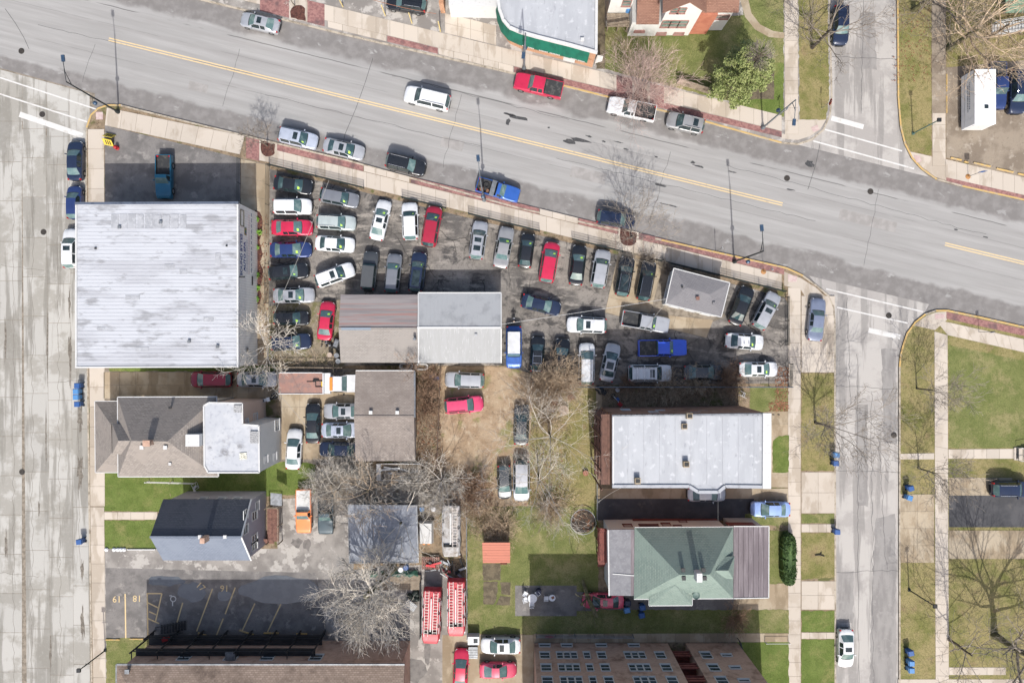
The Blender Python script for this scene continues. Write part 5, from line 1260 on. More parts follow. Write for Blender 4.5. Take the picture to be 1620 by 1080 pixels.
def wheel_mesh(r, w=.22):
    key = ('wheel', round(r, 2))
    if key in MESHES: return MESHES[key]
    mb = MB(); prof = [(r * .62, -w / 2), (r * .94, -w / 2), (r, -w * .36), (r, w * .36), (r * .94, w / 2), (r * .62, w / 2)]; n = 18
    for rr, y in prof:
        for k in range(n): t = 2 * pi * k / n; mb.v.append((rr * cos(t), y, rr * sin(t)))
    for i in range(len(prof) - 1):
        for k in range(n): k2 = (k + 1) % n; mb.f.append((i * n + k, (i + 1) * n + k, (i + 1) * n + k2, i * n + k2))
    tm = mb.mesh('wheel', True, 40)
    mb = MB()
    for y in (-w * .42, w * .42):
        o = len(mb.v); mb.v.append((0, y * 1.05, 0))
        for k in range(20): t = 2 * pi * k / 20; q = .64 if k % 4 < 3 else .56; mb.v.append((r * q * cos(t), y, r * q * sin(t)))
        for k in range(20): mb.f.append((o, o + 1 + k, o + 1 + (k + 1) % 20))
    rm = mb.mesh('rim', True, 30)
    MESHES[key] = (tm, rm); return MESHES[key]
def shared(key, fn):
    if key not in MESHES: MESHES[key] = fn()
    return MESHES[key]
GZ = [0.0]
def vehicle(kind, px, py, hd, col, label, group=None, name='parked_car', cat='car', opts='', z0=None, dark=False, length=None):
    R = (truck_meshes if kind in ('crewcab', 'extcab', 'regcab') else car_meshes)(kind); I = R['info']
    g = z0 if z0 is not None else 0.0
    p = P(px, py, g + .75); rz = radians(hd)
    T = Thing(name, label, cat, (p.x, p.y, g), rz, group)
    rv = random.Random(label); T.e.scale = (rv.uniform(.965, 1.03), rv.uniform(.96, 1.02), rv.uniform(.97, 1.04))
    if length: T.e.scale = (length / I['L'],) + (1, 1)
    pm = pnt(col); gl = rv.choice((M_glass, M_glass, M_glass2, M_glass3)); e = T.e
    roofm = None
    bd = mkobj('body', R['body'], pm, e)
    mkobj('windshield', R['windshield'], gl, e); mkobj('rear_window', R['rear'], gl, e)
    for s in R['side']: mkobj('side_window', s, M_glassdk, e)
    mkobj('underbody', R['floor'], M_under, e)
    if R.get('cowl'): mkobj('cowl', R['cowl'], M_under, e)
    if 'bed' in R: mkobj('cargo_bed', R['bed'], M_liner, e)
    tm, rm = wheel_mesh(I['r'])
    for x in (I['wf'], I['wr']):
        for s in (-1, 1):
            wh = mkobj('wheel', tm, M_tyre, e, loc=(x, s * (I['W'] / 2 - .115), I['r'])); mkobj('rim', rm, M_rim, wh)
    h2, W, nz, tz = I['L'] / 2, I['W'], I['nose'], I['tail']
    def boxmesh(key, c, d, rz=0, n='part'): return shared((kind, key), lambda: MB().box(c, d, rz).mesh(n))
    for s in (-1, 1):
        hl = shared((kind, 'hl', s), lambda: MB().box((h2 - .30, s * W * .355, nz + .02), (.30, .20, .13), -s * .75).mesh('headlight')); mkobj('headlight', hl, M_lamp, e)
        tl = shared((kind, 'tl', s), lambda: MB().box((-h2 + .16, s * W * .385, tz - .07), (.16, .2 if not I['tall'] else .14, .15 if not I['tall'] else .4), s * .6).mesh('tail_light')); mkobj('tail_light', tl, M_tail, e)
        mr = shared((kind, 'mr', s), lambda: MB().box((I['xc'] - .42, s * (W / 2 + .07), I['zb'] + .04), (.11, .22, .15), -s * .2).mesh('mirror')); mkobj('mirror', mr, pm, e)
    gr = shared((kind, 'gr'), lambda: MB().box((h2 - .03, 0, nz - .17), (.07, W * .4, .16)).mesh('grille')); mkobj('grille', gr, M_under, e)
    for s, (x, zz) in (('f', (h2 - .05, .42)), ('b', (-h2 + .05, .46))): mkobj('bumper', shared((kind, 'bp', s), lambda: MB().box((x, 0, zz), (.1, W * .5, .13)).mesh('bumper')), M_under if 'c' not in opts else M_chrome, e)
    zr = I['H'] + .018
    if 's' in opts: mkobj('sunroof', shared((kind, 'sr'), lambda: MB().box((I['xw'] - .52, 0, zr + .004), (.52, I['rw'] * 1.25, .02)).mesh('sunroof')), M_glassdk, e)
    if 'd' in opts: mkobj('sunroof', shared((kind, 'sr2'), lambda: MB().box((I['xw'] - 1.5, 0, zr), (.6, I['rw'] * 1.25, .02)).mesh('sunroof')), M_glassdk, e)
    if 'p' in opts: mkobj('sunroof', shared((kind, 'sp'), lambda: MB().box(((I['xw'] + I['xr']) / 2 - .05, 0, zr + .002), (I['xw'] - I['xr'] - .55, I['rw'] * 1.35, .02)).mesh('sunroof')), M_glassdk, e)
    if 'r' in opts:
        for s in (-1, 1):
            def rl():
                m = MB(); a, b = I['xw'] - .25, I['xr'] + .12; m.tube([(a, s * I['rw'] * .9, zr - .03), (a - .12, s * I['rw'] * .9, zr + .05), (b + .12, s * I['rw'] * .9, zr + .05), (b, s * I['rw'] * .9, zr - .05)], .026, 5); return m.mesh('roof_rail')
            mkobj('roof_rail', shared((kind, 'rl', s), rl), M_chrome if 'k' not in opts else M_under, e)
    if 'x' in opts:
        for k in range(3): mkobj('roof_crossbar', shared((kind, 'xb', k), lambda: MB().box((I['xw'] - .6 - k * .85, 0, zr + .06), (.06, I['rw'] * 1.85, .035)).mesh('roof_crossbar')), M_chrome, e)
    if 'n' in opts:   # bright price sticker low on the windscreen
        u = .42; xn = I['xc'] * (1 - u) + I['xw'] * u; a = atan2(I['H'] - .035 - I['zb'] - .02, I['xc'] - I['xw'])
        zn = (I['zb'] + .02) * (1 - u) + (I['H'] - .035) * u
        def st():
            q = MB(); M = Matrix.Rotation(a, 3, 'Y'); q.box((xn + .03 * sin(a), -I['rw'] * .52, zn + .03 * cos(a) + .012), (.24, .30, .008), M=M); return q.mesh('price_sticker')
        mkobj('price_sticker', shared((kind, 'ns'), st), M_neon, e)
    if 't' in opts:   # bed cover
        mkobj('bed_cover', shared((kind, 'bc'), lambda: MB().box(((I['xq'] - .04 - h2 + .08) / 2, 0, I['zb'] - .02), (I['xq'] - .06 + h2 - .06, W * .885, .05)).mesh('bed_cover')), M_liner if 'w' not in opts else M_trim, e)
    if 'W' in opts:   # contrasting roof panel
        mkobj('roof_panel', shared((kind, 'rp'), lambda: MB().box(((I['xw'] + I['xr']) / 2, 0, zr), (I['xw'] - I['xr'] - .04, I['rw'] * 1.94, .03)).mesh('roof_panel')), pnt('white'), e)
    if 'B' in opts:
        mkobj('roof_panel', shared((kind, 'rp'), lambda: MB().box(((I['xw'] + I['xr']) / 2, 0, zr), (I['xw'] - I['xr'] - .04, I['rw'] * 1.94, .03)).mesh('roof_panel')), plain('hard_top_grey', (.06, .065, .07, 1), .5), e)
    if 'j' in opts:
        mkobj('spare_wheel', tm, M_tyre, e, loc=(-h2 - .1, 0, .95)).rotation_euler = (0, 0, pi / 2)
    return T
LOTG, STG = 'cars for sale on the lot', 'cars parked along the streets'
LZ = .136
for a in [
    # street
    ('sedan', 119, 254, 90, 'navy', 'dark navy sedan at the left kerb ahead of another dark car', STG, ''),
    ('hatch', 118, 320, 90, 'dblue', 'dark blue hatchback at the left kerb half hidden by the workshop roof', STG, ''),
    ('suv', 113, 393, 90, 'white', 'white SUV with small sunroof squeezed at the kerb beside the workshop', STG, 's'),
    ('sedan', 411, 36, 167, 'silver', 'silver sedan with sunroof parked alone by the brick tree pit', STG, 's'),
    ('suv', 472, 219, -13, 'silverblue', 'pale blue-silver SUV with sunroof parked next to a small street tree', STG, 'sn'),
    ('sedan', 544, 236, -13, 'silver', 'silver sedan with black sunroof parked behind a black SUV on the road', STG, 'sn'),
    ('wagon', 643, 6, 172, 'black', 'black wagon behind tall yellow posts at the forecourt', STG, 'r'),
    ('suv', 642, 261, -14, 'black', 'black SUV parked by the kerb near a kerbside brick strip', STG, 'r'),
    ('suv', 1084, 195, 167, 'bronze', 'grey SUV with roof rails parked behind the white pickup', STG, 'rd'),
    ('suv', 1329, 41, -90, 'navy', 'dark SUV under bare branches on the upper side street', STG, ''),
    ('suv', 974, 347, -9, 'navy', 'dark navy SUV parked beneath a bare street tree', STG, ''),
    ('sedan', 1338, 1025, -90, 'white', 'white sedan parked alone on the right side street', STG, 's'),
    # lot, first column
    ('sedan', 464, 293, -8, 'black', 'black sedan first in the lot row along the alley, nearest the road fence', LOTG, 'n'),
    ('suv', 463, 327, 0, 'white', 'white SUV between a black and a red sedan in the alley row', LOTG, ''),
    ('sedan', 462, 360, 0, 'red', 'red sedan between a white SUV and a blue sedan', LOTG, 'n'),
    ('sedan', 460, 395, 1, 'dblue', 'deep blue sedan next to the red sedan in the alley row', LOTG, 'n'),
    ('suv', 457, 430, 5, 'black', 'black SUV between the deep blue sedan and a silver sedan', LOTG, 'sn'),
    ('sedan', 465, 467, 1, 'silver', 'silver sedan with sunroof in the alley row below a black SUV', LOTG, 'sn'),
    ('hatch', 461, 503, 0, 'black', 'small black hatchback on weedy ground facing a red sedan', LOTG, 'n'),
    ('suv', 461, 541, 4, 'navy', 'dark car last in the alley row beside a leaning bare tree', LOTG, 'n'),
    ('wagon', 537, 313, -11, 'grey', 'grey wagon behind the fence with its tail to the white SUV', LOTG, 'n'),
    ('wagon', 532, 352, -3, 'sage', 'pale sage silver wagon beside the grey wagon', LOTG, 'nr'),
    ('sedan', 530, 386, -4, 'white', 'white sedan beside the pale sage wagon', LOTG, 'n'),
    ('suv', 530, 435, 20, 'white', 'white SUV angled across the lot with roof rails and sunroof', LOTG, 'srn'),
    ('sedan', 516, 507, 84, 'red', 'bright red sedan beside the brown half of the lot garage', LOTG, 'n'),
    ('sedan', 602, 348, 77, 'white', 'white sedan with sunroof standing alone at an angle', LOTG, 'sn'),
    ('suv', 649, 350, 92, 'white', 'white SUV next to a dark red van near the road fence', LOTG, 'n'),
    ('minivan', 683, 358, 80, 'crimson', 'dark red small van at the road fence', LOTG, 'n'),
    ('jeep', 585, 428, 84, 'dgrey', 'charcoal off-roader with spare wheel in front of the lot garage', LOTG, 'jB'),
    ('wagon', 622, 432, 84, 'grey', 'mid grey SUV between the off-roader and a navy SUV', LOTG, 'n'),
    ('suv', 661, 430, 83, 'navy', 'navy SUV with long glass roof in front of the lot garage', LOTG, 'pn'),
    ('suv', 757, 380, 82, 'silver', 'silver SUV with two roof windows near the lot entrance', LOTG, 'sdr'),
    ('oldsedan', 797, 391, 79, 'bronze', 'long old grey sedan beside the silver SUV', LOTG, 'n'),
    ('compact', 833, 396, 82, 'black', 'black SUV between the old grey sedan and a cherry red minivan', LOTG, 'n'),
    ('minivan', 869, 415, 80, 'red', 'cherry red minivan in the row along the road fence', LOTG, 'n'),
    ('sedan', 914, 419, 83, 'black', 'black sedan between the cherry red minivan and a silver SUV', LOTG, 'n'),
    ('suv', 950, 425, 80, 'silver', 'silver SUV beside the concrete office pad', LOTG, 'n'),
    ('suv', 988, 437, 80, 'black', 'black SUV with glass roof on the concrete office pad', LOTG, 'pr'),
    ('suv', 1022, 444, 79, 'black', 'black SUV with red tail lamps closest to the sales office wall', LOTG, 'rn'),
    ('sedan', 856, 482, -14, 'navy', 'navy sedan standing across the open middle of the lot', LOTG, ''),
    ('suv', 928, 514, 178, 'white', 'white SUV with sunroof standing across the lot below the navy sedan', LOTG, 's'),
    ('compact', 850, 560, 87, 'black', 'black SUV with silver roof rack next to the blue and white truck', LOTG, 'rx'),
    ('sedan', 888, 566, 85, 'black', 'black sedan with its tail under a bare bush', LOTG, ''),
    ('minivan', 928, 575, 89, 'white', 'plain white van backed up to the rail fence', LOTG, ''),
    ('sedan', 965, 573, 77, 'silver', 'silver-white sedan with dark glass roof backed up to the rail fence', LOTG, 'p'),
    ('bigsuv', 1028, 590, 0, 'white', 'large white SUV with roof rack beside the rail fence', LOTG, 'rxs'),
    ('sedan', 1113, 589, 0, 'dgrey', 'dark green-grey sedan half under bushes at the rail fence', LOTG, ''),
    ('sedan', 1200, 584, 0, 'white', 'white sedan with red tail lamps at the end of the rail fence', LOTG, 'sn'),
    ('sedan', 1173, 483, 68, 'black', 'black sedan parked between the sales office and a silver SUV', LOTG, ''),
    ('suv', 1212, 491, 62, 'silver', 'silver SUV with sunroof in the lot corner by the iron fence', LOTG, 'sn'),
    ('sedan', 1178, 540, -4, 'white', 'white sedan standing alone on the lot below the corner cars', LOTG, 'n'),
    ('oldsedan', 1292, 505, 84, 'greyblue', 'grey-blue old sedan parked on the concrete parkway apron', None, ''),
    # dirt yard and backyards
    ('wagon', 735, 601, 178, 'silver', 'silver wagon in the dirt yard behind the lot garage', None, ''),
    ('suv', 734, 640, 5, 'pinkred', 'faded raspberry red SUV in the dirt yard', None, 'rk'),
    ('sedan', 825, 671, 88, 'dgrey', 'dark sedan under branches at the edge of the dirt yard', None, ''),
    ('minivan', 825, 760, -90, 'silver', 'silver van in the brush beside a dark hatchback', None, ''),
    ('hatch', 798, 762, -88, 'dgrey', 'dark grey hatchback in the brush beside a silver van', None, ''),
    ('minivan', 334, 600, 180, 'wine', 'wine red minivan in the narrow drive beside the workshop', None, ''),
    ('sedan', 407, 600, 0, 'silver', 'silver sedan with sunroof behind the tow truck in the narrow drive', None, 's'),
    ('sedan', 495, 669, 90, 'black', 'black sedan in the concrete court behind the grey house', None, ''),
    ('sedan', 465, 710, 87, 'white', 'white sedan beside the rear wall of the grey house', None, ''),
    ('sedan', 543, 650, 180, 'silver', 'silver sedan nosing out from the shingled garage nearest the tow truck', None, 's'),
    ('sedan', 540, 680, 0, 'silverblue', 'pale silver-blue sedan between two cars at the shingled garage', None, 's'),
    ('sedan', 537, 711, 178, 'navy', 'dark blue sedan beside the shingled garage under branches', None, ''),
    ('sedan', 729, 1058, 87, 'red', 'red sedan in the alley car park with its nose to a grey crate', None, ''),
    ('sedan', 792, 1021, 180, 'white', 'white sedan with sunroof in the car park corner by the brick flats', None, 's'),
    ('coupe', 788, 1060, 0, 'rose', 'rose red coupe next to the white sedan in the car park', None, ''),
    ('sedan', 954, 950, 180, 'rose', 'faded rose red sedan under a lopped tree by blue bins', None, 's'),
    ('sedan', 1219, 805, 180, 'ltblue', 'light blue sedan at the mouth of the shared driveway', None, ''),
    ('sedan', 1118, 781, 0, 'silver', 'silver sedan mostly hidden under the bay of the white-roofed flats', None, ''),
    ('suv', 1598, 773, 0, 'navy', 'dark blue SUV in the far right driveway', None, 'r'),
    ('bigsuv', 1608, 146, -90, 'navy', 'dark blue SUV beside a pickup in the gravel lot', None, 'r'),
]:
    k, x, y, h, c, lab, grp, op = a
    vehicle(k, x, y, h, c, lab, grp, opts=op, z0=(0.012 if x < 136 else 0.006 if grp == STG and y > 60 or x > 1322 and y < 120 or x == 411 or x == 1338 else 0.15))
mv = vehicle('bigsuv', 676, 156, 166.5, 'white', 'white SUV driving along the main road beside the yellow lines', None, name='moving_car', opts='r', z0=0.006, length=5.6)
TG = 'pickup trucks'
for a in [
    ('regcab', 260, 280, -90, 'teal', 'teal pickup backed away from the workshop in its forecourt', '', .14),
    ('crewcab', 852, 136, 167, 'red', 'red pickup with black bed cover at the kerb by the green awning', 't', .006),
    ('extcab', 999, 173, 168, 'white', 'white pickup with open bed at the kerb beneath a bushy tree', '', .006),
    ('regcab', 788, 301, -16, 'blue', 'blue pickup with tool box and scrap in its bed at the kerb', '', .006),
    ('crewcab', 1021, 509, -10, 'silver', 'silver pickup with dark open bed by the office pad', 'n', .145),
    ('crewcab', 1048, 550, 1, 'brightblue', 'bright blue pickup with black bed cover in the shaded lot', 'tn', .145),
    ('regcab', 481, 808, -90, 'orange', 'orange pickup with a white cap over its bed', 'tw', .145),
    ('regcab', 516, 810, -90, 'dteal', 'dark slate pickup beside the orange pickup under brush', 't', .145),
    ('crewcab', 1577, 136, -90, 'dblue', 'blue pickup squeezed between the white box van and an SUV', 't', .145),
]:
    k, x, y, h, c, lab, op, zz = a
    vehicle(k, x, y, h, c, lab, TG, 'pickup_truck', 'pickup', op, zz)
tb = MB(); a = radians(-16); c = P(788, 301, 1)
def lp(dx, dy): return (c.x + dx * cos(a) - dy * sin(a), c.y + dx * sin(a) + dy * cos(a))
single('tool_box', MB().box((*lp(-.62, 0), 1.2), (.5, 1.8, .32), a).box((*lp(-.62, 0), 1.38), (.54, 1.84, .04), a), M_galv, 'grey metal tool box across the bed of the blue kerbside pickup', 'tool box', (*lp(-.62, 0), 1.0))
t1 = MB().tube([(*lp(-1.5 + .3 * cos(k * pi / 8), .2 + .3 * sin(k * pi / 8)), .9) for k in range(17)], .1, 6, False); single('spare_tyre', t1, M_tyre, 'worn tyre lying in the bed of the blue kerbside pickup', 'tyre', (*lp(-1.5, .2), .8), smooth=True)
single('scrap_box', MB().box((*lp(-1.9, -.4), .95), (.5, .4, .3), a + .4).box((*lp(-1.2, -.45), .9), (.3, .5, .2), a), plain('scrap_rust', C(150, 110, 84)), 'rusty scrap boxes in the bed of the blue kerbside pickup', 'scrap', (*lp(-1.9, -.4), .8))
# blue and white old wagon truck
T = vehicle('fullsize', 813, 549, -90, 'blue', 'old blue off-roader with long white roof next to a man at its tail', None, 'parked_car', 'car', 'W', .14, length=5.1)
# ---------------------------------------------------------------- special vehicles
def add_wheels(T, xs, y, r, w=.26, tandem=False):
    tm, rm = wheel_mesh(r)
    for x in xs:
        for s in (-1, 1):
            o = mkobj('wheel', tm, M_tyre, T.e, loc=(x, s * y, r)); mkobj('rim', rm, M_rim, o)
def bev(mb_fn): return mb_fn
# flatbed tow truck, nose to the right under the garage eave
p = P(502, 606, 1.2); T = Thing('tow_truck', 'white flatbed tow truck with red-brown deck and orange light bar', 'truck', (p.x, p.y, .145))
M_rdeck = LM('worn_red_deck', C(182, 142, 130), [(C(166, 138, 130), .9, .42, .6), (C(190, 146, 130), 2, .5, .65), (C(110, 92, 88), 5, .58, .75)], world=False)
WH = pnt('white')
T.local('flatbed', MB().box((-1.95, 0, 1.12), (5.2, 2.42, .12)), M_rdeck)
mb = MB().box((-1.95, 1.25, 1.16), (5.2, .09, .2)).box((-1.95, -1.25, 1.16), (5.2, .09, .2)); T.local('side_rail', mb, WH)
T.local('headboard', MB().box((.92, 0, 1.45), (.12, 2.5, 1.0)).box((1.3, 0, 1.2), (.7, 2.45, .5)), WH)
T.local('chassis', MB().box((.2, 0, .7), (8.0, .9, .3)), M_under)
cabp = [(1.75, .55), (1.75, 2.1), (1.95, 2.25), (3.15, 2.25), (3.65, 1.5), (4.75, 1.38), (4.85, .6)]
mb = MB(); n = len(cabp)
vs = [(x, -1.02 if z < 1.6 else -.86, z) for x, z in cabp] + [(x, 1.02 if z < 1.6 else .86, z) for x, z in cabp]
mb.add(vs, [tuple(range(n)), tuple(range(2 * n - 1, n - 1, -1))] + [(i, n + i, n + (i + 1) % n, (i + 1) % n) for i in range(n)])
T.local('cab', mb, WH)
T.local('windshield', MB().poly([(3.63, -.9, 1.56), (3.63, .9, 1.56), (3.21, .8, 2.19), (3.21, -.8, 2.19)]), M_glass)
for s in (-1, 1):
    T.local('side_window', MB().poly([(2.1, s * 1.035, 1.5), (3.3, s * 1.035, 1.5), (3.05, s * .90, 2.12), (2.15, s * .90, 2.12)]), M_glassdk)
    T.local('mirror', MB().box((3.3, s * 1.25, 1.6), (.1, .22, .3)), M_under)
T.local('light_bar', MB().box((1.98, 0, 2.36), (.34, 1.55, .16)), plain('amber_plastic', C(226, 140, 50, .8)))
T.local('winch', MB().box((-.1, .35, 1.28), (.7, .2, .2)).tube([(-1.2, .2, 1.22), (-.2, .2, 1.25)], .04, 5), M_under)
add_wheels(T, (3.9, -1.7), .95, .45); T.local('fuel_tank', MB().box((1.0, 1.0, .7), (.8, .4, .4)), M_chrome)
dq = P(510, 607, 1.4)
T2 = Thing('hand_dolly', 'yellow and black hand dolly lying on the tow truck deck', 'dolly', (dq.x, dq.y, 1.32))
mb = MB()
for s in (-.35, .35): bar(mb, (-.8, s, .08), (.5, s, .08), .07, .07)
for x in (-.8, -.1, .5): bar(mb, (x, -.35, .08), (x, .35, .08), .07, .07)
T2.local('frame', mb, M_under); T2.local('plate', MB().box((.1, 0, .14), (.4, .6, .05)), plain('dolly_yellow', C(228, 186, 60, .8)))
# white box van with lettering
p = P(1545, 160, 1.5); T = Thing('box_van', 'tall white box van with roof vent in the gravel lot', 'van', (p.x, p.y, .14), -pi / 2)
T.local('cargo_box', MB().box((0, 0, 1.66), (6.35, 2.45, 2.4)), LM('van_white', (.74, .75, .77, 1), [((.6, .62, .65, 1), .8, .5, .7)], rough=.4, world=False))
T.local('skirt', MB().box((0, 0, .55), (6.2, 2.1, .3)), M_under)
mb = MB()
for s in (-1, 1): mb.box((0, s * 1.24, 1.1), (6.35, .04, .08)); 
T.local('body_rail', mb, M_trim); T.local('roof_vent', MB().box((1.2, .1, 2.91), (.42, .42, .12)), M_glassdk)
T.local('rear_door', MB().box((3.2, 0, 1.62), (.05, 2.1, 2.0)), M_trim)
add_wheels(T, (1.7, -2.2), 1.02, .42)
r = random.Random(4)
for row, zz in ((0, 1.95), (1, 1.65)):
    for k in range(16): T.local('lettering', MB().box((-1.9 + k * .2 + row * .3, -1.235, zz), (.13 * r.uniform(.6, 1.2), .012, .17)), plain('van_letter', C(120, 130, 150)))
# fire engines with ladders
M_ladder = LM('ladder_aluminium', C(222, 212, 206, .7), [(C(190, 180, 176), 3, .45, .65)], rough=.45, metal=.3, world=False)
def ladder(T, x0, x1, y0, y1, z, step=.34, nm='ladder'):
    mb = MB(); bar(mb, (x0, y0, z), (x1, y0, z), .07, .09); bar(mb, (x0, y1, z), (x1, y1, z), .07, .09)
    x = x0 + .2
    while x < x1 - .1: bar(mb, (x, y0, z), (x, y1, z), .05, .05); x += step
    return T.local(nm, mb, M_ladder)
def fire_truck(px, py, hd, body, L, label, cab=True, ladders=2):
    p = P(px, py, 1.6); T = Thing('ladder_truck', label, 'truck', (p.x, p.y, .14), radians(hd), 'old ladder trucks in the yard')
    h = L / 2
    mb = MB()
    prof = [(-1.05, .6), (-1.1, 1.2), (-1.02, 2.05), (-.9, 2.2), (.9, 2.2), (1.02, 2.05), (1.1, 1.2), (1.05, .6)]
    sec = [(-h, .97), (-h + .1, 1.0), (h - 1.5, 1.0), (h - .5, .96), (h, .82)]; n = len(prof)
    for x, f in sec: mb.v += [(x, y * f, (z if x < h - .3 else z - .25)) for y, z in prof]
    for i in range(len(sec) - 1):
        for k in range(n - 1): a = i * n + k; mb.f.append((a, a + 1, a + n + 1, a + n))
    mb.f.append(tuple(range(n))); mb.f.append(tuple((len(sec) - 1) * n + k for k in range(n - 1, -1, -1)))
    T.local('body', mb, body, smooth=True, angle=30)
    T.local('roof_rail', MB().box((-.3, .98, 2.22), (L - 2.0, .06, .1)).box((-.3, -.98, 2.22), (L - 2.0, .06, .1)), M_chrome)
    ladder(T, -h + .1, h - 1.3, .25, .75, 2.36); 
    if ladders > 1: ladder(T, -h - .1, h - 1.0, -.75, -.3, 2.36)
    T.local('hose_rail', MB().box((-.2, -.02, 2.32), (L - 2.0, .16, .1)), M_trim)
    T.local('windshield', MB().poly([(h - .52, -.8, 1.9), (h - .02, -.72, 1.35), (h - .02, .72, 1.35), (h - .52, .8, 1.9)]), M_glass)
    rr2 = random.Random(px)
    for k in range(7): T.local('locker', MB().box((-h + .9 + k * .62, 1.02 * (1 if k % 2 else -1), 1.3), (.55, .14, .7)), (body, M_chrome, M_galv)[k % 3])
    for k in range(5): T.local('hose_coil', MB().tube([(-h + 1.0 + k * .75 + .16 * cos(t * pi / 5), .9 * (-1) ** k + .1 * sin(t * pi / 5), 2.28) for t in range(11)], .04, 5, False), M_liner)
    T.local('equipment_rack', MB().box((h - 1.4, 0, 2.3), (.3, 1.7, .14)), M_under)
    for s in (-1, 1): T.local('headlight', MB().box((h + .01, s * .6, .95), (.08, .24, .2)), M_lamp)
    T.local('bumper', MB().box((h + .1, 0, .55), (.2, 2.0, .25)), M_chrome)
    add_wheels(T, (h - 1.3, -h + 1.4), 1.0, .45); return T
BR = LM('aged_red_paint', (.42, .035, .05, 1), [((.5, .10, .12, 1), .8, .5, .66), ((.28, .02, .03, 1), 2.2, .55, .7), ((.5, .25, .25, 1), 6, .62, .75)], rough=.45, world=False)
fire_truck(683, 973, -92, BR, 6.2, 'red ladder truck with raised cab parts, next to another red ladder truck')
fire_truck(722, 960, -90, BR, 6.4, 'longer red ladder truck with clear rounded nose beside the lawn')
fire_truck(714, 838, -90, LM('aged_white_paint', C(206, 204, 202), [(C(176, 170, 164), 1.4, .45, .6), (C(150, 138, 122), 3, .58, .7)], world=False), 6.0, 'weathered grey-white ladder truck with single ladder at the brush edge', ladders=1)
# junk trailer, truck cap
p = P(632, 746, 1); T = Thing('scrap_trailer', 'weathered white flat trailer loaded with scrap behind the shingled garage', 'trailer', (p.x, p.y, .14))
T.local('deck', MB().box((0, 0, .62), (5.0, 1.9, .1)), M_wood)
mb = MB().box((-2.45, 0, .9), (.5, 1.95, .5)); bar(mb, (-2.4, -.98, 1.0), (2.5, -.98, 1.0), .08, .2); bar(mb, (-2.4, .98, 1.0), (2.5, .98, 1.0), .08, .2); T.local('frame', mb, M_trim)
r = random.Random(12)
for k in range(16): T.local('scrap_plank', MB().box((r.uniform(-1.2, 2.0), r.uniform(-.7, .7), .75 + .03 * k * .6), (r.uniform(.8, 2.4), r.uniform(.1, .22), .05), r.uniform(-.3, .3)), (M_trim, M_wood, M_galv)[k % 3])
add_wheels(T, (-.6, .5), 1.0, .33)
p = P(674, 842, .8); T = Thing('truck_cap', 'white fibreglass truck cap set on blocks beside the white ladder truck', 'truck cap', (p.x, p.y, .14))
mb = MB(); q = [(-.85, -1.3, .3), (.85, -1.3, .3), (.85, 1.3, .3), (-.85, 1.3, .3), (-.7, -1.2, 1.1), (.7, -1.2, 1.1), (.7, 1.2, 1.1), (-.7, 1.2, 1.1)]
mb.add(q, [(0, 1, 5, 4), (1, 2, 6, 5), (2, 3, 7, 6), (3, 0, 4, 7), (4, 5, 6, 7), (3, 2, 1, 0)]); T.local('shell', mb, M_trim)
T.local('rim', MB().box((0, 0, .25), (1.85, 2.75, .08)), M_wood)
for s in (-.3, .3): T.local('marker_lamp', MB().box((s, -1.45, .35), (.28, .18, .12)), plain('amber_plastic', C(226, 140, 50, .8)))
for x in (-.6, .6):
    for y in (-1, 1): T.local('block', MB().box((x, y, .1), (.3, .3, .2)), M_slab)
# ---------------------------------------------------------------- trees and plants
def barkmat(n, c, d): return LM(n, c, [(d, 3.0, .42, .62, (1, 1, .3))], rough=.9, bump=(14, .6), world=False)
M_bark = barkmat('bark_grey_brown', C(132, 120, 104), C(100, 90, 78))
M_barkg = barkmat('bark_mossy', C(126, 122, 88), C(98, 92, 68))
M_barkd = barkmat('bark_dark', C(88, 80, 70), C(64, 58, 50))
M_twig = barkmat('twig_pale', C(204, 197, 186, .88), C(178, 170, 158, .88))
M_twigt = barkmat('twig_tan', C(190, 170, 146, .95), C(160, 140, 116, .95))
M_twigp = barkmat('twig_pinkish', C(186, 164, 154, .95), C(150, 126, 118, .95))
M_twigd = barkmat('twig_dark', C(140, 130, 118, .8), C(112, 102, 92, .8))
M_twigm = barkmat('twig_mid', C(160, 150, 138, .75), C(132, 122, 110, .75))
M_twigr = barkmat('twig_reddish', C(166, 138, 114, .8), C(138, 112, 92, .8))
def orth(d):
    a = d.cross(Vector((0, 0, 1)))
    if a.length < .05: a = d.cross(Vector((1, 0, 0)))
    a.normalize(); return a, a.cross(d).normalized()
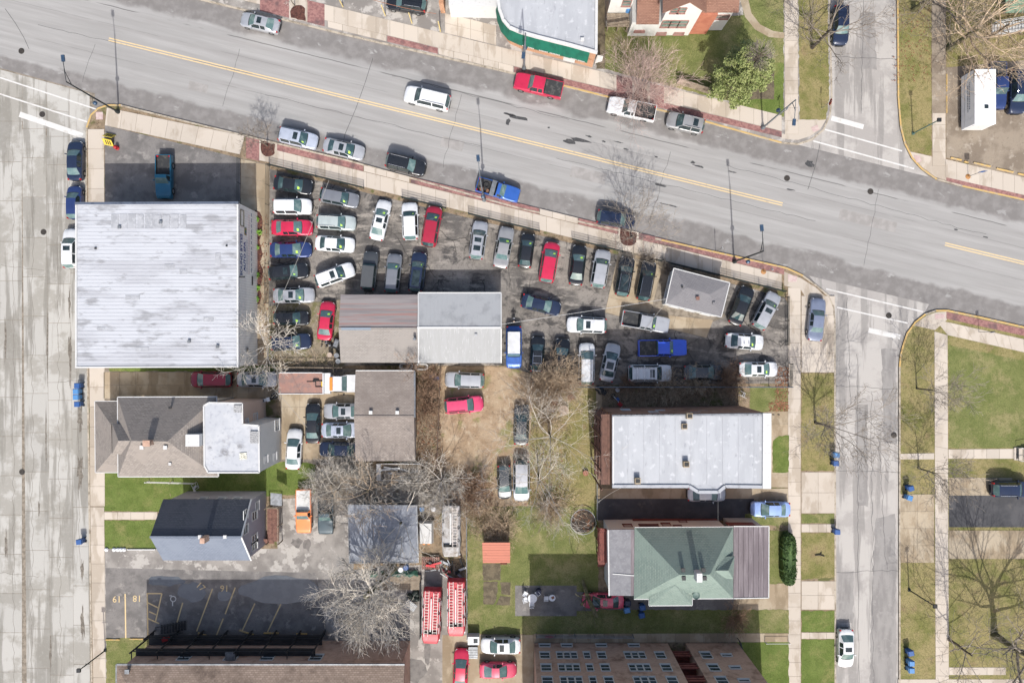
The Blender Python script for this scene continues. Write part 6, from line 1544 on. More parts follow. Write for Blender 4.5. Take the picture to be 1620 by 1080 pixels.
def grow(mb, rn, p, d, L, r, lvl, spec, rmin, up):
    """one branch with its children; spec[lvl] = (children, length ratio, spread)"""
    nseg = 5 if lvl <= 1 else (4 if lvl == 2 else 3)
    pts = [p.copy()]; dirs = [d.copy()]; q = p.copy(); dd = d.copy(); wob = .24 - .04 * min(lvl, 2)
    for i in range(nseg):
        dd = (dd + Vector((rn.uniform(-wob, wob), rn.uniform(-wob, wob), rn.uniform(-wob, wob) * .7 + up * .06))).normalized()
        q = q + dd * (L / nseg); pts.append(q.copy()); dirs.append(dd.copy())
    r1 = max(rmin, r * .38)
    rad = [max(rmin, r + (r1 - r) * i / nseg) for i in range(nseg + 1)]
    mb.tube(pts, rad, 6 if lvl == 0 else (5 if lvl == 1 else 3), cap=False)
    if lvl >= len(spec): return
    n, ratio, sp = spec[lvl]
    for k in range(n):
        u = .22 + .78 * (k + rn.random()) / n if lvl > 0 else .35 + .65 * (k + rn.random()) / n
        i = min(nseg - 1, int(u * nseg)); f = u * nseg - i
        pp = pts[i].lerp(pts[i + 1], f); bd = dirs[min(i + 1, nseg)]
        a, b = orth(bd); t = k * 2.4 + rn.uniform(-.6, .6)
        side = a * cos(t) + b * sin(t)
        ang = sp * rn.uniform(.7, 1.25)
        nd = (bd * cos(ang) + side * sin(ang)).normalized()
        if nd.z < -.25: nd.z *= -.3; nd.normalize()
        grow(mb, rn, pp, nd, L * ratio * rn.uniform(.7, 1.2) * (1.1 - .35 * u), max(rmin, rad[i] * .62), lvl + 1, spec, rmin, up)
TREEG = 'bare trees'
def bare_tree(label, px, py, h, R, tr, seed, bark=None, twig=None, limbs=7, dens=(6, 6, 4), lean=(0, 0), fork=.3, elev=.75, rmin=.012, z=.14, name='bare_tree', stems=1, group=TREEG, cat='tree', up=1.0):
    rn = random.Random(seed); b = P(px, py); bark = bark or M_bark; twig = twig or M_twig
    T = Thing(name, label, cat, (b.x, b.y, z), 0, group)
    tk = MB(); cr = MB()
    spec = [(dens[0], .58, .75), (dens[1], .58, .7), (dens[2], .6, .7)]
    for s in range(stems):
        o = Vector((0, 0, -.1)) if stems == 1 else Vector((rn.uniform(-.5, .5), rn.uniform(-.5, .5), -.1))
        ln = Vector((lean[0] + (rn.uniform(-.3, .3) if stems > 1 else 0), lean[1] + (rn.uniform(-.3, .3) if stems > 1 else 0), 0))
        fz = h * fork; pts = [o]
        for i in range(1, 6):
            u = i / 5; pts.append(o + Vector((ln.x * fz * u + rn.uniform(-.05, .05) * tr * 5, ln.y * fz * u + rn.uniform(-.05, .05) * tr * 5, fz * u * 1.6)))
        rr = [tr * (1.25 if i == 0 else 1 - .09 * i) for i in range(6)]
        tk.tube(pts, rr, 8)
        for k in range(limbs):
            u = .45 + .55 * (k + rn.random() * .5) / limbs; i = min(4, int(u * 5)); pp = pts[i].lerp(pts[i + 1], u * 5 - i)
            az = k * 2.4 + rn.uniform(-.4, .4) + seed; el = elev * rn.uniform(.6, 1.35)
            d = Vector((cos(az) * cos(el) + ln.x * .5, sin(az) * cos(el) + ln.y * .5, sin(el))).normalized()
            L = min(R / max(.25, math.hypot(d.x, d.y)), (h - pp.z) / max(.2, d.z)) * rn.uniform(.75, 1.05)
            grow(cr, rn, pp, d, L, tr * rr[i] / rr[0] * .55, 0, spec, rmin, up)
    T.part('trunk', MB().add([Vector(v) + T.base for v in tk.v], tk.f), bark, smooth=True)
    cr.v = [(v[0] + T.base.x, v[1] + T.base.y, v[2] + T.base.z) for v in cr.v]
    T.part('crown', cr, twig, smooth=True)
    return T
bare_tree('small bare street tree in a brick pit near the forecourt', 424, 232, 5.2, 1.9, .09, 1, twig=M_twigd, limbs=7, dens=(5, 4, 3))
bare_tree('thin bare sapling in a brick pit at the top kerb', 467, 11, 5.5, .8, .06, 2, limbs=4, dens=(4, 3, 2))
bare_tree('bushy pinkish bare tree beside the white pickup', 1011, 150, 6.5, 3.3, .1, 3, twig=M_twigp, limbs=8, dens=(6, 5, 3), fork=.12, elev=1.05, stems=4, rmin=.009)
bare_tree('dark bare tree on the parkway leaning over a parked SUV', 1284, 76, 10, 5.0, .22, 4, bark=M_barkd, twig=M_twigd, limbs=8, dens=(6, 5, 3), elev=.6)
bare_tree('big spreading bare tree above the gravel lot', 1500, 78, 11, 7.5, .34, 5, bark=M_barkg, twig=M_twigt, limbs=10, dens=(7, 6, 4), elev=.5)
bare_tree('large bare tree on the parkway near the gravel lot, overhanging the side street', 1444, 18, 12, 6.5, .3, 6, bark=M_barkg, twig=M_twigd, limbs=9, dens=(7, 6, 4), elev=.6)
bare_tree('tangled bare tree behind the white box van', 1560, 62, 8, 5.5, .2, 7, twig=M_twigt, limbs=9, dens=(6, 6, 4), elev=.5)
bare_tree('bare street tree in a brick pit over a dark SUV', 998, 377, 8.0, 3.6, .12, 8, bark=M_bark, twig=M_twigm, limbs=9, dens=(5, 5, 3), fork=.22, elev=.85, rmin=.013)
bare_tree('tall bare tree on the parkway beside two blue bins', 1289, 668, 9.5, 3.6, .16, 9, bark=M_barkd, twig=M_twigm, limbs=9, dens=(6, 5, 4), elev=.95, rmin=.013)
bare_tree('slim bare tree on the far parkway above the crossing path', 1449, 614, 7, 2.6, .1, 10, bark=M_barkd, twig=M_twigm, limbs=7, dens=(6, 5, 3), elev=.95, rmin=.013)
bare_tree('slim bare tree on the far parkway below the crossing path', 1452, 740, 7.5, 2.8, .12, 11, bark=M_barkg, twig=M_twigm, limbs=8, dens=(6, 5, 3), elev=.95, rmin=.013)
bare_tree('great bare tree with heavy mossy limbs at the far right lawn', 1572, 1004, 14, 6.8, .42, 12, bark=M_barkg, twig=M_twigm, limbs=10, dens=(6, 5, 4), elev=.7, rmin=.013)
bare_tree('spreading bare tree on the far right lawn near three blue bins', 1500, 1010, 9, 5.5, .18, 13, bark=M_bark, twig=M_twigm, limbs=7, dens=(5, 4, 3), elev=.6, rmin=.013)
bare_tree('huge bare tree with dense pale twigs over the alley', 622, 898, 14.5, 4.3, .5, 14, bark=M_barkg, twig=M_twig, limbs=14, dens=(8, 7, 5), lean=(-.42, -.22), elev=.66, rmin=.009)
bare_tree('wide bare tree with pale limbs on the back lawn', 868, 684, 9, 6.0, .13, 15, bark=M_barkg, twig=M_twig, limbs=9, dens=(5, 5, 3), elev=.6, rmin=.008)
bare_tree('pale bare tree at the foot of the dirt yard behind the two brush-covered cars', 852, 752, 8, 5.0, .12, 16, bark=M_barkg, twig=M_twig, limbs=8, dens=(5, 5, 3), elev=.6, rmin=.008)
bare_tree('pale bare tree between the shingled garage and the dirt yard', 702, 752, 6.5, 4.0, .14, 17, twig=M_twig, limbs=9, dens=(5, 4, 3), elev=.6, rmin=.010)
bare_tree('bare tree growing beside the scrap trailer', 590, 768, 6.5, 4.2, .15, 18, bark=M_barkg, twig=M_twigt, limbs=8, dens=(5, 4, 3), elev=.6, rmin=.010)
bare_tree('bare tree spreading over the blue-grey garage roof', 650, 812, 7.5, 5.0, .2, 19, bark=M_barkg, twig=M_twig, limbs=8, dens=(4, 4, 3), lean=(-.3, -.1), elev=.5, rmin=.010)
bare_tree('pale bare tree beside the slate pickup', 542, 768, 5.5, 3.2, .12, 20, twig=M_twig, limbs=8, dens=(5, 4, 3), elev=.65, rmin=.010)
bare_tree('broken bare tree between the workshop wall and the car lot', 432, 548, 6.5, 4.2, .15, 21, bark=M_bark, twig=M_twig, limbs=8, dens=(6, 5, 3), elev=.45, rmin=.016)
bare_tree('reddish bare shrub tree rising behind the lot garage', 664, 580, 5.5, 1.5, .06, 22, twig=M_twigr, limbs=6, dens=(4, 4, 3), elev=.95, rmin=.010)
bare_tree('bare tree with curved trunk beside the rose red sedan', 926, 930, 6, 3.0, .2, 23, bark=M_barkg, twig=M_barkg, limbs=4, dens=(2, 2, 1), elev=.5, lean=(.1, -.2))
def bush(label, px, py, R, h, seed, n=70, twig=None, name='bare_bush', group='leafless bushes', rmin=.009, z=.13):
    rn = random.Random(seed); b = P(px, py); T = Thing(name, label, 'bush', (b.x, b.y, z), 0, group)
    st = MB(); cr = MB()
    for k in range(n):
        a = rn.uniform(0, 2 * pi); e = rn.uniform(.35, 1.35); o = Vector((rn.gauss(0, R * .25), rn.gauss(0, R * .25), -.05))
        d = Vector((cos(a) * cos(e), sin(a) * cos(e), sin(e))); L = rn.uniform(.6, 1.0) * min(R * 1.1 / max(.3, cos(e)), h / max(.3, sin(e)))
        mb = st if k % 5 == 0 else cr
        grow(mb, rn, o, d, L, rn.uniform(.012, .024), 1, [(0, 0, 0), (6, .5, .6), (4, .5, .7)], rmin, .4)
    for nm, mb in (('stems', st), ('twigs', cr)):
        mb.v = [(v[0] + b.x, v[1] + b.y, v[2] + z) for v in mb.v]; T.part(nm, mb, twig or M_twigt, smooth=True, kind='stuff')
    return T
bush('large pale leafless bush over the tail of a black sedan', 880, 604, 2.9, 3.0, 31, 200, M_twigt)
bush('leafless bush beside the dark off lot corner of the dirt yard', 852, 618, 2.2, 2.6, 32, 90, M_twigt)
bush('brown leafless bush at the rail fence beside the white sedan with red tail lamps', 1150, 598, 1.9, 2.0, 33, 80, M_twigr)
bush('grey leafless bush at the rail fence beside the dark green-grey sedan', 1098, 604, 1.7, 1.8, 34, 60, M_twigt)
bush('leafless bush at the rail fence behind the large white SUV', 1050, 612, 1.9, 1.8, 35, 60, M_twigt)
bush('leafless bush at the rail fence behind the silver-white sedan', 990, 606, 1.2, 1.4, 36, 40, M_twigr)
bush('brown bush in the shade beside the green roofed house drive', 1160, 975, 1.7, 1.6, 37, 60, M_twigr)
bush('tangled brush north of the garden shed', 788, 835, 2.4, 1.8, 38, 90, M_twigt)
bush('low brush between the shed and the white ladder truck', 755, 805, 2.4, 1.8, 39, 80, M_twigt)
bush('dry brush along the lawn edge below the pale bare tree', 870, 800, 2.6, 1.8, 40, 90, M_twigt)
bush('thorny brush between the shingled garage and an old fence', 678, 640, 1.7, 1.8, 41, 80, M_twigr)
bush('thorny brush behind the lot garage beside two tubs', 680, 600, 1.5, 1.6, 42, 60, M_twigr)
bush('pale brush at the foot of the shingled garage', 655, 772, 2.6, 2.2, 43, 190, M_twig)
bush('pale tangled brush between the scrap trailer and the blue-grey garage', 605, 782, 2.8, 1.8, 50, 190, M_twig)
bush('pale brush at the head of the white ladder truck', 706, 782, 2.4, 1.8, 51, 170, M_twig)
bush('pale brush at the tail of the slate pickup', 520, 764, 2.4, 1.9, 52, 170, M_twig)
bush('pale brush left of the scrap trailer', 560, 748, 2.5, 2.2, 44, 180, M_twig)
bush('russet brush at the corner of the dirt yard', 750, 772, 2.3, 2.0, 45, 130, M_twigr)
bush('brush beside the concrete rings on the back lawn', 862, 660, 1.9, 2.0, 46, 60, M_twigt)
bush('small bush at the sales office corner', 1052, 425, 1.0, 1.2, 47, 40, M_twigd)
bush('small bush beside the black SUVs on the office pad', 1024, 412, 1.1, 1.1, 48, 36, M_twigd)
# undergrowth nobody could count
def undergrowth(polys, n, seed, m, h=(.3, .9)):
    rn = random.Random(seed); mb = MB()
    for (x0, y0, x1, y1), k in polys:
        for _ in range(k):
            p = P(rn.uniform(x0, x1), rn.uniform(y0, y1)); p.z = .12
            a = rn.uniform(0, 2 * pi); hh = rn.uniform(*h); L = rn.uniform(.3, 1.3)
            d = Vector((cos(a), sin(a), 0)); mb.tube([p, p + d * L * .4 + Vector((0, 0, hh * .8)), p + d * L + Vector((rn.uniform(-.2, .2), rn.uniform(-.2, .2), hh * rn.uniform(.3, 1)))], [.014, .011, .008], 3, False)
    o = mkobj('undergrowth', mb.mesh('undergrowth', True), m); tag(o, 'dry tangled undergrowth between the sheds and yards', 'undergrowth', kind='stuff'); return o
undergrowth([((500, 735, 700, 795), 900), ((660, 580, 698, 740), 450), ((700, 740, 850, 805), 600), ((840, 590, 905, 700), 300), ((955, 612, 1180, 640), 350), ((430, 560, 545, 582), 200), ((1500, 20, 1620, 95), 500), ((740, 795, 815, 850), 400)], 0, 5, M_twigt)
undergrowth([((560, 780, 740, 815), 500), ((850, 690, 900, 800), 300), ((505, 740, 560, 790), 350)], 0, 6, M_twig)
# fallen leaves
rn = random.Random(77); mb = MB()
for (x0, y0, x1, y1), k in (((1225, 580, 1247, 650), 420), ((1215, 636, 1246, 650), 160), ((655, 580, 698, 740), 700), ((700, 760, 780, 810), 420), ((1410, 10, 1470, 130), 260), ((820, 700, 890, 800), 420), ((410, 340, 424, 560), 200)):
    for _ in range(k):
        p = P(rn.uniform(x0, x1), rn.uniform(y0, y1)); a = rn.uniform(0, 6.3); s = rn.uniform(.04, .09); zz = .165 + rn.uniform(0, .03)
        mb.poly([(p.x + s * cos(a + k2 * pi / 2), p.y + s * sin(a + k2 * pi / 2), zz + rn.uniform(0, .03)) for k2 in range(4)])
tag(mkobj('fallen_leaves', mb.mesh('fallen_leaves'), LM('dead_leaf', C(172, 122, 92), [(C(140, 92, 66), 3, .4, .6), (C(196, 150, 112), 5, .55, .7)])), 'scattered brown fallen leaves along fences and yards', 'leaves', kind='stuff')
# leafy things
def leafmat(n, a, b, c): return LM(n, a, [(b, 1.1, .4, .6), (c, 3.5, .5, .68)], rough=.7)
M_leafy = leafmat('leaf_yellow_green', C(150, 158, 98, .72), C(124, 138, 76, .72), C(174, 176, 120, .72))
M_leafd = leafmat('leaf_dark_green', C(74, 104, 48), C(58, 88, 38), C(96, 124, 58))
M_leafb = leafmat('leaf_bright_green', C(128, 172, 60), C(96, 142, 44), C(152, 190, 84))
def leaves(mb, rn, c, R, n, s=(.07, .15), shell=.35):
    for _ in range(n):
        while True:
            v = Vector((rn.uniform(-1, 1), rn.uniform(-1, 1), rn.uniform(-1, 1)))
            if shell < v.length < 1: break
        p = Vector(c) + Vector((v.x * R[0], v.y * R[1], v.z * R[2])); sz = rn.uniform(*s)
        a = Vector((rn.uniform(-1, 1), rn.uniform(-1, 1), rn.uniform(-.6, .6))).normalized(); b = a.cross(Vector((rn.uniform(-1, 1), rn.uniform(-1, 1), 1))).normalized()
        mb.poly([p + a * sz, p + b * sz * .6, p - a * sz, p - b * sz * .6])
rn = random.Random(60); b = P(1150, 147); T = Thing('leafy_tree', 'tall yellow-green tree beside the plank fence with grey bare top', 'tree', (b.x, b.y, .14))
tk = MB().tube([b + Vector((0, 0, -.1)), b + Vector((.05, .05, 5)), b + Vector((.1, .1, 11.5))], [.26, .18, .05], 8); lm = MB(); cr = MB(); tw = MB()
for k in range(150):
    z_ = 1.4 + 10.4 * ((k + rn.random()) / 150) ** .9; Rr = (2.9 if z_ < 7 else 2.9 - (z_ - 7) * .42) * (.72 + .28 * min(1, z_ / 2.5)); a = k * 2.4 + rn.uniform(-.3, .3)
    L = Rr * rn.uniform(.6, 1.05); d = Vector((cos(a), sin(a), 0)); o = b + Vector((.05, .05, z_ - .5)); e1 = o + d * L * .55 + Vector((0, 0, .35)); e2 = o + d * L + Vector((0, 0, rn.uniform(.2, .7)))
    lm.tube([o, e1, e2], [.04, .025, .012], 4, False)
    if z_ > 10.2 or rn.random() < .12:
        for _ in range(4): grow(tw, rn, e1, (d + Vector((rn.uniform(-.6, .6), rn.uniform(-.6, .6), rn.uniform(.1, .8)))).normalized(), .9, .015, 2, [(0, 0, 0), (0, 0, 0), (5, .5, .7)], .008, .5)
        continue
    leaves(cr, rn, e2, (.5, .5, .3), 95, (.07, .15), 0.0); leaves(cr, rn, e1, (.5, .5, .3), 70, (.07, .15), 0.0)
T.part('trunk', tk, M_bark, smooth=True); T.part('limbs', lm, M_bark, smooth=True); T.part('crown', cr, M_leafy); T.part('bare_twigs', tw, M_twigm, smooth=True, kind='stuff')
# clipped hedge
rn = random.Random(62); b = P(1247, 880); T = Thing('clipped_hedge', 'rounded clipped dark green hedge beside the right sidewalk', 'hedge', (b.x - .35, b.y, .14))
b = Vector((b.x - .35, b.y, .14)); hl, hw_, hh = 3.0, .78, 1.45
core = MB(); prof = [(hw_, 0), (hw_ * 1.05, .6), (hw_, 1.1), (hw_ * .8, 1.36), (hw_ * .3, hh)]
ring = []
for k in range(28):
    t = 2 * pi * k / 28; ring.append((math.copysign(abs(cos(t)) ** .7, cos(t)), math.copysign(abs(sin(t)) ** .55, sin(t))))
for w_, zz in prof:
    for cx_, cy_ in ring: jj = rn.uniform(.9, 1.1); core.v.append((b.x + cx_ * w_ * jj, b.y + cy_ * (hl - (hw_ - w_)) * (jj * .3 + .7), b.z + zz + rn.uniform(-.07, .07)))
for i in range(4):
    for k in range(28): core.f.append((i * 28 + k, i * 28 + (k + 1) % 28, (i + 1) * 28 + (k + 1) % 28, (i + 1) * 28 + k))
core.f.append(tuple(4 * 28 + k for k in range(28)))
T.part('body', core, M_leafd)
lf = MB()
for _ in range(7000):
    i = rn.randrange(4); u = rn.random(); (w0, z0), (w1, z1) = prof[i], prof[i + 1]; w_ = w0 + (w1 - w0) * u; zz = z0 + (z1 - z0) * u; cx_, cy_ = ring[rn.randrange(28)]
    if rn.random() < .4: w_ *= rn.random() ** .5; zz = hh - .1
    p = Vector((b.x + cx_ * w_, b.y + cy_ * (hl - (hw_ - w_)) * (rn.random() ** .3 if zz > 1.3 else 1), b.z + zz)); s = rn.uniform(.03, .08); p = p + Vector((rn.uniform(-.08, .08), rn.uniform(-.08, .08), rn.uniform(-.02, .1)))
    a = Vector((rn.uniform(-1, 1), rn.uniform(-1, 1), rn.uniform(-1, 1))).normalized(); c = a.cross(Vector((rn.uniform(-1, 1), rn.uniform(-1, 1), 1))).normalized()
    lf.poly([p + a * s, p + c * s, p - a * s, p - c * s])
T.part('leaves', lf, M_leafd, kind='stuff')
def tuft(px, py, s, label, m, seed, group=None, n=26, z=.17):
    rn = random.Random(seed); b = P(px, py); mb = MB()
    for k in range(n):
        a = k * 2.4; L = s * rn.uniform(.6, 1.1); d = Vector((cos(a), sin(a), 0)); o = Vector((b.x, b.y, z)); w_ = Vector((-d.y, d.x, 0)) * s * .12
        m1, m2 = o + d * L * .5 + Vector((0, 0, L * .6)), o + d * L + Vector((0, 0, L * rn.uniform(.15, .6)))
        mb.poly([o - w_ * .4, o + w_ * .4, m1 + w_, m1 - w_]); mb.poly([m1 - w_, m1 + w_, m2])
    return single('green_plant', mb, m, label, 'plant', (b.x, b.y, .15), group)
for i, (x, y) in enumerate(((407, 348), (412, 368), (407, 392), (408, 435), (409, 456), (407, 474))): tuft(x, y, .48, 'bright green tuft in the mulch bed along the workshop wall', M_leafb, 80 + i, 'tufts in the workshop mulch bed')
for i, (x, y) in enumerate(((1287, 845), (1300, 1075))): pass
# ---------------------------------------------------------------- street furniture and small things
M_lampdark = plain('lamp_post_dark', C(52, 60, 62), .5, .3); M_lampgrey = plain('lamp_post_grey', C(150, 158, 164), .5, .4); M_lampblue = plain('lamp_head_blue', C(70, 96, 124), .4, .2); M_tealpost = plain('post_teal', C(96, 128, 122), .5, .2)
def street_lamp(px, py, arm, label, m=None, h=9.6, armlen=2.2, low=True):
    b = P(px, py); m = m or M_lampdark; T = Thing('street_lamp', label, 'street lamp', (b.x, b.y, .13), 0, 'street lamps along the main road')
    d = Vector((cos(arm), sin(arm), 0)); o = Vector((b.x, b.y, .13))
    T.part('base', MB().lathe(o, [(.26, 0), (.26, .25), (.17, .5), (.12, .7)], 10), m, smooth=True)
    T.part('pole', MB().tube([o + Vector((0, 0, .5)), o + Vector((0, 0, h * .6)), o + Vector((0, 0, h))], [.11, .09, .065], 8), m, smooth=True)
    tp = o + Vector((0, 0, h)); T.part('arm', MB().tube([tp - Vector((0, 0, .9)), tp + d * armlen * .5 + Vector((0, 0, .1)), tp + d * armlen + Vector((0, 0, .2))], .04, 6).tube([tp, tp + d * armlen * .6 + Vector((0, 0, .18))], .035, 6), m)
    q = tp + d * (armlen + .25) + Vector((0, 0, .15)); hd = MB(); hd.box(q, (.7, .34, .14), arm); hd.lathe(q - Vector((0, 0, .16)), [(.12, 0), (.2, .12)], 8); T.part('lamp_head', hd, M_lampblue)
    if low:
        tp = o + Vector((0, 0, 4.9)); e = tp - d * .55; T.part('arm', MB().tube([tp, tp - d * .35 + Vector((0, 0, .25)), e], .03, 5), m)
        T.part('lamp_head', MB().lathe(e - Vector((0, 0, .4)), [(.08, 0), (.24, .08), (.22, .3), (.05, .42)], 10), M_lampblue, smooth=True)
    return T
up = pi / 2 + .1
street_lamp(188, 178, up, 'black double-headed street lamp at the corner by the concrete left street')
street_lamp(1161, 414, up, 'black double-headed street lamp above the sales office')
street_lamp(766, 317, up, 'grey street lamp beside the blue pickup at the kerb', M_lampgrey)
street_lamp(829, 110, -pi / 2 - .1, 'grey street lamp in front of the green awning', M_lampgrey)
street_lamp(1206, 203, -pi / 2 - .1, 'grey double-headed street lamp near the upper side street', M_lampgrey)
def post_lamp(px, py, label, m, h=5.0):
    b = P(px, py); T = Thing('post_lamp', label, 'post lamp', (b.x, b.y, .13), 0, 'square-headed post lamps'); o = Vector((b.x, b.y, .13))
    T.part('pole', MB().tube([o, o + Vector((0, 0, h))], [.08, .06], 8), m, smooth=True); T.part('base', MB().box(o + Vector((0, 0, .08)), (.3, .3, .16)), m)
    T.part('lamp_head', MB().box(o + Vector((0, 0, h + .1)), (.42, .42, .2)), M_black); T.part('bracket', MB().box(o + Vector((0, 0, h * .7)), (.5, .05, .06)), m)
post_lamp(1443, 212, 'teal post lamp on the parkway beside the gravel lot', M_tealpost)
post_lamp(1437, 932, 'slim dark post lamp on the far parkway by the big tree', M_lampdark)
post_lamp(168, 1027, 'dark post lamp at the sidewalk by the brown-roofed block', M_lampdark)
def sign(px, py, h, face, wd, ht, col, label, name='road_sign', octo=False, basec=None, text=None):
    b = P(px, py); T = Thing(name, label, 'sign', (b.x, b.y, .13)); o = Vector((b.x, b.y, .13))
    T.part('post', MB().tube([o, o + Vector((0, 0, h))], .035, 6), M_galv)
    if basec: T.part('base', MB().lathe(o, [(.32, 0), (.32, .05), (.1, .12)], 10), basec)
    n = 8 if octo else 4; r = wd / 2; mb = MB(); dd = Vector((cos(face), sin(face), 0)); ss = Vector((-dd.y, dd.x, 0)); c = o + Vector((0, 0, h - ht / 2))
    pts = [(r * 1.08 * cos(pi / 8 + k * pi / 4), ht / 2 * 1.08 * sin(pi / 8 + k * pi / 4)) for k in range(8)] if octo else [(-r, -ht / 2), (r, -ht / 2), (r, ht / 2), (-r, ht / 2)]
    f = [c + ss * a + Vector((0, 0, z_)) + dd * .05 for a, z_ in pts]; g = [p - dd * .02 for p in f]
    mb.add(f + g, [tuple(range(n)), tuple(range(2 * n - 1, n - 1, -1))] + [(i, n + i, n + (i + 1) % n, (i + 1) % n) for i in range(n)]); T.part('panel', mb, col); return T
M_signb = plain('sign_blue', C(70, 104, 160)); M_signw = plain('sign_white', C(236, 236, 232, .7)); M_signr = plain('sign_red', C(196, 40, 44)); M_signy = plain('sign_yellow', C(224, 196, 70, .75)); M_obase = plain('sign_base_orange', C(196, 140, 80))
sign(1530, 280, 3.0, -pi / 2, .6, .8, M_signb, 'blue sign on a thin post with orange foot by the gravel lot', basec=M_obase)
sign(1132, 397, 2.6, .3, .3, .45, M_signw, 'small parking sign on the brick strip left of the double-headed lamp')
sign(1207, 430, 3.0, .3, .3, .45, M_signw, 'small parking sign with orange foot right of the double-headed lamp', basec=M_obase)
sign(1299, 172, 2.6, -.2, .75, .75, M_signr, 'red stop sign on the corner parkway', octo=True)
sign(1547, 525, 2.6, -1.2, .4, .5, M_signb, 'blue sign on the lower right sidewalk')
sign(1424, 420 + 60, 0.5, 0, .1, .1, M_signw, 'short white marker post at the kerb corner') if False else None
sign(1233, 183, 2.4, 2.5, .5, .4, M_signb, 'blue sign plate on the lawn beside the upper sidewalk')
# board sign and pot by the forecourt
b = P(176, 222); T = Thing('sandwich_board', 'yellow sandwich board with dark print at the forecourt corner', 'sign', (b.x, b.y, .14), -.2)
for s in (-1, 1):
    M = Matrix.Rotation(s * .95, 3, 'X'); T.local('board', MB().box((0, -s * .42, .42), (1.15, .95, .04), M=M), M_signy)
    for k in range(3): T.local('print_line', MB().box((-.2 + k * .25, -s * .445, .448), (.12, .6, .012), M=M), M_under)
b = P(187, 235); single('hydrant', MB().lathe((b.x, b.y, .14), [(.26, 0), (.26, .06), (.16, .1), (.15, .5), (.22, .52), (.22, .58), (.16, .64), (.05, .75)], 10).box((b.x, b.y, .5), (.5, .16, .16)).box((b.x, b.y, .5), (.16, .44, .16)), M_signr, 'red hydrant with pale foot beside the yellow sandwich board', 'hydrant', (b.x, b.y, .14), smooth=True)
single('advert_flag', MB().tube([P(940, 105) + Vector((0, 0, .1)), P(940, 105) + Vector((0, 0, 3.2))], .03, 5).poly([P(940, 105) + Vector((.05, 0, .9)), P(940, 105) + Vector((.8, .1, 1.2)), P(940, 105) + Vector((.75, .15, 2.6)), P(940, 105) + Vector((.05, 0, 3.2))]), M_signw, 'white feather flag on a pole at the end of the awning shop', 'flag', P(940, 105))

# fences
M_fence = plain('fence_green_black', C(52, 62, 62), .5, .2)
def fence(a, b, label, h=1.1, rails=3, post=2.4, m=None, z=.14, name='rail_fence', group=None, rr=.034, cap=None, pick=0):
    A, B = P(*a), P(*b); m = m or M_fence; T = Thing(name, label, 'fence', (A.x, A.y, z), 0, group); d = B - A; n = max(1, round(d.length / post))
    for k in range(n + 1):
        p = A + d * k / n; T.part('post', MB().tube([(p.x, p.y, z - .02), (p.x, p.y, z + h + .05)], rr * 1.5, 6), m)
    for r in range(rails):
        zz = z + h * (1 - r / max(1, rails) * .85); T.part('rail', MB().tube([(A.x, A.y, zz), (B.x, B.y, zz)], rr if not (cap and r == 0) else cap, 5), m)
    if pick:
        mb = MB(); k = 0; L = d.length
        while k * pick < L:
            p = A + d * (k * pick / L); mb.tube([(p.x, p.y, z + .1), (p.x, p.y, z + h)], rr * .55, 4, False); k += 1
        T.part('pickets', mb, m, kind='stuff')
    return T
FK = lambda x: SK(x) + 40
for i, (a, b, lab) in enumerate(((428, 500, 'dark rail fence before the first black sedan, near the alley'), (502, 576, 'dark rail fence before the grey wagon'), (637, 706, 'dark rail fence before the dark red van'), (742, 806, 'dark rail fence before the two-windowed silver SUV'), (808, 853, 'dark rail fence before the black and cherry red cars'), (905, 984, 'dark rail fence before the silver SUV by the office pad'), (1038, 1096, 'dark rail fence behind the sales office'), (1098, 1160, 'dark rail fence right of the sales office'), (1162, 1238, 'dark rail fence at the lot corner by the silver SUV'))):
    fence((a, FK(a)), (b, FK(b)), lab, group='rail fences around the car lot', pick=.16)
fence((1242, 470), (1242, 545), 'dark rail fence along the right sidewalk beside the corner cars', group='rail fences around the car lot', pick=.16)
fence((1248, 575), (1246, 611), 'short dark fence at the lower lot corner', group='rail fences around the car lot')
fence((381, 253), (381, 330), 'thin black fence between forecourt and alley path', rr=.02)
fence((427, 264), (425, 480), 'thin dark fence along the alley behind the first row of cars', rr=.02, h=1.3)
fence((903, 611), (1247, 611), 'long galvanised rail fence with pale top rail behind the lot', m=plain('galv_rail', C(150, 160, 170), .4, .4), rails=2, cap=.05, h=1.3)
fence((848, 1001), (1000, 1002), 'grey wire fence along the walk of the brick apartment block', m=M_galv, rails=3)
fence((943, 757), (943, 818), 'short wire fence between the back lawn and side yard', m=M_galv, rails=2)
fence((698, 582), (692, 742), 'old brown wire fence beside the dirt yard', m=plain('fence_rust', C(120, 96, 78)), rails=3, h=1.2)
fence((426, 580), (545, 581), 'old timber rail fence between car lot and narrow drive', m=M_wood, rails=2, rr=.05, h=1.2)
fence((237, 760), (312, 762), 'white timber fence on the lawn between the two left houses', m=M_trim, rails=2, rr=.04, h=1.0)
fence((1166, 1008), (1170, 1022), 'short black gate fence at the apartment block corner', rails=4, h=1.3)
fence((1209, 1013), (1246, 1013), 'thin white string fence on the apartment lawn', m=M_trim, rails=1, h=.7)
A, B = P(1070, 133), P(1146, 158); T = Thing('plank_fence', 'grey weathered plank fence below the leafy tree', 'fence', (A.x, A.y, .14)); n = 24
for k in range(n):
    p = A.lerp(B, (k + .5) / n); T.part('plank', MB().box((p.x, p.y, .95 + .03 * (k % 3)), ((B - A).length / n - .02, .05, 1.6), atan2(B.y - A.y, B.x - A.x)), M_wood)
mb = MB()
for zz in (.5, 1.4): bar(mb, (A.x, A.y + .06, zz), (B.x, B.y + .06, zz), .08, .1)
T.part('rail', mb, M_wood)
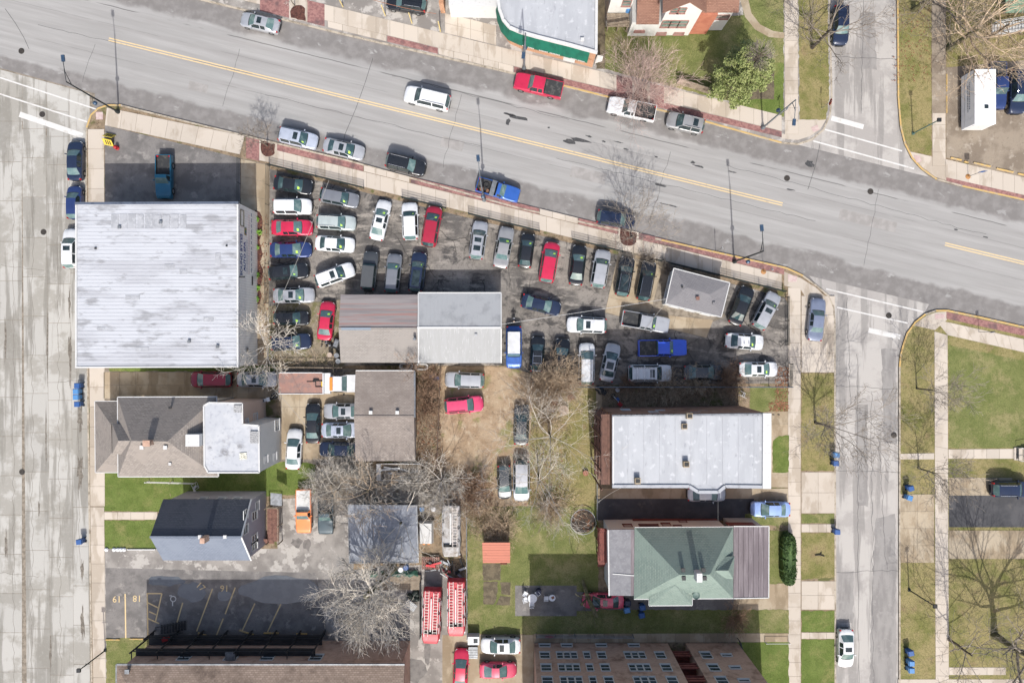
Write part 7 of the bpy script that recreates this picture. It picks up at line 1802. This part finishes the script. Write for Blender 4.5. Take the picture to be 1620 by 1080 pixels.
# overhead cables
def cable(a, za, b, zb, label, sag=.4, m=None, r=.022):
    A, B = P(*a, za), P(*b, zb); pts = [A.lerp(B, k / 10) - Vector((0, 0, sag * 4 * (k / 10) * (1 - k / 10))) for k in range(11)]
    single('overhead_cable', MB().tube(pts, r, 4), m or M_trim, label, 'cable', A)
M_cab = plain('cable_grey', C(190, 186, 178)); M_cabr = plain('cable_rust', C(170, 110, 80))
cable((793, 513), 4.0, (1053, 473), 3.4, 'pale cable strung from the lot garage to the sales office')
cable((520, 286), 5.0, (434, 495), 5.0, 'grey cable over the first rows of lot cars', m=M_cab)
cable((420, 602), 6.0, (486, 676), 3.0, 'thin grey cable over the concrete court', m=M_cab)
cable((570, -6), 4, (690, 22), 4, 'rust coloured cable over the black wagon', m=M_cabr, r=.03)
cable((1053, 480), 3.2, (1022, 520), 2.2, 'thin cable dropping from the sales office to the silver pickup', m=M_cab)
cable((945, 795), 5.0, (985, 770), 8, 'thin cable at the corner of the white-roofed flats', m=M_cab)
# forecourt posts at the top
for i, (x, y, dx) in enumerate(((610, 26, 0), (652, 38, 0), (697, 51, 0), (543, 12, 0))):
    b = P(x, y); single('yellow_post', MB().tube([(b.x, b.y, .1), (b.x, b.y, 2.7)], .07, 8).lathe((b.x, b.y, 2.7), [(.07, 0), (.04, .06)], 8), plain('post_yellow', C(226, 204, 140, .75)), 'tall pale yellow post at the top forecourt', 'post', (b.x, b.y, .13), 'yellow forecourt posts')
# wheel stops
WSG = 'yellow wheel stops'
def wstop(x, y, rot, L, label, grp):
    b = P(x, y); mb = MB(); pr = [(-.09, 0), (-.06, .12), (.06, .12), (.09, 0)]
    vs = [(sx * L / 2, yy, zz) for sx in (-1, 1) for yy, zz in pr]; mb.add(vs, [(0, 1, 2, 3), (7, 6, 5, 4), (0, 4, 5, 1), (1, 5, 6, 2), (2, 6, 7, 3), (3, 7, 4, 0)])
    o = mkobj('wheel_stop', mb.mesh('wheel_stop'), M_yel, loc=(b.x, b.y, .15), rz=rot); tag(o, label, 'wheel stop', grp)
for x, y, L in ((1511, 252, 1.35), (1527, 257, .5), (1552, 261, 2.1), (1588, 270, 2.1), (1622, 278, 2.1)): wstop(x, y, -.22, L, 'yellow wheel stop along the gravel lot edge', WSG)
for x, y, r, L, lab in ((180, 1010, 0, 1.7, 'wheel stop at the lawn edge, in the bay beside the sidewalk'), (218, 1009, 0, 1.7, 'wheel stop at the lawn edge, in the bay beside the hatched strip'), (325, 1003, -.3, 1.7, 'slanted yellow wheel stop close to the black deck stairs'), (391, 999, -.3, 1.8, 'slanted yellow wheel stop next to a straight one by the black deck'), (430, 1000, 0, 1.8, 'straight yellow wheel stop next to a slanted one by the black deck'), (478, 1001, 0, 1.3, 'short yellow wheel stop under the huge bare tree')): wstop(x, y, r, L, lab, 'bay wheel stops')
for y in (132, 166): bline_ = single('painted_edge', MB().box((*P(1496.5, y)[:2], .175), (.12, 2.1, .03)), M_yel, 'yellow painted edge strip beside the gravel lot walk', 'painted edge', (*P(1496.5, y)[:2], .165), 'painted edge strips')
# wheeled bins
M_bin = plain('bin_blue', C(52, 104, 176), .5); M_binl = plain('bin_light_blue', C(96, 160, 224), .5); M_bind = plain('bin_navy', C(40, 52, 88), .5)
def bin_(x, y, rot, m, label, grp, z=.145):
    key = 'bin'
    if key not in MESHES:
        mb = MB(); v = [(-.22, -.24, .06), (.22, -.24, .06), (.22, .24, .06), (-.22, .24, .06), (-.3, -.29, 1.0), (.3, -.29, 1.0), (.3, .29, 1.0), (-.3, .29, 1.0)]
        mb.add(v, [(3, 2, 1, 0), (0, 1, 5, 4), (1, 2, 6, 5), (2, 3, 7, 6), (3, 0, 4, 7), (4, 5, 6, 7)]); lid = MB().add([(-.36, -.32, 1.0), (.33, -.32, 1.0), (.33, .32, 1.0), (-.36, .32, 1.0), (-.32, -.28, 1.1), (.2, -.26, 1.14), (.2, .26, 1.14), (-.32, .28, 1.1)], [(0, 1, 5, 4), (1, 2, 6, 5), (2, 3, 7, 6), (3, 0, 4, 7), (4, 5, 6, 7)])
        wm = MB().tube([(0, -.04, 0), (0, .04, 0)], .12, 10); hm = MB().tube([(-.42, -.25, 1.0), (-.42, .25, 1.0)], .02, 5)
        MESHES[key] = (mb.mesh('body'), lid.mesh('lid'), wm.mesh('wheel'), hm.mesh('handle'))
    b = P(x, y); T = Thing('wheeled_bin', label, 'bin', (b.x, b.y, z), rot, grp); a, l, w_, h_ = MESHES[key]
    mkobj('body', a, m, T.e); mkobj('lid', l, m, T.e); mkobj('handle', h_, m, T.e)
    for s in (-1, 1): mkobj('wheel', w_, M_tyre, T.e, loc=(-.24, s * .27, .12))
for x, y in ((130, 609), (130, 638)): bin_(x, y, pi, M_bin, 'deep blue wheeled bin at an end of the kerb row outside the grey house', 'deep blue bins outside the grey house', .02)
for x, y in ((128, 618), (128, 627)): bin_(x, y, pi, M_binl, 'light blue wheeled bin in the middle of the kerb row outside the grey house', 'light blue bins outside the grey house', .02)
bin_(133, 853, pi + .1, M_bin, 'single blue wheeled bin at the kerb outside the dark-roofed house', None, .02)
bin_(1317, 717, 0, M_binl, 'light blue wheeled bin at the kerb beside a tall bare tree', None); bin_(1316, 730, 0, M_bin, 'deeper blue wheeled bin beside a light blue one under a tall bare tree', None)
bin_(1433, 769, .3, M_bin, 'blue wheeled bin on the far parkway above the concrete drive', None); bin_(1431, 784, -.3, M_binl, 'light blue wheeled bin at the edge of the far concrete drive', None)
bin_(1318, 837, 0, M_bin, 'single blue wheeled bin at the end of a parkway path', None)
bin_(1433, 1026, .2, M_bin, 'dark blue wheeled bin in a row of three on the far parkway', None)
for y in (1042, 1053): bin_(1434, y, 0, M_binl, 'light blue wheeled bin below the dark blue one on the far parkway', 'light blue bins on the far parkway')
bin_(991, 948, 0, M_bind, 'navy wheeled bin behind the rose red sedan', None, .165)
bin_(990, 959, .2, M_binl, 'light blue wheeled bin touching the navy bin behind the rose red sedan', None, .165)
for x, y in ((1014, 955), (1013, 967)): bin_(x, y, .2, M_bin, 'mid blue wheeled bin standing in a pair beside the green roofed house', 'bin pair beside the green roofed house', .165)
# garden and yard things
def disc(x, y, r, h, m, name, label, cat, z=.14, prof=None, group=None):
    b = P(x, y); single(name, MB().lathe((b.x, b.y, z), prof or [(r, 0), (r, h * .9), (r * .94, h)], 16), m, label, cat, (b.x, b.y, z), group)
M_stone = LM('pale_stone', C(204, 186, 170), [(C(180, 162, 146), 2, .45, .6)], world=False); M_terra = LM('terracotta', C(178, 124, 100), [(C(150, 104, 86), 2, .45, .6)], world=False); M_plas = plain('white_plastic', C(238, 240, 244, .72), .4)
disc(891, 648, .62, .5, M_stone, 'stone_table', 'round pale stone table on the back lawn among planters', 'table', prof=[(.3, 0), (.25, .45), (.62, .46), (.62, .54)])
disc(885, 630, .32, .45, M_plas, 'bucket', 'white lidded bucket beside the stone table', 'bucket', prof=[(.26, 0), (.32, .42), (.34, .43), (.34, .47)])
disc(877, 637, .4, .4, M_terra, 'planter', 'terracotta planter with pale rim beside the white bucket', 'planter', prof=[(.3, 0), (.42, .38), (.42, .42), (.34, .42), (.32, .3)])
disc(873, 646, .48, .4, M_terra, 'planter', 'broken red-brown planter beside the stone table', 'planter', prof=[(.3, 0), (.5, .3), (.44, .34), (.4, .2)])
b = P(902, 628); single('slab', MB().box((b.x, b.y, .3), (.75, .7, .3), .5), M_terra, 'square terracotta block near the white bucket', 'block', (b.x, b.y, .15))
disc(926, 747, .35, .3, M_terra, 'tree_stump', 'round cut stump on the back lawn', 'stump')
def tubthing(x, y, label):
    b = P(x, y, .5); T = Thing('bath_tub', label, 'tub', (b.x, b.y, .14)); o = []; 
    def ring(rx, ry, z_): return [(math.copysign(abs(cos(2 * pi * k / 20)) ** .6, cos(2 * pi * k / 20)) * rx, math.copysign(abs(sin(2 * pi * k / 20)) ** .6, sin(2 * pi * k / 20)) * ry, z_) for k in range(20)]
    mb = MB(); rs = [ring(.6, .24, 0), ring(.8, .36, .55), ring(.82, .38, .6), ring(.7, .28, .6), ring(.55, .2, .15)]
    for r in rs: mb.v += r
    for i in range(4):
        for k in range(20): mb.f.append((i * 20 + k, i * 20 + (k + 1) % 20, (i + 1) * 20 + (k + 1) % 20, (i + 1) * 20 + k))
    mb.f.append(tuple(80 + k for k in range(20))); T.local('shell', mb, M_trim, smooth=True); T.local('debris', MB().box((0, 0, .3), (.9, .3, .1)), M_litter)
tubthing(643, 579, 'white oval tub behind the brown half of the lot garage'); tubthing(667, 580, 'white oval tub behind the pale half of the lot garage')
for x, y, m, lab in ((524.5, 561, M_stone, 'beige barrel beside the lot garage end wall'), (535.5, 562, M_galv, 'grey metal barrel beside the beige barrel'), (538, 571, M_galv, 'grey dented drum at the timber rail fence'), (669, 802, M_binl, 'light blue barrel in the brush by the flat grey garage'), (687, 802, M_plas, 'white barrel in the brush by the flat grey garage'), (852, 932, M_bind, 'dark blue barrel beside the white garden chairs'), (644, 894, M_bin, 'bright blue drum behind the flat grey garage'), (636, 897, M_plas, 'white drum behind the flat grey garage'), (989, 28, M_binl, 'light blue barrel on the deck of the white house')):
    disc(x, y, .3, .85, m, 'barrel', lab, 'barrel', z=.14 if y > 30 else 1.63, prof=[(.29, 0), (.3, .2), (.28, .25), (.3, .5), (.29, .8), (.3, .85), (.24, .84)])
b = P(534, 545); T = Thing('lawn_mower', 'old mower with pale hood in the junk beside the lot garage', 'mower', (b.x, b.y, .14), 1.2)
T.local('deck', MB().box((0, 0, .25), (1.1, .8, .2)), M_under); T.local('hood', MB().box((.2, 0, .6), (.9, .5, .5)).box((.2, 0, .87), (.7, .4, .06)), M_galv); add_wheels(T, (.45, -.45), .42, .22)
b = P(519, 541); T = Thing('scrap_heap', 'dark heap of engine scrap beside the old mower', 'scrap', (b.x, b.y, .14)); rn = random.Random(9)
for k in range(14): T.local('scrap_piece', MB().box((rn.uniform(-.7, .7), rn.uniform(-.6, .6), rn.uniform(.1, .35)), (rn.uniform(.15, .5), rn.uniform(.1, .4), rn.uniform(.1, .3)), rn.uniform(0, 3)), (M_under, M_liner, M_galv)[k % 3])
def chair(x, y, rot, label, grp=None, z=.165, tip=0.0, m=None):
    if 'chair' not in MESHES:
        seat = MB().box((0, 0, .42), (.5, .48, .04)); back = MB()
        for k in range(5): back.box((-.25 - .03, -.18 + k * .09, .66), (.03, .05, .46))
        back.box((-.29, 0, .9), (.04, .5, .06)); legs = [MB().tube([(sx * .22, sy * .22, .42), (sx * .26, sy * .26, 0)], .022, 5).mesh('leg') for sx in (-1, 1) for sy in (-1, 1)]
        arm = [MB().box((0, s * .27, .62), (.46, .05, .03)).box((.2, s * .27, .52), (.04, .05, .2)).mesh('arm_rest') for s in (-1, 1)]
        MESHES['chair'] = (seat.mesh('seat'), back.mesh('backrest'), legs, arm)
    b = P(x, y); T = Thing('garden_chair', label, 'chair', (b.x, b.y, z), rot, grp); s, bk, lg, ar = MESHES['chair']; m = m or M_plas
    if tip: T.e.rotation_euler = (tip, 0, rot); T.e.location.z = z + .3
    mkobj('seat', s, m, T.e); mkobj('backrest', bk, m, T.e)
    for l in lg: mkobj('leg', l, m, T.e)
    for a in ar: mkobj('arm_rest', a, m, T.e)
for i, (x, y) in enumerate(((831, 936), (831, 945), (841, 952), (850, 935))): chair(x, y, atan2(-(y - 942), (841 - x)) if False else atan2(y - 942, 841 - x), 'white plastic garden chair around the round patio table', 'chairs around the patio table')
b = P(842, 942); T = Thing('patio_table', 'round white table on the dark patio', 'table', (b.x, b.y, .165)); T.local('table_top', MB().lathe((0, 0, .7), [(.55, 0), (.55, .03)], 18), M_plas); T.local('leg', MB().tube([(0, 0, .03), (0, 0, .7)], .04, 8), M_plas); T.local('foot', MB().lathe((0, 0, 0), [(.3, 0), (.1, .04)], 12), M_plas)
chair(864, 943, 0, 'white plastic chair beside a small round table on the patio'); b = P(873, 942); T = Thing('side_table', 'small round white table with brown mat on the patio', 'table', (b.x, b.y, .165)); T.local('table_top', MB().lathe((0, 0, .5), [(.4, 0), (.4, .03)], 16), M_plas); T.local('leg', MB().tube([(0, 0, 0), (0, 0, .5)], .05, 8), M_plas); T.local('mat', MB().box((.08, .05, .545), (.35, .3, .012), .5), M_terra)
chair(310, 764, .6, 'white plastic chair tipped over on the shaded lawn', tip=1.2, z=.14); chair(1168, 621, 1.2, 'white plastic chair tipped over in the leaves behind the flats', tip=1.3, z=.15)
# ring of an old pool frame with leaves
b = P(922, 823); T = Thing('pool_frame', 'dark oval pool frame with pale rim beside the red stairs', 'pool', (b.x, b.y, .14)); e = [(1.55 * cos(2 * pi * k / 24) * (1.0 if sin(2 * pi * k / 24) < 0 else .95), 1.5 * sin(2 * pi * k / 24), .45) for k in range(25)]
T.local('rim', MB().tube(e, .05, 6, False), M_galv); T.local('liner', MB().add([(x * .97, y * .97, .06) for x, y, z in e[:24]], [tuple(range(24))]), LM('wet_leaves', C(74, 62, 52), [(C(120, 84, 60), 2.2, .5, .62), (C(50, 44, 40), 1.2, .45, .6)], world=False))
for k in range(0, 24, 3): T.local('leg', MB().tube([(e[k][0], e[k][1], 0), e[k]], .03, 5), M_galv)
# toy set behind the flats
b = P(976, 634); T = Thing('ride_on_toy', 'red, white and blue ride-on toy behind the white-roofed flats', 'toy', (b.x, b.y, .15), -.9)
T.local('frame', MB().tube([(-.75, 0, .35), (0, .05, .4), (.75, -.1, .4)], .05, 6), M_plas); T.local('seat', MB().box((.45, 0, .5), (.55, .42, .2), .2), M_signr); T.local('box', MB().box((-.2, .18, .4), (.4, .3, .3)), M_bin); T.local('wheel', MB().tube([(-.85 + .22 * cos(k * pi / 8), .22 * sin(k * pi / 8), .3) for k in range(17)], .05, 6, False), M_tyre); T.local('knob', MB().lathe((.95, -.15, .3), [(.16, 0), (.18, .15), (.1, .25)], 10), M_plas)
b = P(953, 617); T = Thing('bin_bags', 'dark heap of black bags at the rail fence end', 'bags', (b.x, b.y, .15)); rn = random.Random(3)
for k in range(5): T.local('bag', MB().lathe((rn.uniform(-.6, .6), rn.uniform(-.3, .3), 0), [(.25, 0), (.36, .15), (.3, .35), (.08, .5)], 8), M_liner, smooth=True)
disc(976, 616, .25, .4, M_plas, 'bucket', 'white bucket under the rail fence behind the flats', 'bucket', z=.15, prof=[(.2, 0), (.26, .4), (.22, .4), (.2, .2)])
# alley things near the ladder trucks
b = P(631, 921, .5); T = Thing('plank_platform', 'long pale plank platform in front of the green tarpaulin', 'platform', (b.x, b.y, .15)); n = 34
for k in range(n): T.local('plank', MB().box((-2.7 + k * 5.4 / n, 0, .34), (5.4 / n - .02, 1.75, .05)), M_wood)
for y in (-.7, .7): T.local('bearer', MB().box((0, y, .16), (5.3, .12, .3)), M_wood)
b = P(625, 905); T = Thing('green_tarpaulin', 'dark green tarpaulin over clutter behind the flat grey garage', 'tarpaulin', (b.x, b.y, .15)); mb = MB()
for i in range(13):
    for j in range(3): mb.v.append((-2.9 + i * .48, -.4 + j * .4, .3 + .25 * (j == 1) + .12 * sin(i * 2.1 + j)))
for i in range(12):
    for j in range(2): mb.f.append((i * 3 + j, (i + 1) * 3 + j, (i + 1) * 3 + j + 1, i * 3 + j + 1))
T.local('sheet', mb, plain('tarp_green', C(44, 92, 74))); T.local('clutter', MB().box((0, .1, .15), (5.4, .6, .3)), M_liner)
b = P(682, 888); T = Thing('pallet_stack', 'brown slatted pallets between the garage and the white ladder truck', 'pallet', (b.x, b.y, .15))
for k in range(9): T.local('slat', MB().box((-.95 + k * .24, 0, .4), (.18, 1.5, .03)), M_deck)
for y in (-.6, 0, .6): T.local('bearer', MB().box((0, y, .28), (2.1, .1, .2)), M_deck)
b = P(651, 954); T = Thing('barbecue_grill', 'tilted metal grill rack beside dark bags at the alley fence', 'grill', (b.x, b.y, .15), -.6)
T.local('tray', MB().box((0, 0, .5), (1.4, .9, .08)), M_galv)
for k in range(8): T.local('grate_bar', MB().box((-.6 + k * .17, 0, .56), (.06, .86, .04)), M_trim)
for x in (-.6, .6):
    for y in (-.35, .35): T.local('leg', MB().box((x, y, .23), (.05, .05, .46)), M_black)
b = P(655, 940); T = Thing('bin_bags', 'dark green bags heaped behind the metal grill rack', 'bags', (b.x, b.y, .15)); rn = random.Random(5)
for k in range(7): T.local('bag', MB().lathe((rn.uniform(-.5, .5), rn.uniform(-.5, .5), 0), [(.25, 0), (.36, .15), (.3, .35), (.08, .5)], 8), plain('bag_green', C(30, 44, 38)), smooth=True)
fence((667, 915), (667, 1000), 'dark plank fence left of the red ladder trucks', m=M_black, rails=3, h=1.5, rr=.04); fence((739, 815), (740, 1003), 'wire fence between the ladder trucks and the lawn', m=M_galv, rails=2, h=1.4)
b = P(714, 897); T = Thing('scrap_heap', 'heap of dark pipes and scrap in front of the red ladder trucks', 'scrap', (b.x, b.y, .15)); rn = random.Random(21)
for k in range(26): T.local('scrap_piece', MB().box((rn.uniform(-2.6, 1.4), rn.uniform(-1.0, 1.0), rn.uniform(.1, .7)), (rn.uniform(.3, 1.4), rn.uniform(.06, .3), rn.uniform(.06, .2)), rn.uniform(-1.6, 1.6)), (M_under, M_galv, M_liner, M_trim, M_wood, pnt('brick'))[k % 6])
b = P(750, 1006); T = Thing('metal_cabinet', 'white metal cabinet at the end of the red ladder truck', 'cabinet', (b.x, b.y, .16)); T.local('case', MB().box((0, 0, .55), (1.35, .95, 1.1)), M_plas); T.local('vent_grille', MB().box((.25, 0, 1.11), (.5, .5, .03)), M_glassdk)
b = P(749, 1027); T = Thing('slatted_crate', 'grey slatted crate beside the white metal cabinet', 'crate', (b.x, b.y, .16))
for k in range(7): T.local('slat', MB().box((0, -.6 + k * .2, .7), (1.1, .15, .04)), M_galv)
T.local('frame', MB().box((0, 0, .35), (1.06, 1.36, .66)), M_liner)
b = P(774, 1028); single('lidded_pan', MB().lathe((b.x, b.y, 1.1), [(.5, 0), (.42, .12), (.1, .22), (.03, .26)], 16), M_galv, 'round silver lid lying on the bonnet of the white car park sedan', 'lid', (b.x, b.y, 1.1), smooth=True) if False else None
b = P(869, 1005); single('kayak', MB().lathe((0, 0, 0), [(.02, -.6), (.14, -.3), (.17, 0), (.14, .3), (.02, .6)], 8), M_signr, 'small red sled lying by the apartment block wire fence', 'sled', (0, 0, 0), smooth=True); o = bpy.data.objects['kayak']; o.name = 'red_sled'; o.location = (b.x, b.y, .3); o.rotation_euler = (0, pi / 2, 0)
b = P(274, 1000); single('red_cushion', MB().box((b.x, b.y, 1.75), (.85, .45, .3), .3).box((b.x + .1, b.y, 1.95), (.5, .3, .15), .3), M_signr, 'red covered box on the black rear deck', 'box', (b.x, b.y, 1.6))
b = P(422, 632); T = Thing('motor_scooter', 'white and black motor scooter behind the peach wall', 'scooter', (b.x, b.y, .15), .2); T.local('body', MB().box((0, 0, .6), (1.1, .36, .4)).box((.55, 0, .85), (.3, .5, .3)), M_plas); T.local('seat', MB().box((-.35, 0, .88), (.7, .3, .14)), M_under); add_wheels(T, (.7, -.65), .0, .26)
b = P(437, 625); T = Thing('tyre_stack', 'stack of black tyres behind the peach wall', 'tyres', (b.x, b.y, .15))
for k in range(3): T.local('tyre', MB().tube([(.28 * cos(t * pi / 8), .28 * sin(t * pi / 8), .12 + k * .21) for t in range(17)], .11, 6, False), M_tyre, smooth=True)
for x, y in ((690, 598), (684, 594)): 
    b = P(x, y); single('blue_crate', MB().box((b.x, b.y, .32), (.75, .45, .3), .2).box((b.x, b.y, .5), (.6, .32, .06), .2), M_bin, 'small blue crate in the thorny brush behind the lot garage', 'crate', (b.x, b.y, .15), 'blue crates in the brush')
b = P(1295, 877); single('cut_branch', MB().tube([(b.x - .5, b.y, .2), (b.x, b.y + .05, .26), (b.x + .6, b.y - .1, .2)], .07, 6).tube([(b.x, b.y, .24), (b.x + .3, b.y + .35, .22)], .05, 5), M_barkd, 'short dark cut branch lying on the parkway lawn', 'branch', (b.x, b.y, .15))
b = P(930, 950); single('fallen_trunk', MB().tube([P(921, 915) + Vector((0, 0, .5)), P(927, 935) + Vector((0, 0, 1.4)), P(934, 950) + Vector((0, 0, 2.2)), P(941, 963) + Vector((0, 0, 2.4))], [.2, .24, .26, .2], 8).tube([P(927, 938) + Vector((0, 0, 1.5)), P(916, 947) + Vector((0, 0, 2.0))], .12, 6), M_barkg, 'mossy lopped trunk leaning over the rose red sedan', 'trunk', P(921, 915), smooth=True)
b = P(617, 650)
# stones along the lawn edge
for i, x in enumerate((170, 182, 188, 193, 198)):
    b = P(x, 868); single('edging_stone', MB().lathe((b.x, b.y, .14), [(.2, 0), (.26, .1), (.15, .22)], 7), M_plas, 'white edging stone at the lawn corner beside the side lot', 'stone', (b.x, b.y, .14), 'white edging stones', smooth=True)
b = P(225, 868); single('edging_board', MB().box((b.x, b.y, .2), (3.4, .14, .14)).box((b.x, b.y, .275), (3.3, .1, .02)), M_trim, 'white edging board along the lawn by the side lot', 'edging', (b.x, b.y, .14))

# ---------------------------------------------------------------- the man behind the blue and white truck
def person(px, py, face, label):
    b = P(px, py); J = {}
    pts = [('pelvis', 0, 0, .95, .15), ('waist', .01, 0, 1.1, .135), ('chest', .03, 0, 1.33, .16), ('neckb', .02, 0, 1.47, .085), ('neck', .03, 0, 1.53, .058), ('head', .05, 0, 1.64, .095), ('crown', .045, 0, 1.73, .07)]
    ed = [('pelvis', 'waist'), ('waist', 'chest'), ('chest', 'neckb'), ('neckb', 'neck'), ('neck', 'head'), ('head', 'crown')]
    for s, n in ((1, 'l'), (-1, 'r')):
        pts += [(n + 'hip', 0, s * .1, .9, .11), (n + 'knee', .03, s * .13, .5, .072), (n + 'ank', -.02, s * .14, .1, .05), (n + 'toe', .17, s * .16, .05, .045), (n + 'sho', .02, s * .2, 1.41, .075), (n + 'elb', .03, s * .27, 1.13, .052), (n + 'wri', .27, s * .12, 1.12, .036), (n + 'palm', .34, s * .09, 1.13, .034)]
        ed += [('pelvis', n + 'hip'), (n + 'hip', n + 'knee'), (n + 'knee', n + 'ank'), (n + 'ank', n + 'toe'), ('neckb', n + 'sho'), (n + 'sho', n + 'elb'), (n + 'elb', n + 'wri'), (n + 'wri', n + 'palm')]
        for k in range(4): pts.append((n + 'f%d' % k, .40 - .008 * k, s * (.03 + .02 * k), 1.13 + .01 * k, .009)); ed.append((n + 'palm', n + 'f%d' % k))
        pts.append((n + 'th', .36, s * .05, 1.17, .01)); ed.append((n + 'palm', n + 'th'))
    idx = {p[0]: i for i, p in enumerate(pts)}
    me = bpy.data.meshes.new('body'); me.from_pydata([p[1:4] for p in pts], [(idx[a], idx[c]) for a, c in ed], [])
    o = bpy.data.objects.new('tmp', me); COL.objects.link(o)
    sk = o.modifiers.new('skin', 'SKIN'); sb = o.modifiers.new('sub', 'SUBSURF'); sb.levels = 2; sb.render_levels = 2
    for i, p in enumerate(pts): o.data.skin_vertices[0].data[i].radius = (p[4], p[4] * (1.15 if p[0] in ('chest', 'waist', 'pelvis') else 1))
    o.data.skin_vertices[0].data[0].use_root = True
    dg = bpy.context.evaluated_depsgraph_get(); m2 = bpy.data.meshes.new_from_object(o.evaluated_get(dg)); bpy.data.objects.remove(o)
    skin = plain('skin', C(206, 164, 140)); jk = plain('black_jacket', C(44, 46, 50)); tr = plain('dark_trousers', C(52, 54, 62)); sh = plain('dark_shoe', C(34, 34, 36))
    m2.materials.clear()
    for m in (skin, jk, tr, sh): m2.materials.append(m)
    for f in m2.polygons:
        c = f.center; f.use_smooth = True
        f.material_index = 0 if c.z > 1.52 or (c.x > .28 and c.z > 1.0) else 1 if c.z > .93 else 3 if c.z < .1 else 2
    T = Thing('person', label, 'person', (b.x, b.y, .14), face)
    bd = bpy.data.objects.new('body', m2); COL.objects.link(bd); bd.parent = T.e
    hair = MB()
    for i in range(5):
        el = .25 + i * .33; rr = .105
        for k in range(14): t = 2 * pi * k / 14; hair.v.append((.035 + rr * cos(el) * cos(t) * 1.05, rr * cos(el) * sin(t) * .95, 1.665 + rr * sin(el) * 1.1))
    for i in range(4):
        for k in range(14): hair.f.append((i * 14 + k, i * 14 + (k + 1) % 14, (i + 1) * 14 + (k + 1) % 14, (i + 1) * 14 + k))
    hair.f.append(tuple(56 + k for k in range(14))); T.local('hair', hair, plain('hair_light', C(214, 190, 172)), smooth=True)
    for s in (-1, 1): T.local('ear', MB().box((.045, s * .098, 1.63), (.04, .02, .06)), skin); T.local('eye', MB().box((.143, s * .035, 1.645), (.012, .025, .012)), sh)
    T.local('nose', MB().add([(.14, -.015, 1.6), (.14, .015, 1.6), (.168, 0, 1.605), (.14, 0, 1.655)], [(0, 1, 2), (0, 2, 3), (1, 3, 2)]), skin)
    return T
person(813, 509.5, pi / 2, 'person in dark jacket and trousers standing behind the blue off-roader holding a controller')
b = P(812.8, 505.6, 1.2); T = Thing('hand_controller', 'small white controller held by the person in the lot', 'controller', (P(813, 509.5).x, P(813, 509.5).y + .39, 1.28)); T.local('case', MB().box((0, 0, 0), (.24, .13, .04)).box((0, .07, .03), (.2, .03, .1)), M_plas); T.local('stick', MB().cyl((-.06, 0, .02), .01, .03, 6).cyl((.06, 0, .02), .01, .03, 6), M_black)
